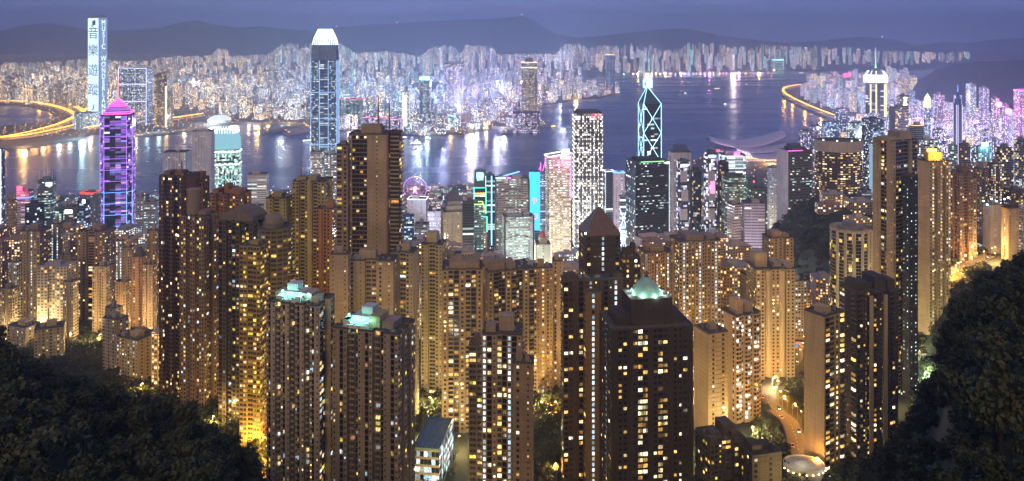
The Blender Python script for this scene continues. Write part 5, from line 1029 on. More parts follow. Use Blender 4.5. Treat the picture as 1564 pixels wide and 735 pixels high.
# wing roofed convention hall
root = empty('convention_hall', W(1136, 2520, 4), 'low hall under sweeping wing shaped roofs on the waterfront', 'hall'); s_ = 2520 / F
def wing(u0, u1, v0, v1, z0, z1, curl, nm):
    nu, nv = 18, 8; v = []; f = []
    for lay in (0, -3):
        for i in range(nu + 1):
            for j in range(nv + 1):
                a = i / nu; b = j / nv; wv = (v1 - v0) * (.35 + .65 * math.sin(math.pi * (.08 + .84 * a)) ** .8)
                v.append(((u0 + (u1 - u0) * a), v0 + wv * (b - .2), z0 + (z1 - z0) * math.sin(math.pi * (.15 + .7 * b)) + curl * (a - .42) ** 2 * 4 + lay))
    m_ = nv + 1; K_ = (nu + 1) * m_
    for i in range(nu):
        for j in range(nv): a = i * m_ + j; f += [(a, a + m_, a + m_ + 1, a + 1), (K_ + a, K_ + a + 1, K_ + a + m_ + 1, K_ + a + m_)]
    for i in range(nu):
        for j in (0, nv): a = i * m_ + j; f.append((a, K_ + a, K_ + a + m_, a + m_))
    for j in range(nv):
        for i in (0, nu): a = i * m_ + j; f.append((a, a + 1, K_ + a + 1, K_ + a))
    return pm(nm, v, f, plain('roof_shell', (.52, .46, .66), .45), root, smooth=True)
wing(-52 * s_, 62 * s_, 0, 150, 34, 52, 26, 'wing_roof'); wing(-20 * s_, 58 * s_, -60, 40, 28, 40, 12, 'wing_roof'); wing(-5 * s_, 50 * s_, -110, 0, 18, 28, 8, 'wing_roof')
G().box(-42 * s_, -40, 0, 52 * s_, 90, 31).build('glass_hall', FAR if False else plain('hall_wall', (.5, .45, .55)), root)
for z, m_, y_ in ((24, glow('hall_white', (1, .85, 1), 1.6), -41.5), (12, glow('hall_gold', (1, .7, .35), 1.8), -41.5)): G().box(-40 * s_, y_, z - 4, 50 * s_, y_ + 1, z + 4).build('lit_glazing', m_, root)
g = G(); [g.box(x_ - 1.2, -43, 2, x_ + 1.2, -40, 30) for x_ in np.arange(-40 * s_, 51 * s_, 9)]; g.build('glazing_mullions', plain('hall_wall', (.5, .45, .55)), root)
lamp_light('hall_light', (60, -90, 12), (1, .6, .25), 250000, 6, root); lamp_light('hall_light', (-50, -95, 14), (1, .75, .9), 160000, 6, root)

# ------------------------------------------------------------------ city blocks that fill the districts
def block_geo(x, y, w, d, rot, z0, z1, plan, seed):
    """welded prism with facade uv in metres; returns verts, faces, uvs(list per face)"""
    P, K = plan_pts(plan, d / w); c, s_ = math.cos(rot), math.sin(rot); P = [((px * c - py * s_) * w / 2, (px * s_ + py * c) * w / 2) for px, py in P]
    n = len(P); v = [(a, b, 0) for a, b in P] + [(a, b, z1 - z0) for a, b in P]; f = []; u = []; acc = 3.3 * (seed % 9973); vo = 3.2 * (seed % 7919)
    for i in range(n):
        j = (i + 1) % n; L = math.hypot(P[j][0] - P[i][0], P[j][1] - P[i][1]); m = max(1, round(L / 3.3)) * 3.3
        f.append((i, j, n + j, n + i)); u.append([(acc, vo), (acc + m, vo), (acc + m, vo + z1 - z0), (acc, vo + z1 - z0)]); acc += m + 3.3
    f.append(tuple(n + i for i in range(n))); u.append([(0.05, 0.05)] * n)
    # lift housing
    k = len(v); q = .35
    v += [(a * q, b * q, z1 - z0) for a, b in ((-w / 2, -d / 2), (w / 2, -d / 2), (w / 2, d / 2), (-w / 2, d / 2))] + [(a * q, b * q, z1 - z0 + 4) for a, b in ((-w / 2, -d / 2), (w / 2, -d / 2), (w / 2, d / 2), (-w / 2, d / 2))]
    for i in range(4): j = (i + 1) % 4; f.append((k + i, k + j, k + 4 + j, k + 4 + i)); u.append([(.05, .05)] * 4)
    f.append((k + 4, k + 5, k + 6, k + 7)); u.append([(.05, .05)] * 4)
    return v, f, u
def block_mesh(name, items):
    """items: (geo, tint rgba, hue rgb, offset)"""
    V, Fc, U, T, Hh = [], [], [], [], []
    for (v, f, u), ti, hu, o in items:
        k = len(V); V += [(a + o[0], b + o[1], c + o[2]) for a, b, c in v]
        for q, w in zip(f, u):
            Fc.append(tuple(i + k for i in q)); U += w; T += [ti] * len(q); Hh += [(*hu, 1)] * len(q)
    me = bpy.data.meshes.new(name); me.from_pydata(V, [], Fc)
    l = me.uv_layers.new(name='UVMap'); l.data.foreach_set('uv', np.array(U, np.float32).ravel())
    a = me.color_attributes.new('tint', 'FLOAT_COLOR', 'CORNER'); a.data.foreach_set('color', np.array(T, np.float32).ravel())
    a = me.color_attributes.new('hue', 'FLOAT_COLOR', 'CORNER'); a.data.foreach_set('color', np.array(Hh, np.float32).ravel())
    me.materials.append(FAR); return me
def clash(x, y, r):
    for a, b, q in FOOT:
        if (a - x) ** 2 + (b - y) ** 2 < (q + r) ** 2: return True
    return False
ORD = ['leftmost', 'second', 'third', 'fourth', 'fifth', 'sixth', 'seventh', 'eighth', 'ninth', 'tenth', 'eleventh', 'twelfth'] + [f'{k}th' for k in range(13, 90)]
def ordn(i): return 'leftmost' if i == 0 else ORD[i] + ' from left' if i < 20 else f'{i + 1}{["th", "st", "nd", "rd"][(i + 1) % 10] if (i + 1) % 10 < 4 and (i + 1) // 10 % 10 != 1 else "th"} from left'
BINS = [(-999, 134, 'left of the message tower'), (134, 260, 'behind the purple tower'), (260, 400, 'above the tapered teal tower'), (400, 475, 'just left of the crowned skyscraper'), (475, 620, 'right of the crowned skyscraper'),
        (620, 720, 'above the ferris wheel'), (720, 850, 'around the harbour headland'), (850, 960, 'above the white dotted tower'), (960, 1080, 'beyond the neon braced tower'), (1080, 1200, 'beyond the wing roofed hall'),
        (1200, 1340, 'beyond the curved coast highway'), (1340, 1440, 'right of the glowing crown tower'), (1440, 2000, 'at the far right')]
def shade(c): return 'pale' if max(c) > .36 else 'grey' if max(c) > .24 else 'dark'
def light_word(h): return 'violet' if h[2] > h[1] * 1.15 and h[0] > h[1] else 'bluish' if h[2] > h[0] * 1.15 else 'amber' if h[0] > h[2] * 1.5 else 'white'
def make_blocks(items, n_single, name, cat, group, rows, massname, noun):
    """items: dict(x,y,w,d,rot,z0,z1,tint,p,hue,plan). largest in view become single objects with a label each, the rest one mass"""
    for it in items:
        it['px'] = CX + it['x'] / it['y'] * F; it['top'] = HY + (CAMZ - it['z1']) / it['y'] * F
        it['size'] = it['w'] / it['y'] * F * min(it['z1'] - it['z0'], 60) / it['y'] * F * it.get('vis', 1) * (1 if -10 < it['px'] < 1574 else .0)
    items.sort(key=lambda a: -a['size']); one, rest = items[:n_single], items[n_single:]
    buckets = {}
    for it in one:
        rw = next(r for d_, r in rows if it['y'] < d_); bn = next(b[2] for b in BINS if b[0] <= it['px'] < b[1]); hgt = 'tall ' if it['z1'] - it['z0'] > it['w'] * 2.6 else 'squat ' if it['z1'] - it['z0'] < it['w'] * 1.3 else ''
        desc = f"{hgt}{shade(it['tint'])} {light_word(it['hue'])} lit {noun}"; it['desc'] = desc; it['where'] = f", {rw}, {bn}".replace("skyscraper", "tower").replace("the message tower", "message tower").replace("curved coast highway", "coast highway").replace("around the harbour headland", "around the headland").replace("just left of", "left of").replace("glowing crown tower", "crown tower")
        buckets.setdefault((desc, it['where']), []).append(it)
    for (desc, wh), L in buckets.items():
        L.sort(key=lambda a: a['px'])
        for i, it in enumerate(L):
            it['label'] = f"{desc}{wh}" if len(L) == 1 else f"{ordn(i)} {desc}{wh}"
    for it in one:
        me = block_mesh(name, [(block_geo(it['x'], it['y'], it['w'], it['d'], it['rot'], it['z0'], it['z1'], it['plan'], it['seed']), (*it['tint'], it['p']), it['hue'], (0, 0, 0))])
        o = bpy.data.objects.new(name, me); o.location = (it['x'], it['y'], it['z0']); link(o); tag(o, it['label'], cat, group)
    if rest:
        me = block_mesh(massname, [(block_geo(it['x'], it['y'], it['w'], it['d'], it['rot'], it['z0'], it['z1'], 'box', it['seed']), (*it['tint'], it['p']), it['hue'], (it['x'], it['y'], it['z0'])) for it in rest])
        tag(link(bpy.data.objects.new(massname, me)), kind='stuff')
rs = random.Random(11)
def scatter(x0, x1, y0, y1, sp, ok):
    out = []; y = y0
    while y < y1:
        s_ = sp(y); a0 = x0 * y; a1 = x1 * y; x = a0 + rs.uniform(0, s_)
        while x < a1:
            X = x + rs.uniform(-.25, .25) * s_; Y = y + rs.uniform(-.3, .3) * s_; out.append((X, Y)); x += s_
        y += s_ * 1.05
    P = np.array(out); k = ok(P[:, 0], P[:, 1]); return P[k]
TINTS_W = [(.40, .30, .21), (.32, .24, .17), (.45, .37, .28), (.28, .2, .15), (.36, .33, .30)]
TINTS_C = [(.35, .35, .38), (.45, .44, .46), (.25, .26, .3), (.42, .38, .38), (.15, .17, .2), (.5, .5, .54)]
# slope and business district fill
def ok1(x, y): return inside(ISLAND, x, y) & inside(ISLAND, x, y + 45) & (np.abs(x) < y * .68)
items = []
CAP1 = [(-100, 345), (0, 340), (130, 345), (243, 345), (250, 400), (450, 400), (515, 330), (600, 360), (640, 345), (700, 375), (760, 390), (840, 405), (860, 385), (960, 372), (1030, 350), (1110, 356), (1165, 425), (1200, 430), (1240, 420), (1320, 340), (1330, 300), (1420, 262), (1500, 240), (1600, 240)]
for x, y in scatter(-.68, .68, 700, 2020, lambda y: 40 if y < 1300 else 50, ok1):
    px = CX + x / y * F; g0 = gz(x, y)
    if clash(x, y, 19): continue
    if 1168 < px < 1258 and 960 < y < 1290: continue
    if y < 960 and (px > 1130 or px < 240 or 600 < px < 860): 
        if px < 240 and y > 840: pass
        elif px > 1265 or (px > 1130 and (y < 800 or rs.random() < .3)): continue
        elif y < 860: continue
    if 815 < px < 860 and y < 900: continue
    if px > 1400 and y < 1080: continue
    h = rs.uniform(30, 105) if y < 1300 else rs.uniform(25, 90)
    cap = ztop(float(interp(px, CAP1)) + rs.uniform(0, 22), y)
    if y > 1720: cap = min(cap, g0 + rs.uniform(10, 26))
    z1 = min(g0 + h, cap)
    if z1 - g0 < 10: z1 = g0 + rs.uniform(8, 14)
    warm = y < 1150 or rs.random() < .3
    t_ = rs.choice(TINTS_W if warm else TINTS_C); hue = rs.choice([(1, .66, .32), (1, .78, .5), (1, .6, .25)] if warm else [(1, .95, .85), (.75, .95, 1), (.6, 1, .9), (.7, .75, 1)])
    k = rs.uniform(.7, 1.2); items.append(dict(x=x, y=y, w=rs.uniform(20, 34), d=rs.uniform(18, 30), rot=R(rs.uniform(-14, 20)), z0=g0 - 3, z1=z1, tint=t_, p=rs.uniform(.2, .5) if warm else rs.uniform(.35, .8), hue=tuple(a * k * 1.1 for a in hue), plan=rs.choice(['box', ('notch', 1, 1, .2, .3), ('cross', .3)]), seed=rs.randrange(99999)))
make_blocks(items, 150, 'city_block', 'building', 'blocks filling the near city', [(950, 'on the slope'), (1250, 'below the slope'), (1600, 'in the business district'), (9999, 'by the near shore')], 'near_low_blocks', 'block')
# eastern shore
CAP2 = [(1000, 215), (1195, 178), (1215, 140), (1235, 112), (1300, 100), (1380, 90), (1395, 112), (1412, 140), (1440, 135), (1600, 136)]
items = []
def ok2(x, y): return inside(ISLAND, x, y) & inside(ISLAND, x - 60, y) & (x / y < .70) & (height(x, y) < 25)
for x, y in scatter(.33, .69, 1500, 6800, lambda y: 44 + y * .008, ok2):
    px = CX + x / y * F
    if y < 2000 and px < 1350 or clash(x, y, 18): continue
    if y < 3000 and px < 1255: continue
    g0 = max(gz(x, y), 3); h = rs.uniform(40, 120) + (40 * rs.random() ** 3)
    if y < 2100: h *= .75
    z1 = min(g0 + h, ztop(float(interp(px, CAP2)) + rs.uniform(0, 16) * (y > 3000) + rs.uniform(0, 40) * (y < 3000), y))
    if z1 - g0 < 14: continue
    v = rs.random(); hue = (.72, .68, 1) if v < .45 else (.6, .78, 1) if v < .7 else (1, .75, .95) if v < .85 else (1, .85, .6)
    k = rs.uniform(1.3, 2.2); items.append(dict(x=x, y=y, w=rs.uniform(18, 32), d=rs.uniform(18, 28), rot=R(rs.uniform(0, 30)), z0=g0 - 3, z1=z1, tint=tuple(a * b * .7 for a, b in zip(rs.choice(TINTS_C), (.9, .9, 1.15))), p=rs.uniform(.35, .9), hue=tuple(a * k for a in hue), plan=rs.choice(['box', ('notch', 1, 1, .2, .3), ('cross', .3)]), seed=rs.randrange(99999)))
make_blocks(items, 110, 'shore_tower', 'tower block', 'tower blocks of the eastern shore', [(2100, 'in front'), (2900, 'middle rows'), (4200, 'toward the bay'), (99999, 'farthest rows')], 'eastern_shore_blocks', 'high-rise')
# across the harbour
SKY = [(-200, 95), (0, 95), (60, 95), (130, 90), (215, 93), (260, 86), (325, 84), (332, 74), (345, 74), (352, 86), (410, 82), (430, 66), (520, 64), (540, 80), (600, 78), (640, 86), (665, 70), (690, 69), (705, 82), (712, 67), (750, 70), (760, 82), (850, 82), (862, 62), (885, 62), (900, 74), (940, 62), (1000, 68), (1010, 78), (1040, 72), (1060, 60), (1100, 59), (1110, 72), (1165, 68), (1200, 70), (1285, 71), (1330, 75), (1400, 78), (1440, 80), (1480, 78), (1486, 88), (1560, 92), (1700, 92)]
def ok3(x, y): px = CX + x / y * F; return inside(KOWLOON, x, y) & inside(KOWLOON, x, y - 25) & ~inside(BAY, x, y) & ~((px < 340) & (y < 4150)) & ~((px < 475) & (y < 3650)) & ~inside(BAY, x, y - 80) & (np.abs(x) < y * .67) & (height(x, y) < 175)
BAYS2 = [(1303, 34, 7700, 8700), (655, 40, 5250, 5750), (960, 28, 8400, 9000)]
items = []
for x, y in scatter(-.67, .67, 3080, 9700, lambda y: 52 + (y - 3000) * .011, ok3):
    px = CX + x / y * F
    if clash(x, y, 16) or any(abs(px - a) < b and c < y < d_ for a, b, c, d_ in BAYS2): continue
    g0 = gz(x, y); h = rs.uniform(24, 62) + 70 * rs.random() ** 5
    if 4300 < y < 6500 and px < 320: h = rs.uniform(80, 130)
    if y > 7300: h = rs.uniform(85, 165)
    if y < 3500: h = rs.uniform(20, 60)
    if rs.random() < .12: continue
    z1 = min(g0 + h, ztop(float(interp(px, SKY)) + rs.uniform(0, 3), y))
    if z1 - g0 < 12: continue
    v = rs.random()
    if px < 420: hue = (1, .76, .46) if v < .4 else (1, .9, .7) if v < .8 else (.75, .85, 1)
    elif px < 700: hue = (.85, .92, 1) if v < .55 else (1, .88, .62) if v < .85 else (.6, 1, .95)
    elif px < 960: hue = (.8, .8, 1) if v < .55 else (1, .85, .7) if v < .85 else (1, .6, .9)
    else: hue = (1, .85, .65) if v < .4 else (.8, .85, 1) if v < .8 else (1, .6, .5) if v < .9 else (.4, .9, .9)
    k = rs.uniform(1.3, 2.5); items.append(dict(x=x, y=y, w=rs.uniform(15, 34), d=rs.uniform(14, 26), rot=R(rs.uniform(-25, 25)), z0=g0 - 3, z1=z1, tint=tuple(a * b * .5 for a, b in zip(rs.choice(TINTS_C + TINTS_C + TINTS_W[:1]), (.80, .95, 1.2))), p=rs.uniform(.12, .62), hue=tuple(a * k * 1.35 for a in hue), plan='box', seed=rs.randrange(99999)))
    items[-1]['vis'] = 1 if y > 3600 else 1.2
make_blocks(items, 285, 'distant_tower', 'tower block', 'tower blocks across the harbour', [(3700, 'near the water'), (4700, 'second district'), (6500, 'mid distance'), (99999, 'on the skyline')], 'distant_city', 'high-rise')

# ------------------------------------------------------------------ lamps of far streets: thousands of lit heads on short posts
def lamp_field(name, P, cols, size, mat):
    n = len(P); C_ = np.array(P); t_ = np.tile([1., 0.], (n, 1)); n_ = np.tile([0., -1.], (n, 1))
    V = boxq(C_, t_, n_, np.array(size), 0, 1.5, -.6, .6); c5 = np.concatenate([np.array(cols)] * 5); c5 = np.concatenate([c5, np.ones((len(c5), 1))], 1)
    tag(qmesh(name, V, mat, em=c5), kind='stuff')
m, t_ = new_mat('lamp_heads'); e_ = N(t_, 'ShaderNodeEmission'); c_ = N(t_, 'ShaderNodeVertexColor', layer_name='em'); o_ = N(t_, 'ShaderNodeOutputMaterial'); t_.links.new(c_.outputs[0], e_.inputs[0]); t_.links.new(e_.outputs[0], o_.inputs[0]); m.cycles.emission_sampling = 'NONE'; LH = m
P = []; C_ = []; S_ = []
LC = [(6, 2.2, .3), (7, 3.3, .8), (5, 4.6, 3.4), (4, 5, 6), (2, 5, 5)]
for x, y in scatter(-.67, .67, 3050, 9600, lambda y: 34 + (y - 3000) * .006, lambda x, y: inside(KOWLOON, x, y) & ~inside(BAY, x, y)):
    px = CX + x / y * F; v = rs.random()
    if rs.random() < .2: continue
    k = 0 if v < (.7 if px < 360 else .4) else 1 if v < .75 else 2 if v < .88 else 3 if v < .97 else 4
    P.append((x, y, max(gz(x, y), 3) + 9)); f_ = rs.uniform(.3, 1.2); C_.append([a * f_ for a in LC[k]]); S_.append(rs.uniform(1.2, 3.2))
lamp_field('distant_street_lamps', P, C_, S_, LH)
P = []; C_ = []; S_ = []
for x, y in scatter(-.6, .69, 900, 5200, lambda y: 30 + y * .004, lambda x, y: inside(ISLAND, x, y) & (height(x, y) < 60)):
    v = rs.random(); px = CX + x / y * F
    k = 0 if v < .45 else 1 if v < .6 else 2 if v < .8 else 3
    c = LC[k] if px < 1250 else ((6, 2, 5) if v < .2 else (3, 3, 7) if v < .55 else (6, 5, 6))
    P.append((x, y, max(gz(x, y), 3) + 8)); f_ = rs.uniform(.3, 1); C_.append([a * f_ for a in c]); S_.append(rs.uniform(.8, 2))
lamp_field('shore_street_lamps', P, C_, S_, LH)
# elevated highways with amber lamps
def ribbon(name, pts, wd, z, mat, kind='structure', label=None, cat=None, th=1.2, steps=14):
    """road through world points with thickness and kerbs"""
    Q = []
    P = [Vector(p) for p in pts]
    for i in range(len(P) - 1):
        p0, p1, p2, p3 = P[max(i - 1, 0)], P[i], P[i + 1], P[min(i + 2, len(P) - 1)]
        for k in range(steps):
            t = k / steps; Q.append(.5 * ((2 * p1) + (p2 - p0) * t + (2 * p0 - 5 * p1 + 4 * p2 - p3) * t * t + (3 * p1 - p0 - 3 * p2 + p3) * t ** 3))
    Q.append(P[-1]); v = []; f = []; kb = .8
    prof = [(-wd / 2, -th), (-wd / 2, kb), (-wd / 2 + .4, kb), (-wd / 2 + .4, 0), (wd / 2 - .4, 0), (wd / 2 - .4, kb), (wd / 2, kb), (wd / 2, -th)]
    for i, q in enumerate(Q):
        d = (Q[min(i + 1, len(Q) - 1)] - Q[max(i - 1, 0)]); d.z = 0; d.normalize(); n = Vector((d.y, -d.x, 0))
        for a, b in prof: v.append(q + n * a + Vector((0, 0, b + z)))
    m_ = len(prof)
    for i in range(len(Q) - 1):
        for j in range(m_): a = i * m_ + j; b = i * m_ + (j + 1) % m_; f.append((a, b, b + m_, a + m_))
    o = pm(name, v, f, mat); tag(o, label, cat, None, kind); return Q, o
ASP = plain('asphalt', (.07, .068, .065), .8); CONC = plain('road_concrete', (.28, .26, .24), .8)
def sea(px, py, z=3): D = (400 - z) / (py - HY) * F; return (((px - CX) / F) * D, D, z)
ways = [[(-40, 153), (40, 152), (85, 158), (118, 168), (140, 185)], [(-40, 222), (20, 212), (60, 203), (95, 192), (118, 180), (132, 170)], [(132, 200), (175, 194), (220, 189), (262, 185), (310, 178)], [(10, 150), (60, 148), (110, 150), (132, 156)], [(-40, 160), (30, 158), (70, 163), (102, 172), (125, 186)], [(0, 216), (45, 211), (85, 203), (120, 194)]]
P = []; C_ = []; S_ = []
for w_ in ways:
    Q, _ = ribbon('road', [sea(*p) for p in w_], 34, 5, CONC, th=2)
    acc = 0
    for i in range(len(Q) - 1):
        for k in range(3):
            q = Q[i].lerp(Q[i + 1], k / 3)
            for s_ in (-14, 0, 14): P.append((q.x + rs.uniform(-3, 3), q.y + s_, q.z + 15)); C_.append([a * rs.uniform(.7, 1.6) for a in (5.5, 2.1, .15)]); S_.append(rs.uniform(2.5, 4.5))
    for i in range(3, len(Q), 7): lamp_light('highway_lamp_light', (Q[i].x, Q[i].y, Q[i].z + 38), (1, .46, .06), 70000, 6)
lamp_field('highway_lamps', P, C_, S_, LH)
Q, o = ribbon('coast_highway', [sea(1320, 200), sea(1296, 190), sea(1262, 178), sea(1225, 162), sea(1200, 148), sea(1197, 140), sea(1212, 135), sea(1250, 131)], 30, 9, CONC, kind='structure', th=2.5)
P = []; C_ = []; S_ = []
for i in range(len(Q) - 1):
    for k in range(4):
        q = Q[i].lerp(Q[i + 1], k / 4)
        for s_ in (-11, 11): P.append((q.x, q.y + s_, q.z + 21)); C_.append([a * rs.uniform(.8, 1.5) for a in (6, 2.5, .3)]); S_.append(3)
lamp_field('coast_highway_lamps', P, C_, S_, LH)
for i in range(4, len(Q), 9): lamp_light('highway_lamp_light', (Q[i].x, Q[i].y, Q[i].z + 34), (1, .46, .08), 110000, 5)
for i in range(0, len(Q), 6):
    if Q[i].y < 5600: tag(G().tube((Q[i].x, Q[i].y, -4), (Q[i].x, Q[i].y, Q[i].z + 6.5), 3, 3, 8).build('highway_pier', CONC), f'{ordn(i // 6)} concrete pier under the curved coast highway, counted from the city'.replace(' from left', ''), 'pier', 'piers under the coast highway')
# waterfront lights: warm pools on the far shore that streak over the water
for px, py, c, pw in [(30, 226, (1, .6, .2), 7e5), (120, 212, (.5, .9, 1), 9e5), (200, 207, (1, .8, .5), 6e5), (390, 190, (1, .6, .2), 8e5), (440, 188, (1, .7, .35), 7e5), (540, 203, (1, .5, .8), 9e5), (600, 204, (.6, .6, 1), 9e5), (650, 206, (.5, .7, 1), 1.1e6), (720, 202, (1, .7, .4), 9e5), (770, 196, (.85, .85, 1), 1.2e6), (812, 192, (1, .6, .3), 7e5), (835, 158, (1, .6, .15), 1.6e6), (880, 152, (1, .62, .2), 1.3e6), (905, 140, (1, .4, .8), 2.2e6), (893, 129, (.7, .9, 1), 2.5e6), (975, 111, (1, .7, .3), 3e6), (1040, 110, (1, .5, .3), 3e6), (1085, 110, (.9, .3, .8), 3e6), (1130, 110, (1, .5, .9), 3e6), (1188, 109, (.3, .9, 1), 4e6), (1160, 111, (1, .6, .1), 3e6), (1015, 110, (.4, .5, 1), 3e6)]:
    q = sea(px, py); lamp_light('waterfront_light', (q[0], q[1] + 25, 26), c, pw * .33, 9)
for i in range(46):
    px = 955 + i * 5.2 + rs.uniform(-2, 2); q = sea(px, 110.5); c = rs.choice([(1, .55, .15), (1, .3, .6), (.4, .5, 1), (1, .75, .5), (.3, .9, .9), (.8, .5, 1), (1, .6, .3)])
    lamp_light('waterfront_light', (q[0], q[1] + 20, 22), c, rs.uniform(.3, 1.3) * 1e5, 7)
for i in range(40):
    px = 60 + i * 19.5 + rs.uniform(-6, 6); py = float(interp(px, [(0, 230), (120, 213), (300, 199), (380, 189), (470, 192), (600, 206), (740, 200), (830, 190)])) - 1; q = sea(px, py); c = rs.choice([(1, .6, .2), (1, .7, .4), (.6, .8, 1), (.8, .85, 1), (.7, .5, 1), (1, .4, .6)] if px > 380 else [(1, .6, .2), (1, .75, .45), (.6, .9, 1)])
    lamp_light('waterfront_light', (q[0], q[1] + 20, 20), c, rs.uniform(.2, .8) * 1e5, 6)
# bare point lights added over the districts to make them glow
for px, D, c, pw in [(60, 5200, (1, .7, .35), 3e6), (180, 4800, (1, .75, .45), 2.5e6), (300, 4600, (1, .8, .6), 2.5e6), (355, 4300, (1, .9, .8), 3e6), (430, 4600, (.8, .9, 1), 2.5e6), (560, 4300, (.6, .78, 1), 7e6), (640, 3700, (.5, .65, 1), 4e6), (680, 4300, (.55, .6, 1), 9e6), (720, 3700, (.65, .6, 1), 4e6), (760, 4400, (.7, .7, 1), 9e6), (480, 4300, (.6, .75, 1), 6e6), (860, 6200, (.7, .75, 1), 9e6), (990, 8300, (1, .8, .7), 5e6), (1120, 8300, (1, .8, .7), 5e6), (1280, 3300, (.7, .65, 1), 2.5e6), (1340, 3600, (.7, .6, 1), 3e6), (1400, 2600, (.8, .55, 1), 2e6), (1440, 2900, (.7, .6, 1), 2e6), (1500, 2500, (1, .45, .8), 1.6e6), (1540, 2200, (.8, .6, 1), 1.6e6), (1370, 2000, (.7, .8, 1), 9e5), (1460, 1700, (.8, .7, 1), 8e5), (1520, 1700, (.6, .8, 1), 8e5)]:
    lamp_light('district_fill_light', ((px - CX) / F * D, D, 130 if D < 6000 else 190), c, pw * .5, 12)
for px, D, c, pw in [(60, 1450, (.6, .8, 1), 1.5e5), (180, 1350, (.5, .7, 1), 1.5e5), (390, 1350, (.8, .9, 1), 1.2e5), (640, 1400, (.7, .75, 1), 1.6e5), (700, 1180, (1, .8, .5), 8e4), (790, 1180, (.7, 1, .95), 1.1e5), (860, 1280, (1, .85, .6), 1.6e5), (910, 1380, (1, .9, .7), 1.4e5), (950, 1380, (.7, .8, 1), 1.4e5), (1035, 1390, (1, .75, .6), 1.6e5), (1090, 1380, (1, .7, .7), 1.8e5), (1160, 1380, (1, .6, .3), 1.4e5), (1150, 1040, (.95, .85, 1), 8e4)]:
    lamp_light('street_fill_light', ((px - CX) / F * D, D, gz((px - CX) / F * D, D) + 28), c, pw * 1.6, 3)  # bare point lights added above the streets to brighten the blocks

# ------------------------------------------------------------------ trees
def leaf_mat(name, c):
    m, t = new_mat(name); b, o = principled(t, c, .7); ge = N(t, 'ShaderNodeNewGeometry'); oi = N(t, 'ShaderNodeObjectInfo')
    n = N(t, 'ShaderNodeTexNoise'); n.inputs['Scale'].default_value = .5; n.inputs['Detail'].default_value = 4; t.links.new(ge.outputs['Position'], n.inputs['Vector'])
    a = N(t, 'ShaderNodeMath', operation='MULTIPLY_ADD'); a.inputs[1].default_value = .35; t.links.new(oi.outputs['Random'], a.inputs[0]); t.links.new(n.outputs[0], a.inputs[2])
    r = N(t, 'ShaderNodeValToRGB'); t.links.new(a.outputs[0], r.inputs[0]); e = r.color_ramp.elements
    e[0].position = .3; e[0].color = (c[0] * .45, c[1] * .5, c[2] * .5, 1); e[1].position = .95; e[1].color = (c[0] * 1.9, c[1] * 1.7, c[2] * 1.3, 1); t.links.new(r.outputs[0], b.inputs['Base Color']); return m
LEAF = leaf_mat('foliage', (.027, .038, .015)); BARK = plain('bark', (.06, .045, .03), .9)
def make_tree_mesh(h, rad, n, seed, leaf):
    r_ = np.random.default_rng(seed); cl = []
    for i in range(13):
        a = r_.uniform(0, 6.28); q = r_.uniform(0, .72) ** .8; z = h * (.48 + .44 * r_.random()) ; k = 1 - abs(z / h - .65) * 1.1
        cl.append((math.cos(a) * q * rad * k, math.sin(a) * q * rad * k, z, rad * r_.uniform(.28, .46)))
    C_ = np.array(cl); i = r_.integers(0, len(C_), n); d = r_.normal(size=(n, 3)); d /= np.linalg.norm(d, axis=1)[:, None]; rr = C_[i, 3] * r_.uniform(.5, 1.08, n) ; p = C_[i, :3] + d * rr[:, None] * [1, 1, .75]
    u = r_.normal(size=(n, 3)); u /= np.linalg.norm(u, axis=1)[:, None]; w = np.cross(u, d + r_.normal(size=(n, 3)) * .5); w /= np.linalg.norm(w, axis=1)[:, None] + 1e-6; s = (leaf * r_.uniform(.6, 1.3, n))[:, None]
    V = np.stack([p - u * s, p + w * s * .6, p + u * s, p - w * s * .6], 1); return V, C_
TREES = []
for k, (h, rad, n, lf) in enumerate([(13, 5.6, 1500, .55), (15, 5.2, 1500, .55), (11, 5.8, 1400, .5), (17, 6.0, 1700, .6), (9, 4.2, 1100, .45)]):
    V, C_ = make_tree_mesh(h, rad, n, 50 + k, lf); n_ = len(V); me = bpy.data.meshes.new('crown'); me.vertices.add(n_ * 4); me.loops.add(n_ * 4); me.polygons.add(n_)
    me.vertices.foreach_set('co', V.astype(np.float32).ravel()); me.loops.foreach_set('vertex_index', np.arange(n_ * 4, dtype=np.int32)); me.polygons.foreach_set('loop_start', np.arange(0, n_ * 4, 4, dtype=np.int32)); me.update(); me.materials.append(LEAF)
    g = G(); g.tube((0, 0, -1.5), (0, 0, h * .5), .42, .26, 8)
    for c in C_[:6]: g.tube((0, 0, h * rs.uniform(.28, .48)), tuple(c[:3]), .16, .05, 5)
    tm = bpy.data.meshes.new('trunk'); tm.from_pydata(g.v, [], g.f); tm.materials.append(BARK); TREES.append((me, tm, h))
def plant(x, y, label, group, s=1, k=None, z=None):
    k = rs.randrange(len(TREES)) if k is None else k; r = bpy.data.objects.new('tree', None); r.location = (x, y, gz(x, y) if z is None else z); r.rotation_euler = (0, 0, rs.uniform(0, 6.28)); r.scale = (s, s, s * rs.uniform(.85, 1.15)); link(r); tag(r, label, 'tree', group)
    c = bpy.data.objects.new('crown', TREES[k][0]); link(c, r); c = bpy.data.objects.new('trunk', TREES[k][1]); link(c, r)
WL = 'dark leafy tree among the dense black woods of the lower left slope'; WR = 'dark leafy tree among the dense black woods of the right hillside'
cand = []
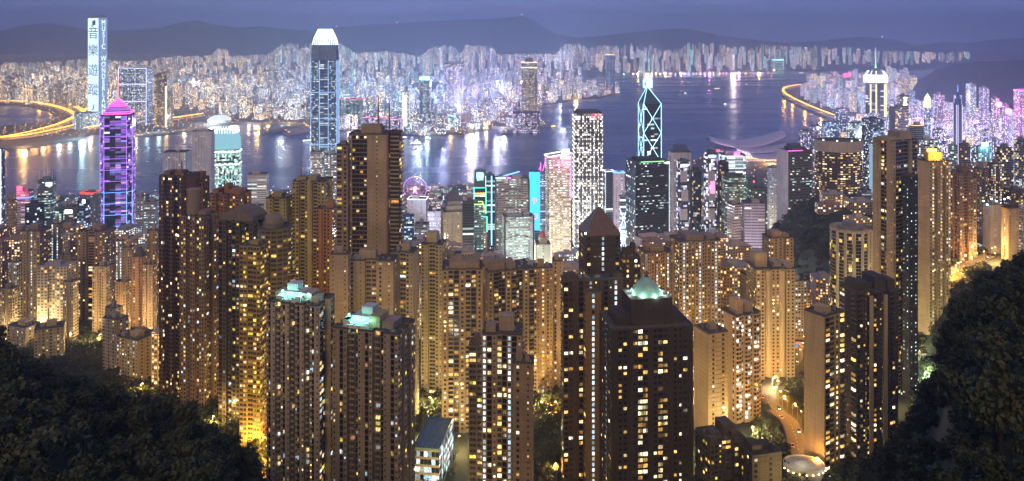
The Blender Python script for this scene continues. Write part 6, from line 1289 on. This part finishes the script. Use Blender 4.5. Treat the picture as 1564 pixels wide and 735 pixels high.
for side in (-1, 1):
    y = 92
    while y < 470:
        x = 0
        while x < 420:
            X = side * (x + rs.uniform(-2.5, 2.5)); Y = y + rs.uniform(-2.5, 2.5); px = CX + X / Y * F; h = gz(X, Y)
            x += 6.4
            if px < -25 or px > 1590 or 425 < px < 1245: continue
            py = HY + (400 - h - 6) / Y * F
            if py > 790 or py < 350 or h < gz(0, Y) + 4 and Y > 330: continue
            sil = float(interp(px, SIL_L if side < 0 else SIL_R)); gap = py - sil   # how far below the skyline of the hill
            cand.append((gap, X, Y, px, py, side))
        y += 6.4
cand.sort(key=lambda a: a[0]); n_t = {-1: 0, 1: 0}
front = [c for c in cand]
rs.shuffle(front); front = sorted(front, key=lambda c: -1 / c[2] + (0 if c[0] < 60 else .002))
keep = front[:150]; mass = front[150:]
print('tree candidates', len(cand), 'mass', len(mass))
for gap, X, Y, px, py, side in keep: plant(X, Y, WL if side < 0 else WR, 'trees of the lower left woods' if side < 0 else 'trees of the right hillside woods', rs.choice([rs.uniform(.55, .85), rs.uniform(.8, 1.2)]))
if mass:
    VV = []
    for gap, X, Y, px, py, side in mass:
        V, _ = make_tree_mesh(11, 4.4, 330, rs.randrange(9999), .7); VV.append(V * rs.choice([rs.uniform(.55, .8), rs.uniform(.75, 1.25)]) + [X, Y, gz(X, Y)])
    tag(qmesh('woods', np.concatenate(VV), LEAF), kind='stuff')
def gp(px, py, dmin=400, up=0): q = hit(px, py, dmin); return (q.x, q.y, q.z + up)
RDS = [[(1236, 486), (1222, 520), (1216, 548), (1196, 570), (1176, 592), (1172, 612), (1186, 630), (1205, 646), (1216, 672), (1222, 700), (1240, 735)], [(1512, 392), (1490, 400), (1462, 412), (1448, 424), (1440, 440), (1420, 455)]]
ROADPTS = []
for r_ in RDS:
    Q = [gp(*p)[:2] for p in r_]
    for a_, b_ in zip(Q, Q[1:]): ROADPTS += [(a_[0] + (b_[0] - a_[0]) * k / 6, a_[1] + (b_[1] - a_[1]) * k / 6) for k in range(6)]
# trees seen between the towers
spots = []
def grove(pxs, pys, n, lab, grp, s=(.7, 1.1), dmin=420):
    for i in range(n):
        px, py = rs.uniform(*pxs), rs.uniform(*pys); q = hit(px, py, dmin)
        if q.z < 2 or clash(q.x, q.y, 2) or any((q.x - a_) ** 2 + (q.y - b_) ** 2 < 100 or (abs(q.x - a_) < 9 and 0 < b_ - q.y < 22) for a_, b_ in ROADPTS): continue
        plant(q.x, q.y, lab, grp, rs.uniform(*s))
grove((1120, 1262), (352, 402), 44, 'dark tree on the wooded knoll below the curved hotel tower', 'trees on the wooded knoll', (.8, 1.3), 900)
grove((816, 858), (600, 735), 18, 'green lit tree in the garden gap left of the dark twin towers', 'trees in the garden gap', (.6, .9))
grove((1165, 1232), (470, 735), 34, 'tree lit amber from below beside the winding road', 'trees beside the winding road', (.6, 1.0))
grove((1405, 1505), (395, 470), 18, 'yellow green tree by the orange hillside road', 'trees by the orange road', (.7, 1.1), 560)
grove((380, 408), (655, 735), 10, 'tree lit gold at the foot of the yellow lit tower', 'trees below the yellow lit tower', (.6, .9))
grove((636, 676), (650, 735), 6, 'small tree beside the glass roofed podium', 'trees beside the glass podium', (.5, .7))
grove((10, 245), (520, 600), 24, 'tree lit in patches at the upper edge of the left woods', 'trees at the upper edge of the left woods', (.7, 1.1), 560)
grove((1196, 1330), (640, 735), 22, 'tree around the round driveway of the blank walled tower', 'trees around the round driveway', (.5, .9), 380)
grove((1196, 1275), (700, 735), 14, 'tree in front of the round driveway podium', 'trees in front of the round driveway', (.5, .8), 380)
grove((870, 1240), (395, 420), 8, 'street tree in the park strip behind the dark twins', 'trees of the park strip', (.7, 1.1), 800)

bush = []
rb = np.random.default_rng(3)
for (pa, pb, ya, yb) in [(1100, 1268, 900, 1300), (812, 862, 430, 720), (1160, 1245, 425, 720), (632, 682, 430, 660), (5, 245, 560, 900), (1190, 1350, 400, 560), (1400, 1512, 560, 880), (245, 412, 430, 640), (860, 1100, 960, 1080)]:
    for y in np.arange(ya, yb, 8.5 if yb < 1000 else 11):
        x = (pa - CX) / F * y
        while x < (pb - CX) / F * y:
            X, Y = x + rs.uniform(-4, 4), y + rs.uniform(-4, 4); x += 9 if yb < 1000 else 12
            if clash(X, Y, -1) or any((q - X) ** 2 + (w - Y) ** 2 < 170 for q, w in ROADPTS): continue
            n = 90; r_ = rs.uniform(3.2, 6); d = rb.normal(size=(n, 3)); d /= np.linalg.norm(d, axis=1)[:, None]; p = d * rb.uniform(.6, 1, (n, 1)) * [r_, r_, r_ * .8] + [X, Y, gz(X, Y) + r_ * .45]
            u = rb.normal(size=(n, 3)); u /= np.linalg.norm(u, axis=1)[:, None]; w_ = np.cross(u, d + .4 * rb.normal(size=(n, 3))); w_ /= np.linalg.norm(w_, axis=1)[:, None] + 1e-6; bush.append(np.stack([p - u, p + w_ * .7, p + u, p - w_ * .7], 1))
tag(qmesh('undergrowth', np.concatenate(bush), LEAF), kind='stuff'); print('bush quads', sum(len(b) for b in bush))
# ------------------------------------------------------------------ roads, lamps and podiums on the near slope
def gp(px, py, dmin=400, up=0): q = hit(px, py, dmin); return (q.x, q.y, q.z + up)
def lay(pts, wd, name='road'):
    Q = [Vector(gp(*p)) for p in pts]; out = ribbon(name, Q, wd, 1.0, ASP, th=3, steps=10)[0]
    g = G()
    for i in range(0, len(out) - 1, 2):
        a, b = out[i], out[i].lerp(out[i + 1], .55); d = (b - a).normalized(); n = Vector((d.y, -d.x, 0)) * .12; z = Vector((0, 0, 1.006)); g.add([a + n + z, b + n + z, b - n + z, a - n + z], [(0, 1, 2, 3)])
    tag(g.build('lane_marking', plain('road_paint', (.7, .7, .66), .6)), kind='structure'); return out
rd1 = lay([(1236, 486), (1222, 520), (1216, 548), (1196, 570), (1176, 592), (1172, 612), (1186, 630), (1205, 646), (1216, 672), (1222, 700), (1240, 735)], 13)
rd2 = lay([(1512, 392), (1490, 400), (1462, 412), (1448, 424), (1440, 440), (1420, 455)], 12)
rd3 = lay([(395, 735), (392, 700), (388, 672), (394, 655)], 14)
rd4 = lay([(820, 640), (840, 636), (862, 632)], 10)
rd5 = lay([(236, 590), (240, 560), (238, 530)], 10)
LAMP = None
def street_lamp(p, label, group, power, col=(1, .38, .035), h=9):
    global LAMP
    if LAMP is None:
        g = G(); g.tube((0, 0, -1), (0, 0, h), .14, .09, 8); a = bpy.data.meshes.new('pole'); a.from_pydata(g.v, [], g.f); a.materials.append(plain('lamp_steel', (.2, .2, .2), .5))
        g = G(); g.tube((0, 0, h), (1.8, 0, h + .5), .09, .07, 6); b = bpy.data.meshes.new('arm'); b.from_pydata(g.v, [], g.f); b.materials.append(plain('lamp_steel', (.2, .2, .2), .5))
        g = G(); g.box(1.3, -.3, h + .35, 2.5, .3, h + .6); c = bpy.data.meshes.new('lamp_head'); c.from_pydata(g.v, [], g.f); c.materials.append(glow('sodium_lamp', (1, .6, .18), 14)); LAMP = (a, b, c)
    r = empty('street_lamp', p, label, 'street lamp', group); r.rotation_euler = (0, 0, rs.uniform(0, 6.28))
    for n_, m_ in zip(('pole', 'arm', 'lamp_head'), LAMP): link(bpy.data.objects.new(n_, m_), r)
    lamp_light('lamp_light', (1.9, 0, h - .8), col, power, .6, r)
for Q, lb, st, pw in ((rd1, 'amber street lamp along the winding road right of centre', 4, 6500), (rd2, 'orange street lamp along the hillside road at the right', 4, 11000), (rd3, 'golden street lamp on the lane below the yellow lit tower', 4, 12000), (rd4, 'amber street lamp in the garden gap', 4, 9000), (rd5, 'amber lamp on the lane between the left woods and the red brown tower', 5, 9000)):
    for i in range(1, len(Q), st):
        d = Vector((6.5, 0, 0)); street_lamp((Q[i].x + 7, Q[i].y, Q[i].z + .8), lb, lb.replace('amber ', '').replace('orange ', '').replace('golden ', '') + 's', pw)
# lamps in the wells between the near towers light their lower walls
k_ = 0
for px, D, pw, c, lb in [(215, 640, 2.2e4, (1, .6, .2), 'lamp beside the foot of the red brown tower'), (325, 560, 2e4, (1, .62, .25), 'lamp below the round turret tower'), (385, 520, 3.5e4, (1, .6, .15), 'lamp at the foot of the yellow lit tower'), (420, 500, 3.5e4, (1, .6, .15), 'lamp behind the serrated tower'),
        (455, 640, 4e4, (1, .66, .2), 'lamp in front of the yellow cream tower'), (500, 640, 3e4, (1, .5, .15), 'lamp below the pink orange tower'), (520, 500, 3e4, (1, .7, .4), 'lamp before the masted tower'), (640, 520, 3e4, (1, .75, .45), 'lamp right of the pale flank'), (652, 432, 2.2e4, (1, .72, .4), 'lamp nearest below the pale flank'), (660, 600, 4e4, (1, .7, .35), 'lamp below the slender tan tower'),
        (700, 520, 2e4, (1, .7, .4), 'lamp in front of the centre left tan tower'), (760, 560, 2.5e4, (1, .68, .35), 'lamp in front of the broad brown tower'), (830, 600, 4e4, (1, .7, .35), 'lamp before the close gridded pale tower'), (850, 470, 1.2e4, (1, .55, .15), 'lamp left of the dark twins'),
        (1000, 640, 3.5e4, (1, .66, .36), 'lamp before the lower pink beige tower'), (1060, 640, 4.5e4, (1, .66, .36), 'lamp before the pink beige tower'), (1085, 510, 2.5e4, (1, .74, .45), 'lamp before the cream zigzag tower'), (1150, 540, 3e4, (1, .74, .45), 'lamp beside the zigzag balconies'), (1180, 660, 3.5e4, (1, .74, .45), 'lamp before the cream balcony tower'),
        (1230, 440, 1.6e4, (1, .72, .42), 'lamp in front of the blank end wall'), (1300, 730, 4e4, (1, .75, .5), 'lamp below the drum capped tower'), (1350, 600, 3e4, (1, .7, .4), 'lamp before the very tall tower'), (1412, 680, 4.5e4, (.75, 1, .9), 'lamp at the foot of the yellow topped tower'), (1460, 760, 3e4, (1, .66, .3), 'lamp before the dark red brown tower'), (1520, 790, 4e4, (1, .75, .5), 'lamp before the unfinished grey tower'),
        (20, 840, 4e4, (1, .7, .4), 'lamp at the lower left edge'), (60, 850, 5e4, (1, .72, .42), 'lamp below the cool recess tower'), (110, 830, 5e4, (1, .7, .4), 'lamp below the domed tank tower'), (150, 820, 5e4, (1, .68, .38), 'lamp below the amber gridded tower'), (195, 820, 5e4, (1, .68, .4), 'lamp below the hipped roof tower'), (230, 800, 4e4, (1, .68, .35), 'lamp below the pinkish flat topped tower'),
        (20, 980, 5e4, (1, .8, .6), 'lamp behind the left edge towers'), (120, 1050, 6e4, (1, .75, .5), 'lamp behind the domed tank tower'), (200, 1050, 6e4, (1, .75, .5), 'lamp behind the hipped roof tower'), (300, 900, 5e4, (1, .7, .4), 'lamp behind the red brown tower'), (560, 760, 5e4, (1, .75, .5), 'lamp behind the masted tower'), (700, 800, 6e4, (1, .75, .5), 'lamp behind the slender tan tower'), (800, 900, 6e4, (1, .75, .5), 'lamp behind the broad brown tower'), (900, 900, 6e4, (1, .75, .5), 'lamp behind the pyramid roof'), (1060, 900, 5e4, (1, .7, .45), 'lamp behind the pink beige tower')]:
    x_ = (px - CX) / F * D; street_lamp((x_, D, gz(x_, D)), lb, 'lamps in the lanes between near towers', pw * 1.35, (c[0], c[1], c[2] * .7), 9)
# podium with a glass roof and a lit pool deck
t = tower('long low podium hall with a glass roof and blue white lit hall', 630, 692, 618, 462, -8, 2.4, 'box', (.34, .29, .24), 'c', 'c', bw=2.2, pal='cool', p=.8, name='podium_hall', cat='hall', top=None, sing=0, zt=160, fh=4.5, rmat=plain('roof_glass', (.2, .32, .3), .25, .2))
for u in np.linspace(-.8, .8, 5): strip(t, u, -2.3, u, 2.3, t['H'] + .5, t['H'] + .5, .2, plain('roof_bar', (.4, .4, .4)), 'roof_bar')
q = t['L2'](1.1, -1.8); lamp_light('hall_light', (q.x + 4, q.y - 4, t['H'] - 4), (.75, .9, 1), 9000, 1, t['root'])
# round driveway podium under the blank wall
c0 = W(1228, 480, 0); z0 = gz(c0.x, c0.y); root = empty('driveway_podium', (c0.x, c0.y, z0 - 4), 'round white lit driveway podium at the foot of the blank walled tower', 'podium')
zt_ = 13; n = 32; pr = lambda r, z: [(r * math.cos(2 * math.pi * i / n), r * .8 * math.sin(2 * math.pi * i / n), z) for i in range(n)]
G().rings([pr(11, 0), pr(11, zt_ - 2), pr(12.2, zt_ - 2), pr(12.2, zt_), pr(11.7, zt_), pr(11.7, zt_ - .8), pr(6.2, zt_ - .8), pr(6, zt_ - .2), pr(2, zt_ + .3)]).build('deck', wall_mat((.5, .45, .38)), root)
for i in range(10): a = math.pi + math.pi * (i + .5) / 10; G().box(12.3 * math.cos(a) - .3, 9.9 * math.sin(a) - .3, zt_ - 2.6, 12.3 * math.cos(a) + .3, 9.9 * math.sin(a) + .3, zt_ - 2.1).build('deck_lamp', glow('lamp_warm_small', (1, .75, .4), 7), root)
lamp_light('deck_light', (-4, -4, zt_ + 6), (1, .9, .8), 1000, .6, root); lamp_light('deck_light', (10, -12, zt_ + 2), (1, .9, .85), 900, .6, root)
# terraces with pools
def terrace(label, px, py, dm, w, d, col_, lightc, pw, pool=None):
    q = Vector(gp(px, py, dm)); r = empty('terrace', (q.x, q.y, q.z - 3), label, 'terrace'); G().rings([[(-w, -d, 0), (w, -d, 0), (w, d, 0), (-w, d, 0)], [(-w, -d, 5), (w, -d, 5), (w, d, 5), (-w, d, 5)], [(-w, -d, 6), (w, -d, 6), (w, d, 6), (-w, d, 6)], [(-w + .4, -d + .4, 6), (w - .4, -d + .4, 6), (w - .4, d - .4, 6), (-w + .4, d - .4, 6)], [(-w + .4, -d + .4, 5.2), (w - .4, -d + .4, 5.2), (w - .4, d - .4, 5.2), (-w + .4, d - .4, 5.2)]]).build('deck', wall_mat(col_), r)
    if pool: n = 20; G().rings([[(w * .5 * math.cos(2 * math.pi * i / n), d * .5 * math.sin(2 * math.pi * i / n), 5.25) for i in range(n)], [(w * .5 * math.cos(2 * math.pi * i / n), d * .5 * math.sin(2 * math.pi * i / n), 5.5) for i in range(n)]]).build('pool', glow('pool_blue', (.02, .25, .8), .9), r)
    lamp_light('terrace_light', (0, -d * .6, 12), lightc, pw, .5, r); return r
terrace('small terrace with a blue lit pool beside the winding road', 1214, 531, 500, 9, 8, (.5, .3, .15), (1, .55, .15), 2500, True)
terrace('white lit roof deck at the foot of the yellow topped tower', 1412, 446, 600, 14, 10, (.6, .62, .62), (.75, .95, 1), 9000)
terrace('cream car park terrace on the slope left of the right woods', 1402, 536, 560, 12, 14, (.5, .42, .32), (1, .75, .45), 4000)
terrace('lit cream terrace block below the very tall tower', 1386, 590, 520, 11, 12, (.5, .43, .33), (1, .8, .5), 3500)
terrace('white lit clubhouse deck between the hillside towers on the right', 1470, 376, 700, 18, 14, (.55, .55, .52), (.8, .95, 1), 14000)
q = gp(1512, 312, 700); lamp_light('work_light', (q[0], 846, ztop(304, 850)), (.45, .8, 1), 9000, .8)
g = 0
for i, (px, py) in enumerate([(1502, 308), (1508, 314), (1514, 306), (1522, 310), (1528, 314), (1534, 308), (1540, 306)]):
    p = W(px, 852 + i * 2, ztop(py, 852)); r = empty('work_lamp', (p.x, p.y, ztop(318, 852)), 'blue white work lamp on a post over the unfinished grey tower', 'lamp', 'work lamps over the unfinished tower'); hz_ = p.z - ztop(318, 852)
    G().tube((0, 0, -6), (0, 0, hz_), .15, .12).build('post', plain('lamp_steel', (.2, .2, .2), .5), r); G().box(-.7, -.5, hz_, .7, .5, hz_ + 1).build('lamp_head', glow('lamp_ice', (.5, .85, 1), 12), r)

# ------------------------------------------------------------------ harbour craft and piers
def boat(px, py, L, col_, em, label, s=3, rot=0):
    D = 400 / (py - HY) * F; p = W(px, D, 0); r = empty('boat', (p.x, p.y, 0), label, 'boat', 'boats on the harbour'); r.rotation_euler = (0, 0, R(rot)); w = L * .14
    hull = [(-L / 2, -w), (L * .3, -w), (L / 2, 0), (L * .3, w), (-L / 2, w)]; G().rings([[(x * .9, y * .7, -.8) for x, y in hull], [(x, y, 2.2) for x, y in hull]]).build('hull', plain('hull_paint', col_), r)
    cb = [(-L * .4, -w * .8), (L * .22, -w * .8), (L * .22, w * .8), (-L * .4, w * .8)]; G().rings([[(x, y, 2.25) for x, y in cb], [(x, y, 5) for x, y in cb]]).build('cabin', glow('cabin_' + label.split()[0], em, s), r)
    G().rings([[(x * .7, y * .7, 5.05) for x, y in cb], [(x * .7, y * .7, 7) for x, y in cb]]).build('wheelhouse', plain('boat_white', (.7, .7, .7)), r)
    G().tube((0, 0, 7), (0, 0, 12), .2, .1).build('mast', plain('mast_grey', (.18, .18, .18)), r)
for a in [(846, 194, 34, (.1, .3, .15), (1, .6, .08), 'yellow lit ferry off the headland tip', 4, 50), (392, 199, 22, (.3, .2, .1), (1, .5, .12), 'orange lit barge left of the crowned skyscraper', 6, 0), (1022, 118, 70, (.3, .3, .3), (1, .75, .4), 'gold lit ship far out beyond the neon braced tower', 4, 5), (1096, 136, 60, (.5, .5, .5), (1, .7, .4), 'small pale boat in mid harbour, right', 3, 15), (1140, 129, 46, (.5, .5, .5), (1, .8, .75), 'white boat near the far eastern water', 3, 70),
          (1126, 128, 30, (.3, .1, .1), (1, .3, .2), 'red lit launch on the far eastern water', 4, 0), (1047, 143, 22, (.5, .5, .5), (.8, .9, 1), 'tiny white launch left of mid harbour', 4, 0), (1108, 160, 20, (.5, .5, .5), (.8, .9, 1), 'tiny white launch in the open right harbour', 4, 0), (638, 220, 44, (.6, .6, .6), (1, .9, .7), 'cream ferry leaving the far shore above the wheel', 2.5, 20), (470, 216, 42, (.6, .6, .65), (.85, .9, 1), 'white ferry left of the crowned skyscraper', 2.5, 35),
          (655, 213, 30, (.6, .6, .6), (.9, .9, 1), 'white launch moored off the far shore piers', 3, 0), (618, 211, 34, (.6, .6, .6), (.9, .9, 1), 'long white boat moored beside the masts', 2.5, 0), (1225, 112, 60, (.5, .5, .5), (.8, .95, 1), 'pale ship in the far eastern channel', 3, 0), (1240, 176, 26, (.3, .3, .3), (.6, .6, .7), 'dim launch under the curved coast highway', 1, 0), (215, 208, 36, (.2, .2, .2), (.5, .5, .5), 'dark barge right of the purple spire', 1, 10)]: boat(*a)
def quay(label, pts, z, col_, name='pier', lamps=None):
    P = [sea(*p) for p in pts]; c = Vector((sum(p[0] for p in P) / len(P), sum(p[1] for p in P) / len(P), 0)); A = sum(P[i][0] * P[(i + 1) % len(P)][1] - P[(i + 1) % len(P)][0] * P[i][1] for i in range(len(P)))
    if A < 0: P = P[::-1]
    r = empty(name, c, label, name); G().rings([[(p[0] - c.x, p[1] - c.y, zz) for p in P] for zz in (-3, z)]).build('deck', plain('pier_deck', col_), r)
    G().rings([[((p[0] - c.x) * .8, (p[1] - c.y) * .8, zz) for p in P] for zz in (z + .05, z + 9)]).build('shed', wall_mat((.45, .45, .42)), r)
    g = G(); [g.box((p[0] - c.x) * .82 - 2, (p[1] - c.y) * .82 - 2, z + 9.2, (p[0] - c.x) * .82 + 2, (p[1] - c.y) * .82 + 2, z + 11) for p in P]; g.build('deck_lamps', glow('lamp_amber', (1, .5, .1), 4), r)
quay('long pier with pale sheds left of the crowned skyscraper', [(396, 201), (470, 191), (474, 193), (402, 204)], 4, (.3, .3, .3)); quay('second pale pier in front of the long pier', [(432, 203), (474, 195), (478, 199), (438, 207)], 4, (.3, .3, .3)); quay('lit square pier at the headland tip', [(760, 200), (836, 188), (838, 192), (766, 205)], 4, (.3, .3, .35))
r = empty('performance_hall', sea(702, 192), 'pale sweeping hall with sloped walls on the far waterfront', 'hall'); s_ = 3450 / F
G().rings([[(-22 * s_, 0, 0), (16 * s_, 0, 0), (16 * s_, 60, 0), (-22 * s_, 60, 0)], [(-22 * s_, 0, 18), (16 * s_, 0, 62), (16 * s_, 60, 62), (-22 * s_, 60, 18)]]).build('sloped_hall', wall_mat((.55, .45, .5)), r); G().box(-22 * s_, -8, 0, 16 * s_, -2, 9).build('colonnade', glow('colonnade_warm', (1, .75, .6), 1.3), r)
r = empty('arched_hall', sea(408, 175), 'broad white lit hall with an arched roof across the water', 'hall'); n = 14; s_ = 4000 / F
pr = [(-15 * s_ * math.cos(math.pi * i / n), 12 + 34 * math.sin(math.pi * i / n)) for i in range(n + 1)]; v = [(x, y, z) for y in (0, 70) for x, z in pr]; f = [(i, i + 1, n + 2 + i, n + 1 + i) for i in range(n)] + [tuple(range(n, -1, -1)), tuple(range(n + 1, 2 * n + 2))]
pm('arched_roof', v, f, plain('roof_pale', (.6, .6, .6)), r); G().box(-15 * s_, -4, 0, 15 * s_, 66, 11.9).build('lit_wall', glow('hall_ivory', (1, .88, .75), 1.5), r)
r = empty('arena', sea(335, 186), 'low white domed arena glowing on the left shore', 'hall'); s_ = 3700 / F; rr = []
for z, q_ in ((0, 1), (9, 1), (20, .8), (27, .5), (30, .1)): rr.append([(17 * s_ * q_ * math.cos(2 * math.pi * i / 24), 60 * q_ * math.sin(2 * math.pi * i / 24), z) for i in range(24)])
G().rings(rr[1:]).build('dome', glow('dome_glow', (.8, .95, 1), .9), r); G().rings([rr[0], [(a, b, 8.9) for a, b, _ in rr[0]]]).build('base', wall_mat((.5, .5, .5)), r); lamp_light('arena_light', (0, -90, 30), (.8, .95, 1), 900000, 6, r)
# cars on the near roads
CAR = None
def car(p, ang, col_, label):
    global CAR
    if CAR is None:
        def me_(g, nm, m): a = bpy.data.meshes.new(nm); a.from_pydata(g.v, [], g.f); a.materials.append(m); return a
        side = lambda pr_, w: [[(x, -w, z) for x, z in pr_], [(x, w, z) for x, z in pr_]]
        b = G().rings(side([(-2.2, .35), (2.2, .35), (2.25, .8), (1.3, .95), (-2.0, 1.0), (-2.25, .8)], .88)); c = G().rings(side([(-1.7, 1.0), (1.1, .95), (.5, 1.45), (-1.2, 1.48)], .74))
        w = G().tube((0, -.1, 0), (0, .1, 0), .34, .34, 12)
        CAR = (b, me_(c, 'cabin', plain('car_glass', (.02, .02, .025), .1)), me_(w, 'wheel', plain('tyre', (.02, .02, .02), .8)), me_(G().box(-.06, -.2, -.1, .06, .2, .1), 'headlight', glow('car_headlight', (1, .93, .8), 14)), me_(G().box(-.05, -.2, -.08, .05, .2, .08), 'tail_light', glow('car_tail', (1, .05, .02), 7)))
    r = empty('car', p, label, 'car', 'cars on the near roads'); r.rotation_euler = (0, 0, ang)
    CAR[0].build('body', plain('car_paint_' + '%d' % (col_[0] * 100), col_, .3), r); link(bpy.data.objects.new('cabin', CAR[1]), r)
    for x in (-1.35, 1.4):
        for y in (-.82, .82): o = bpy.data.objects.new('wheel', CAR[2]); o.location = (x, y, .34); link(o, r)
    for y in (-.6, .6):
        o = bpy.data.objects.new('headlight', CAR[3]); o.location = (2.26, y, .68); link(o, r); o = bpy.data.objects.new('tail_light', CAR[4]); o.location = (-2.26, y, .75); link(o, r)
CARC = [('white', (.7, .7, .7)), ('black', (.02, .02, .02)), ('silver', (.4, .4, .42)), ('red', (.5, .03, .02)), ('grey', (.2, .2, .22))]
n_ = 0
for Q, wh, st in ((rd1, 'winding road', 9), (rd2, 'orange hillside road', 9), (rd3, 'golden lane', 10), (rd4, 'garden gap lane', 9)):
    for j, i in enumerate(range(4, len(Q) - 2, st)):
        d = Q[i + 1] - Q[i]; nm, cc = CARC[n_ % 5]; n_ += 1; off = Vector((d.y, -d.x, 0)).normalized() * (3.2 if j % 2 else -3.2)
        car(Q[i] + off + Vector((0, 0, 1.0)), math.atan2(d.y, d.x) + (math.pi if j % 2 else 0), cc, f'{nm} car on the {wh}, {["first", "second", "third", "fourth", "fifth", "sixth", "seventh", "eighth", "ninth", "tenth", "eleventh", "twelfth"][j]} from its upper end')
# lights on the far hills
for px, py, D, c, lb in [(514, 32, 14800, (1, .6, .25), 'orange light on the far ridge right of the crowned skyscraper'), (606, 26, 14700, (1, .8, .3), 'yellow light on the far ridge above the wheel'), (797, 24, 14800, (1, .95, .9), 'white light on the highest far peak'), (1347, 56, 14800, (.9, .9, 1), 'pale light on the low far ridge, right')]:
    p = W(px, D, 0); z = gz(p.x, p.y); r = empty('hill_beacon', (p.x, p.y, z), lb, 'beacon'); G().tube((0, 0, -5), (0, 0, 30), 4, 2).build('mast', plain('mast_grey', (.18, .18, .18)), r); G().tube((0, 0, 30), (0, 0, 44), 10, 10, 8).build('lamp_head', glow('hill_lamp_' + lb.split()[0], c, 9), r)
print('objects', len(bpy.data.objects))
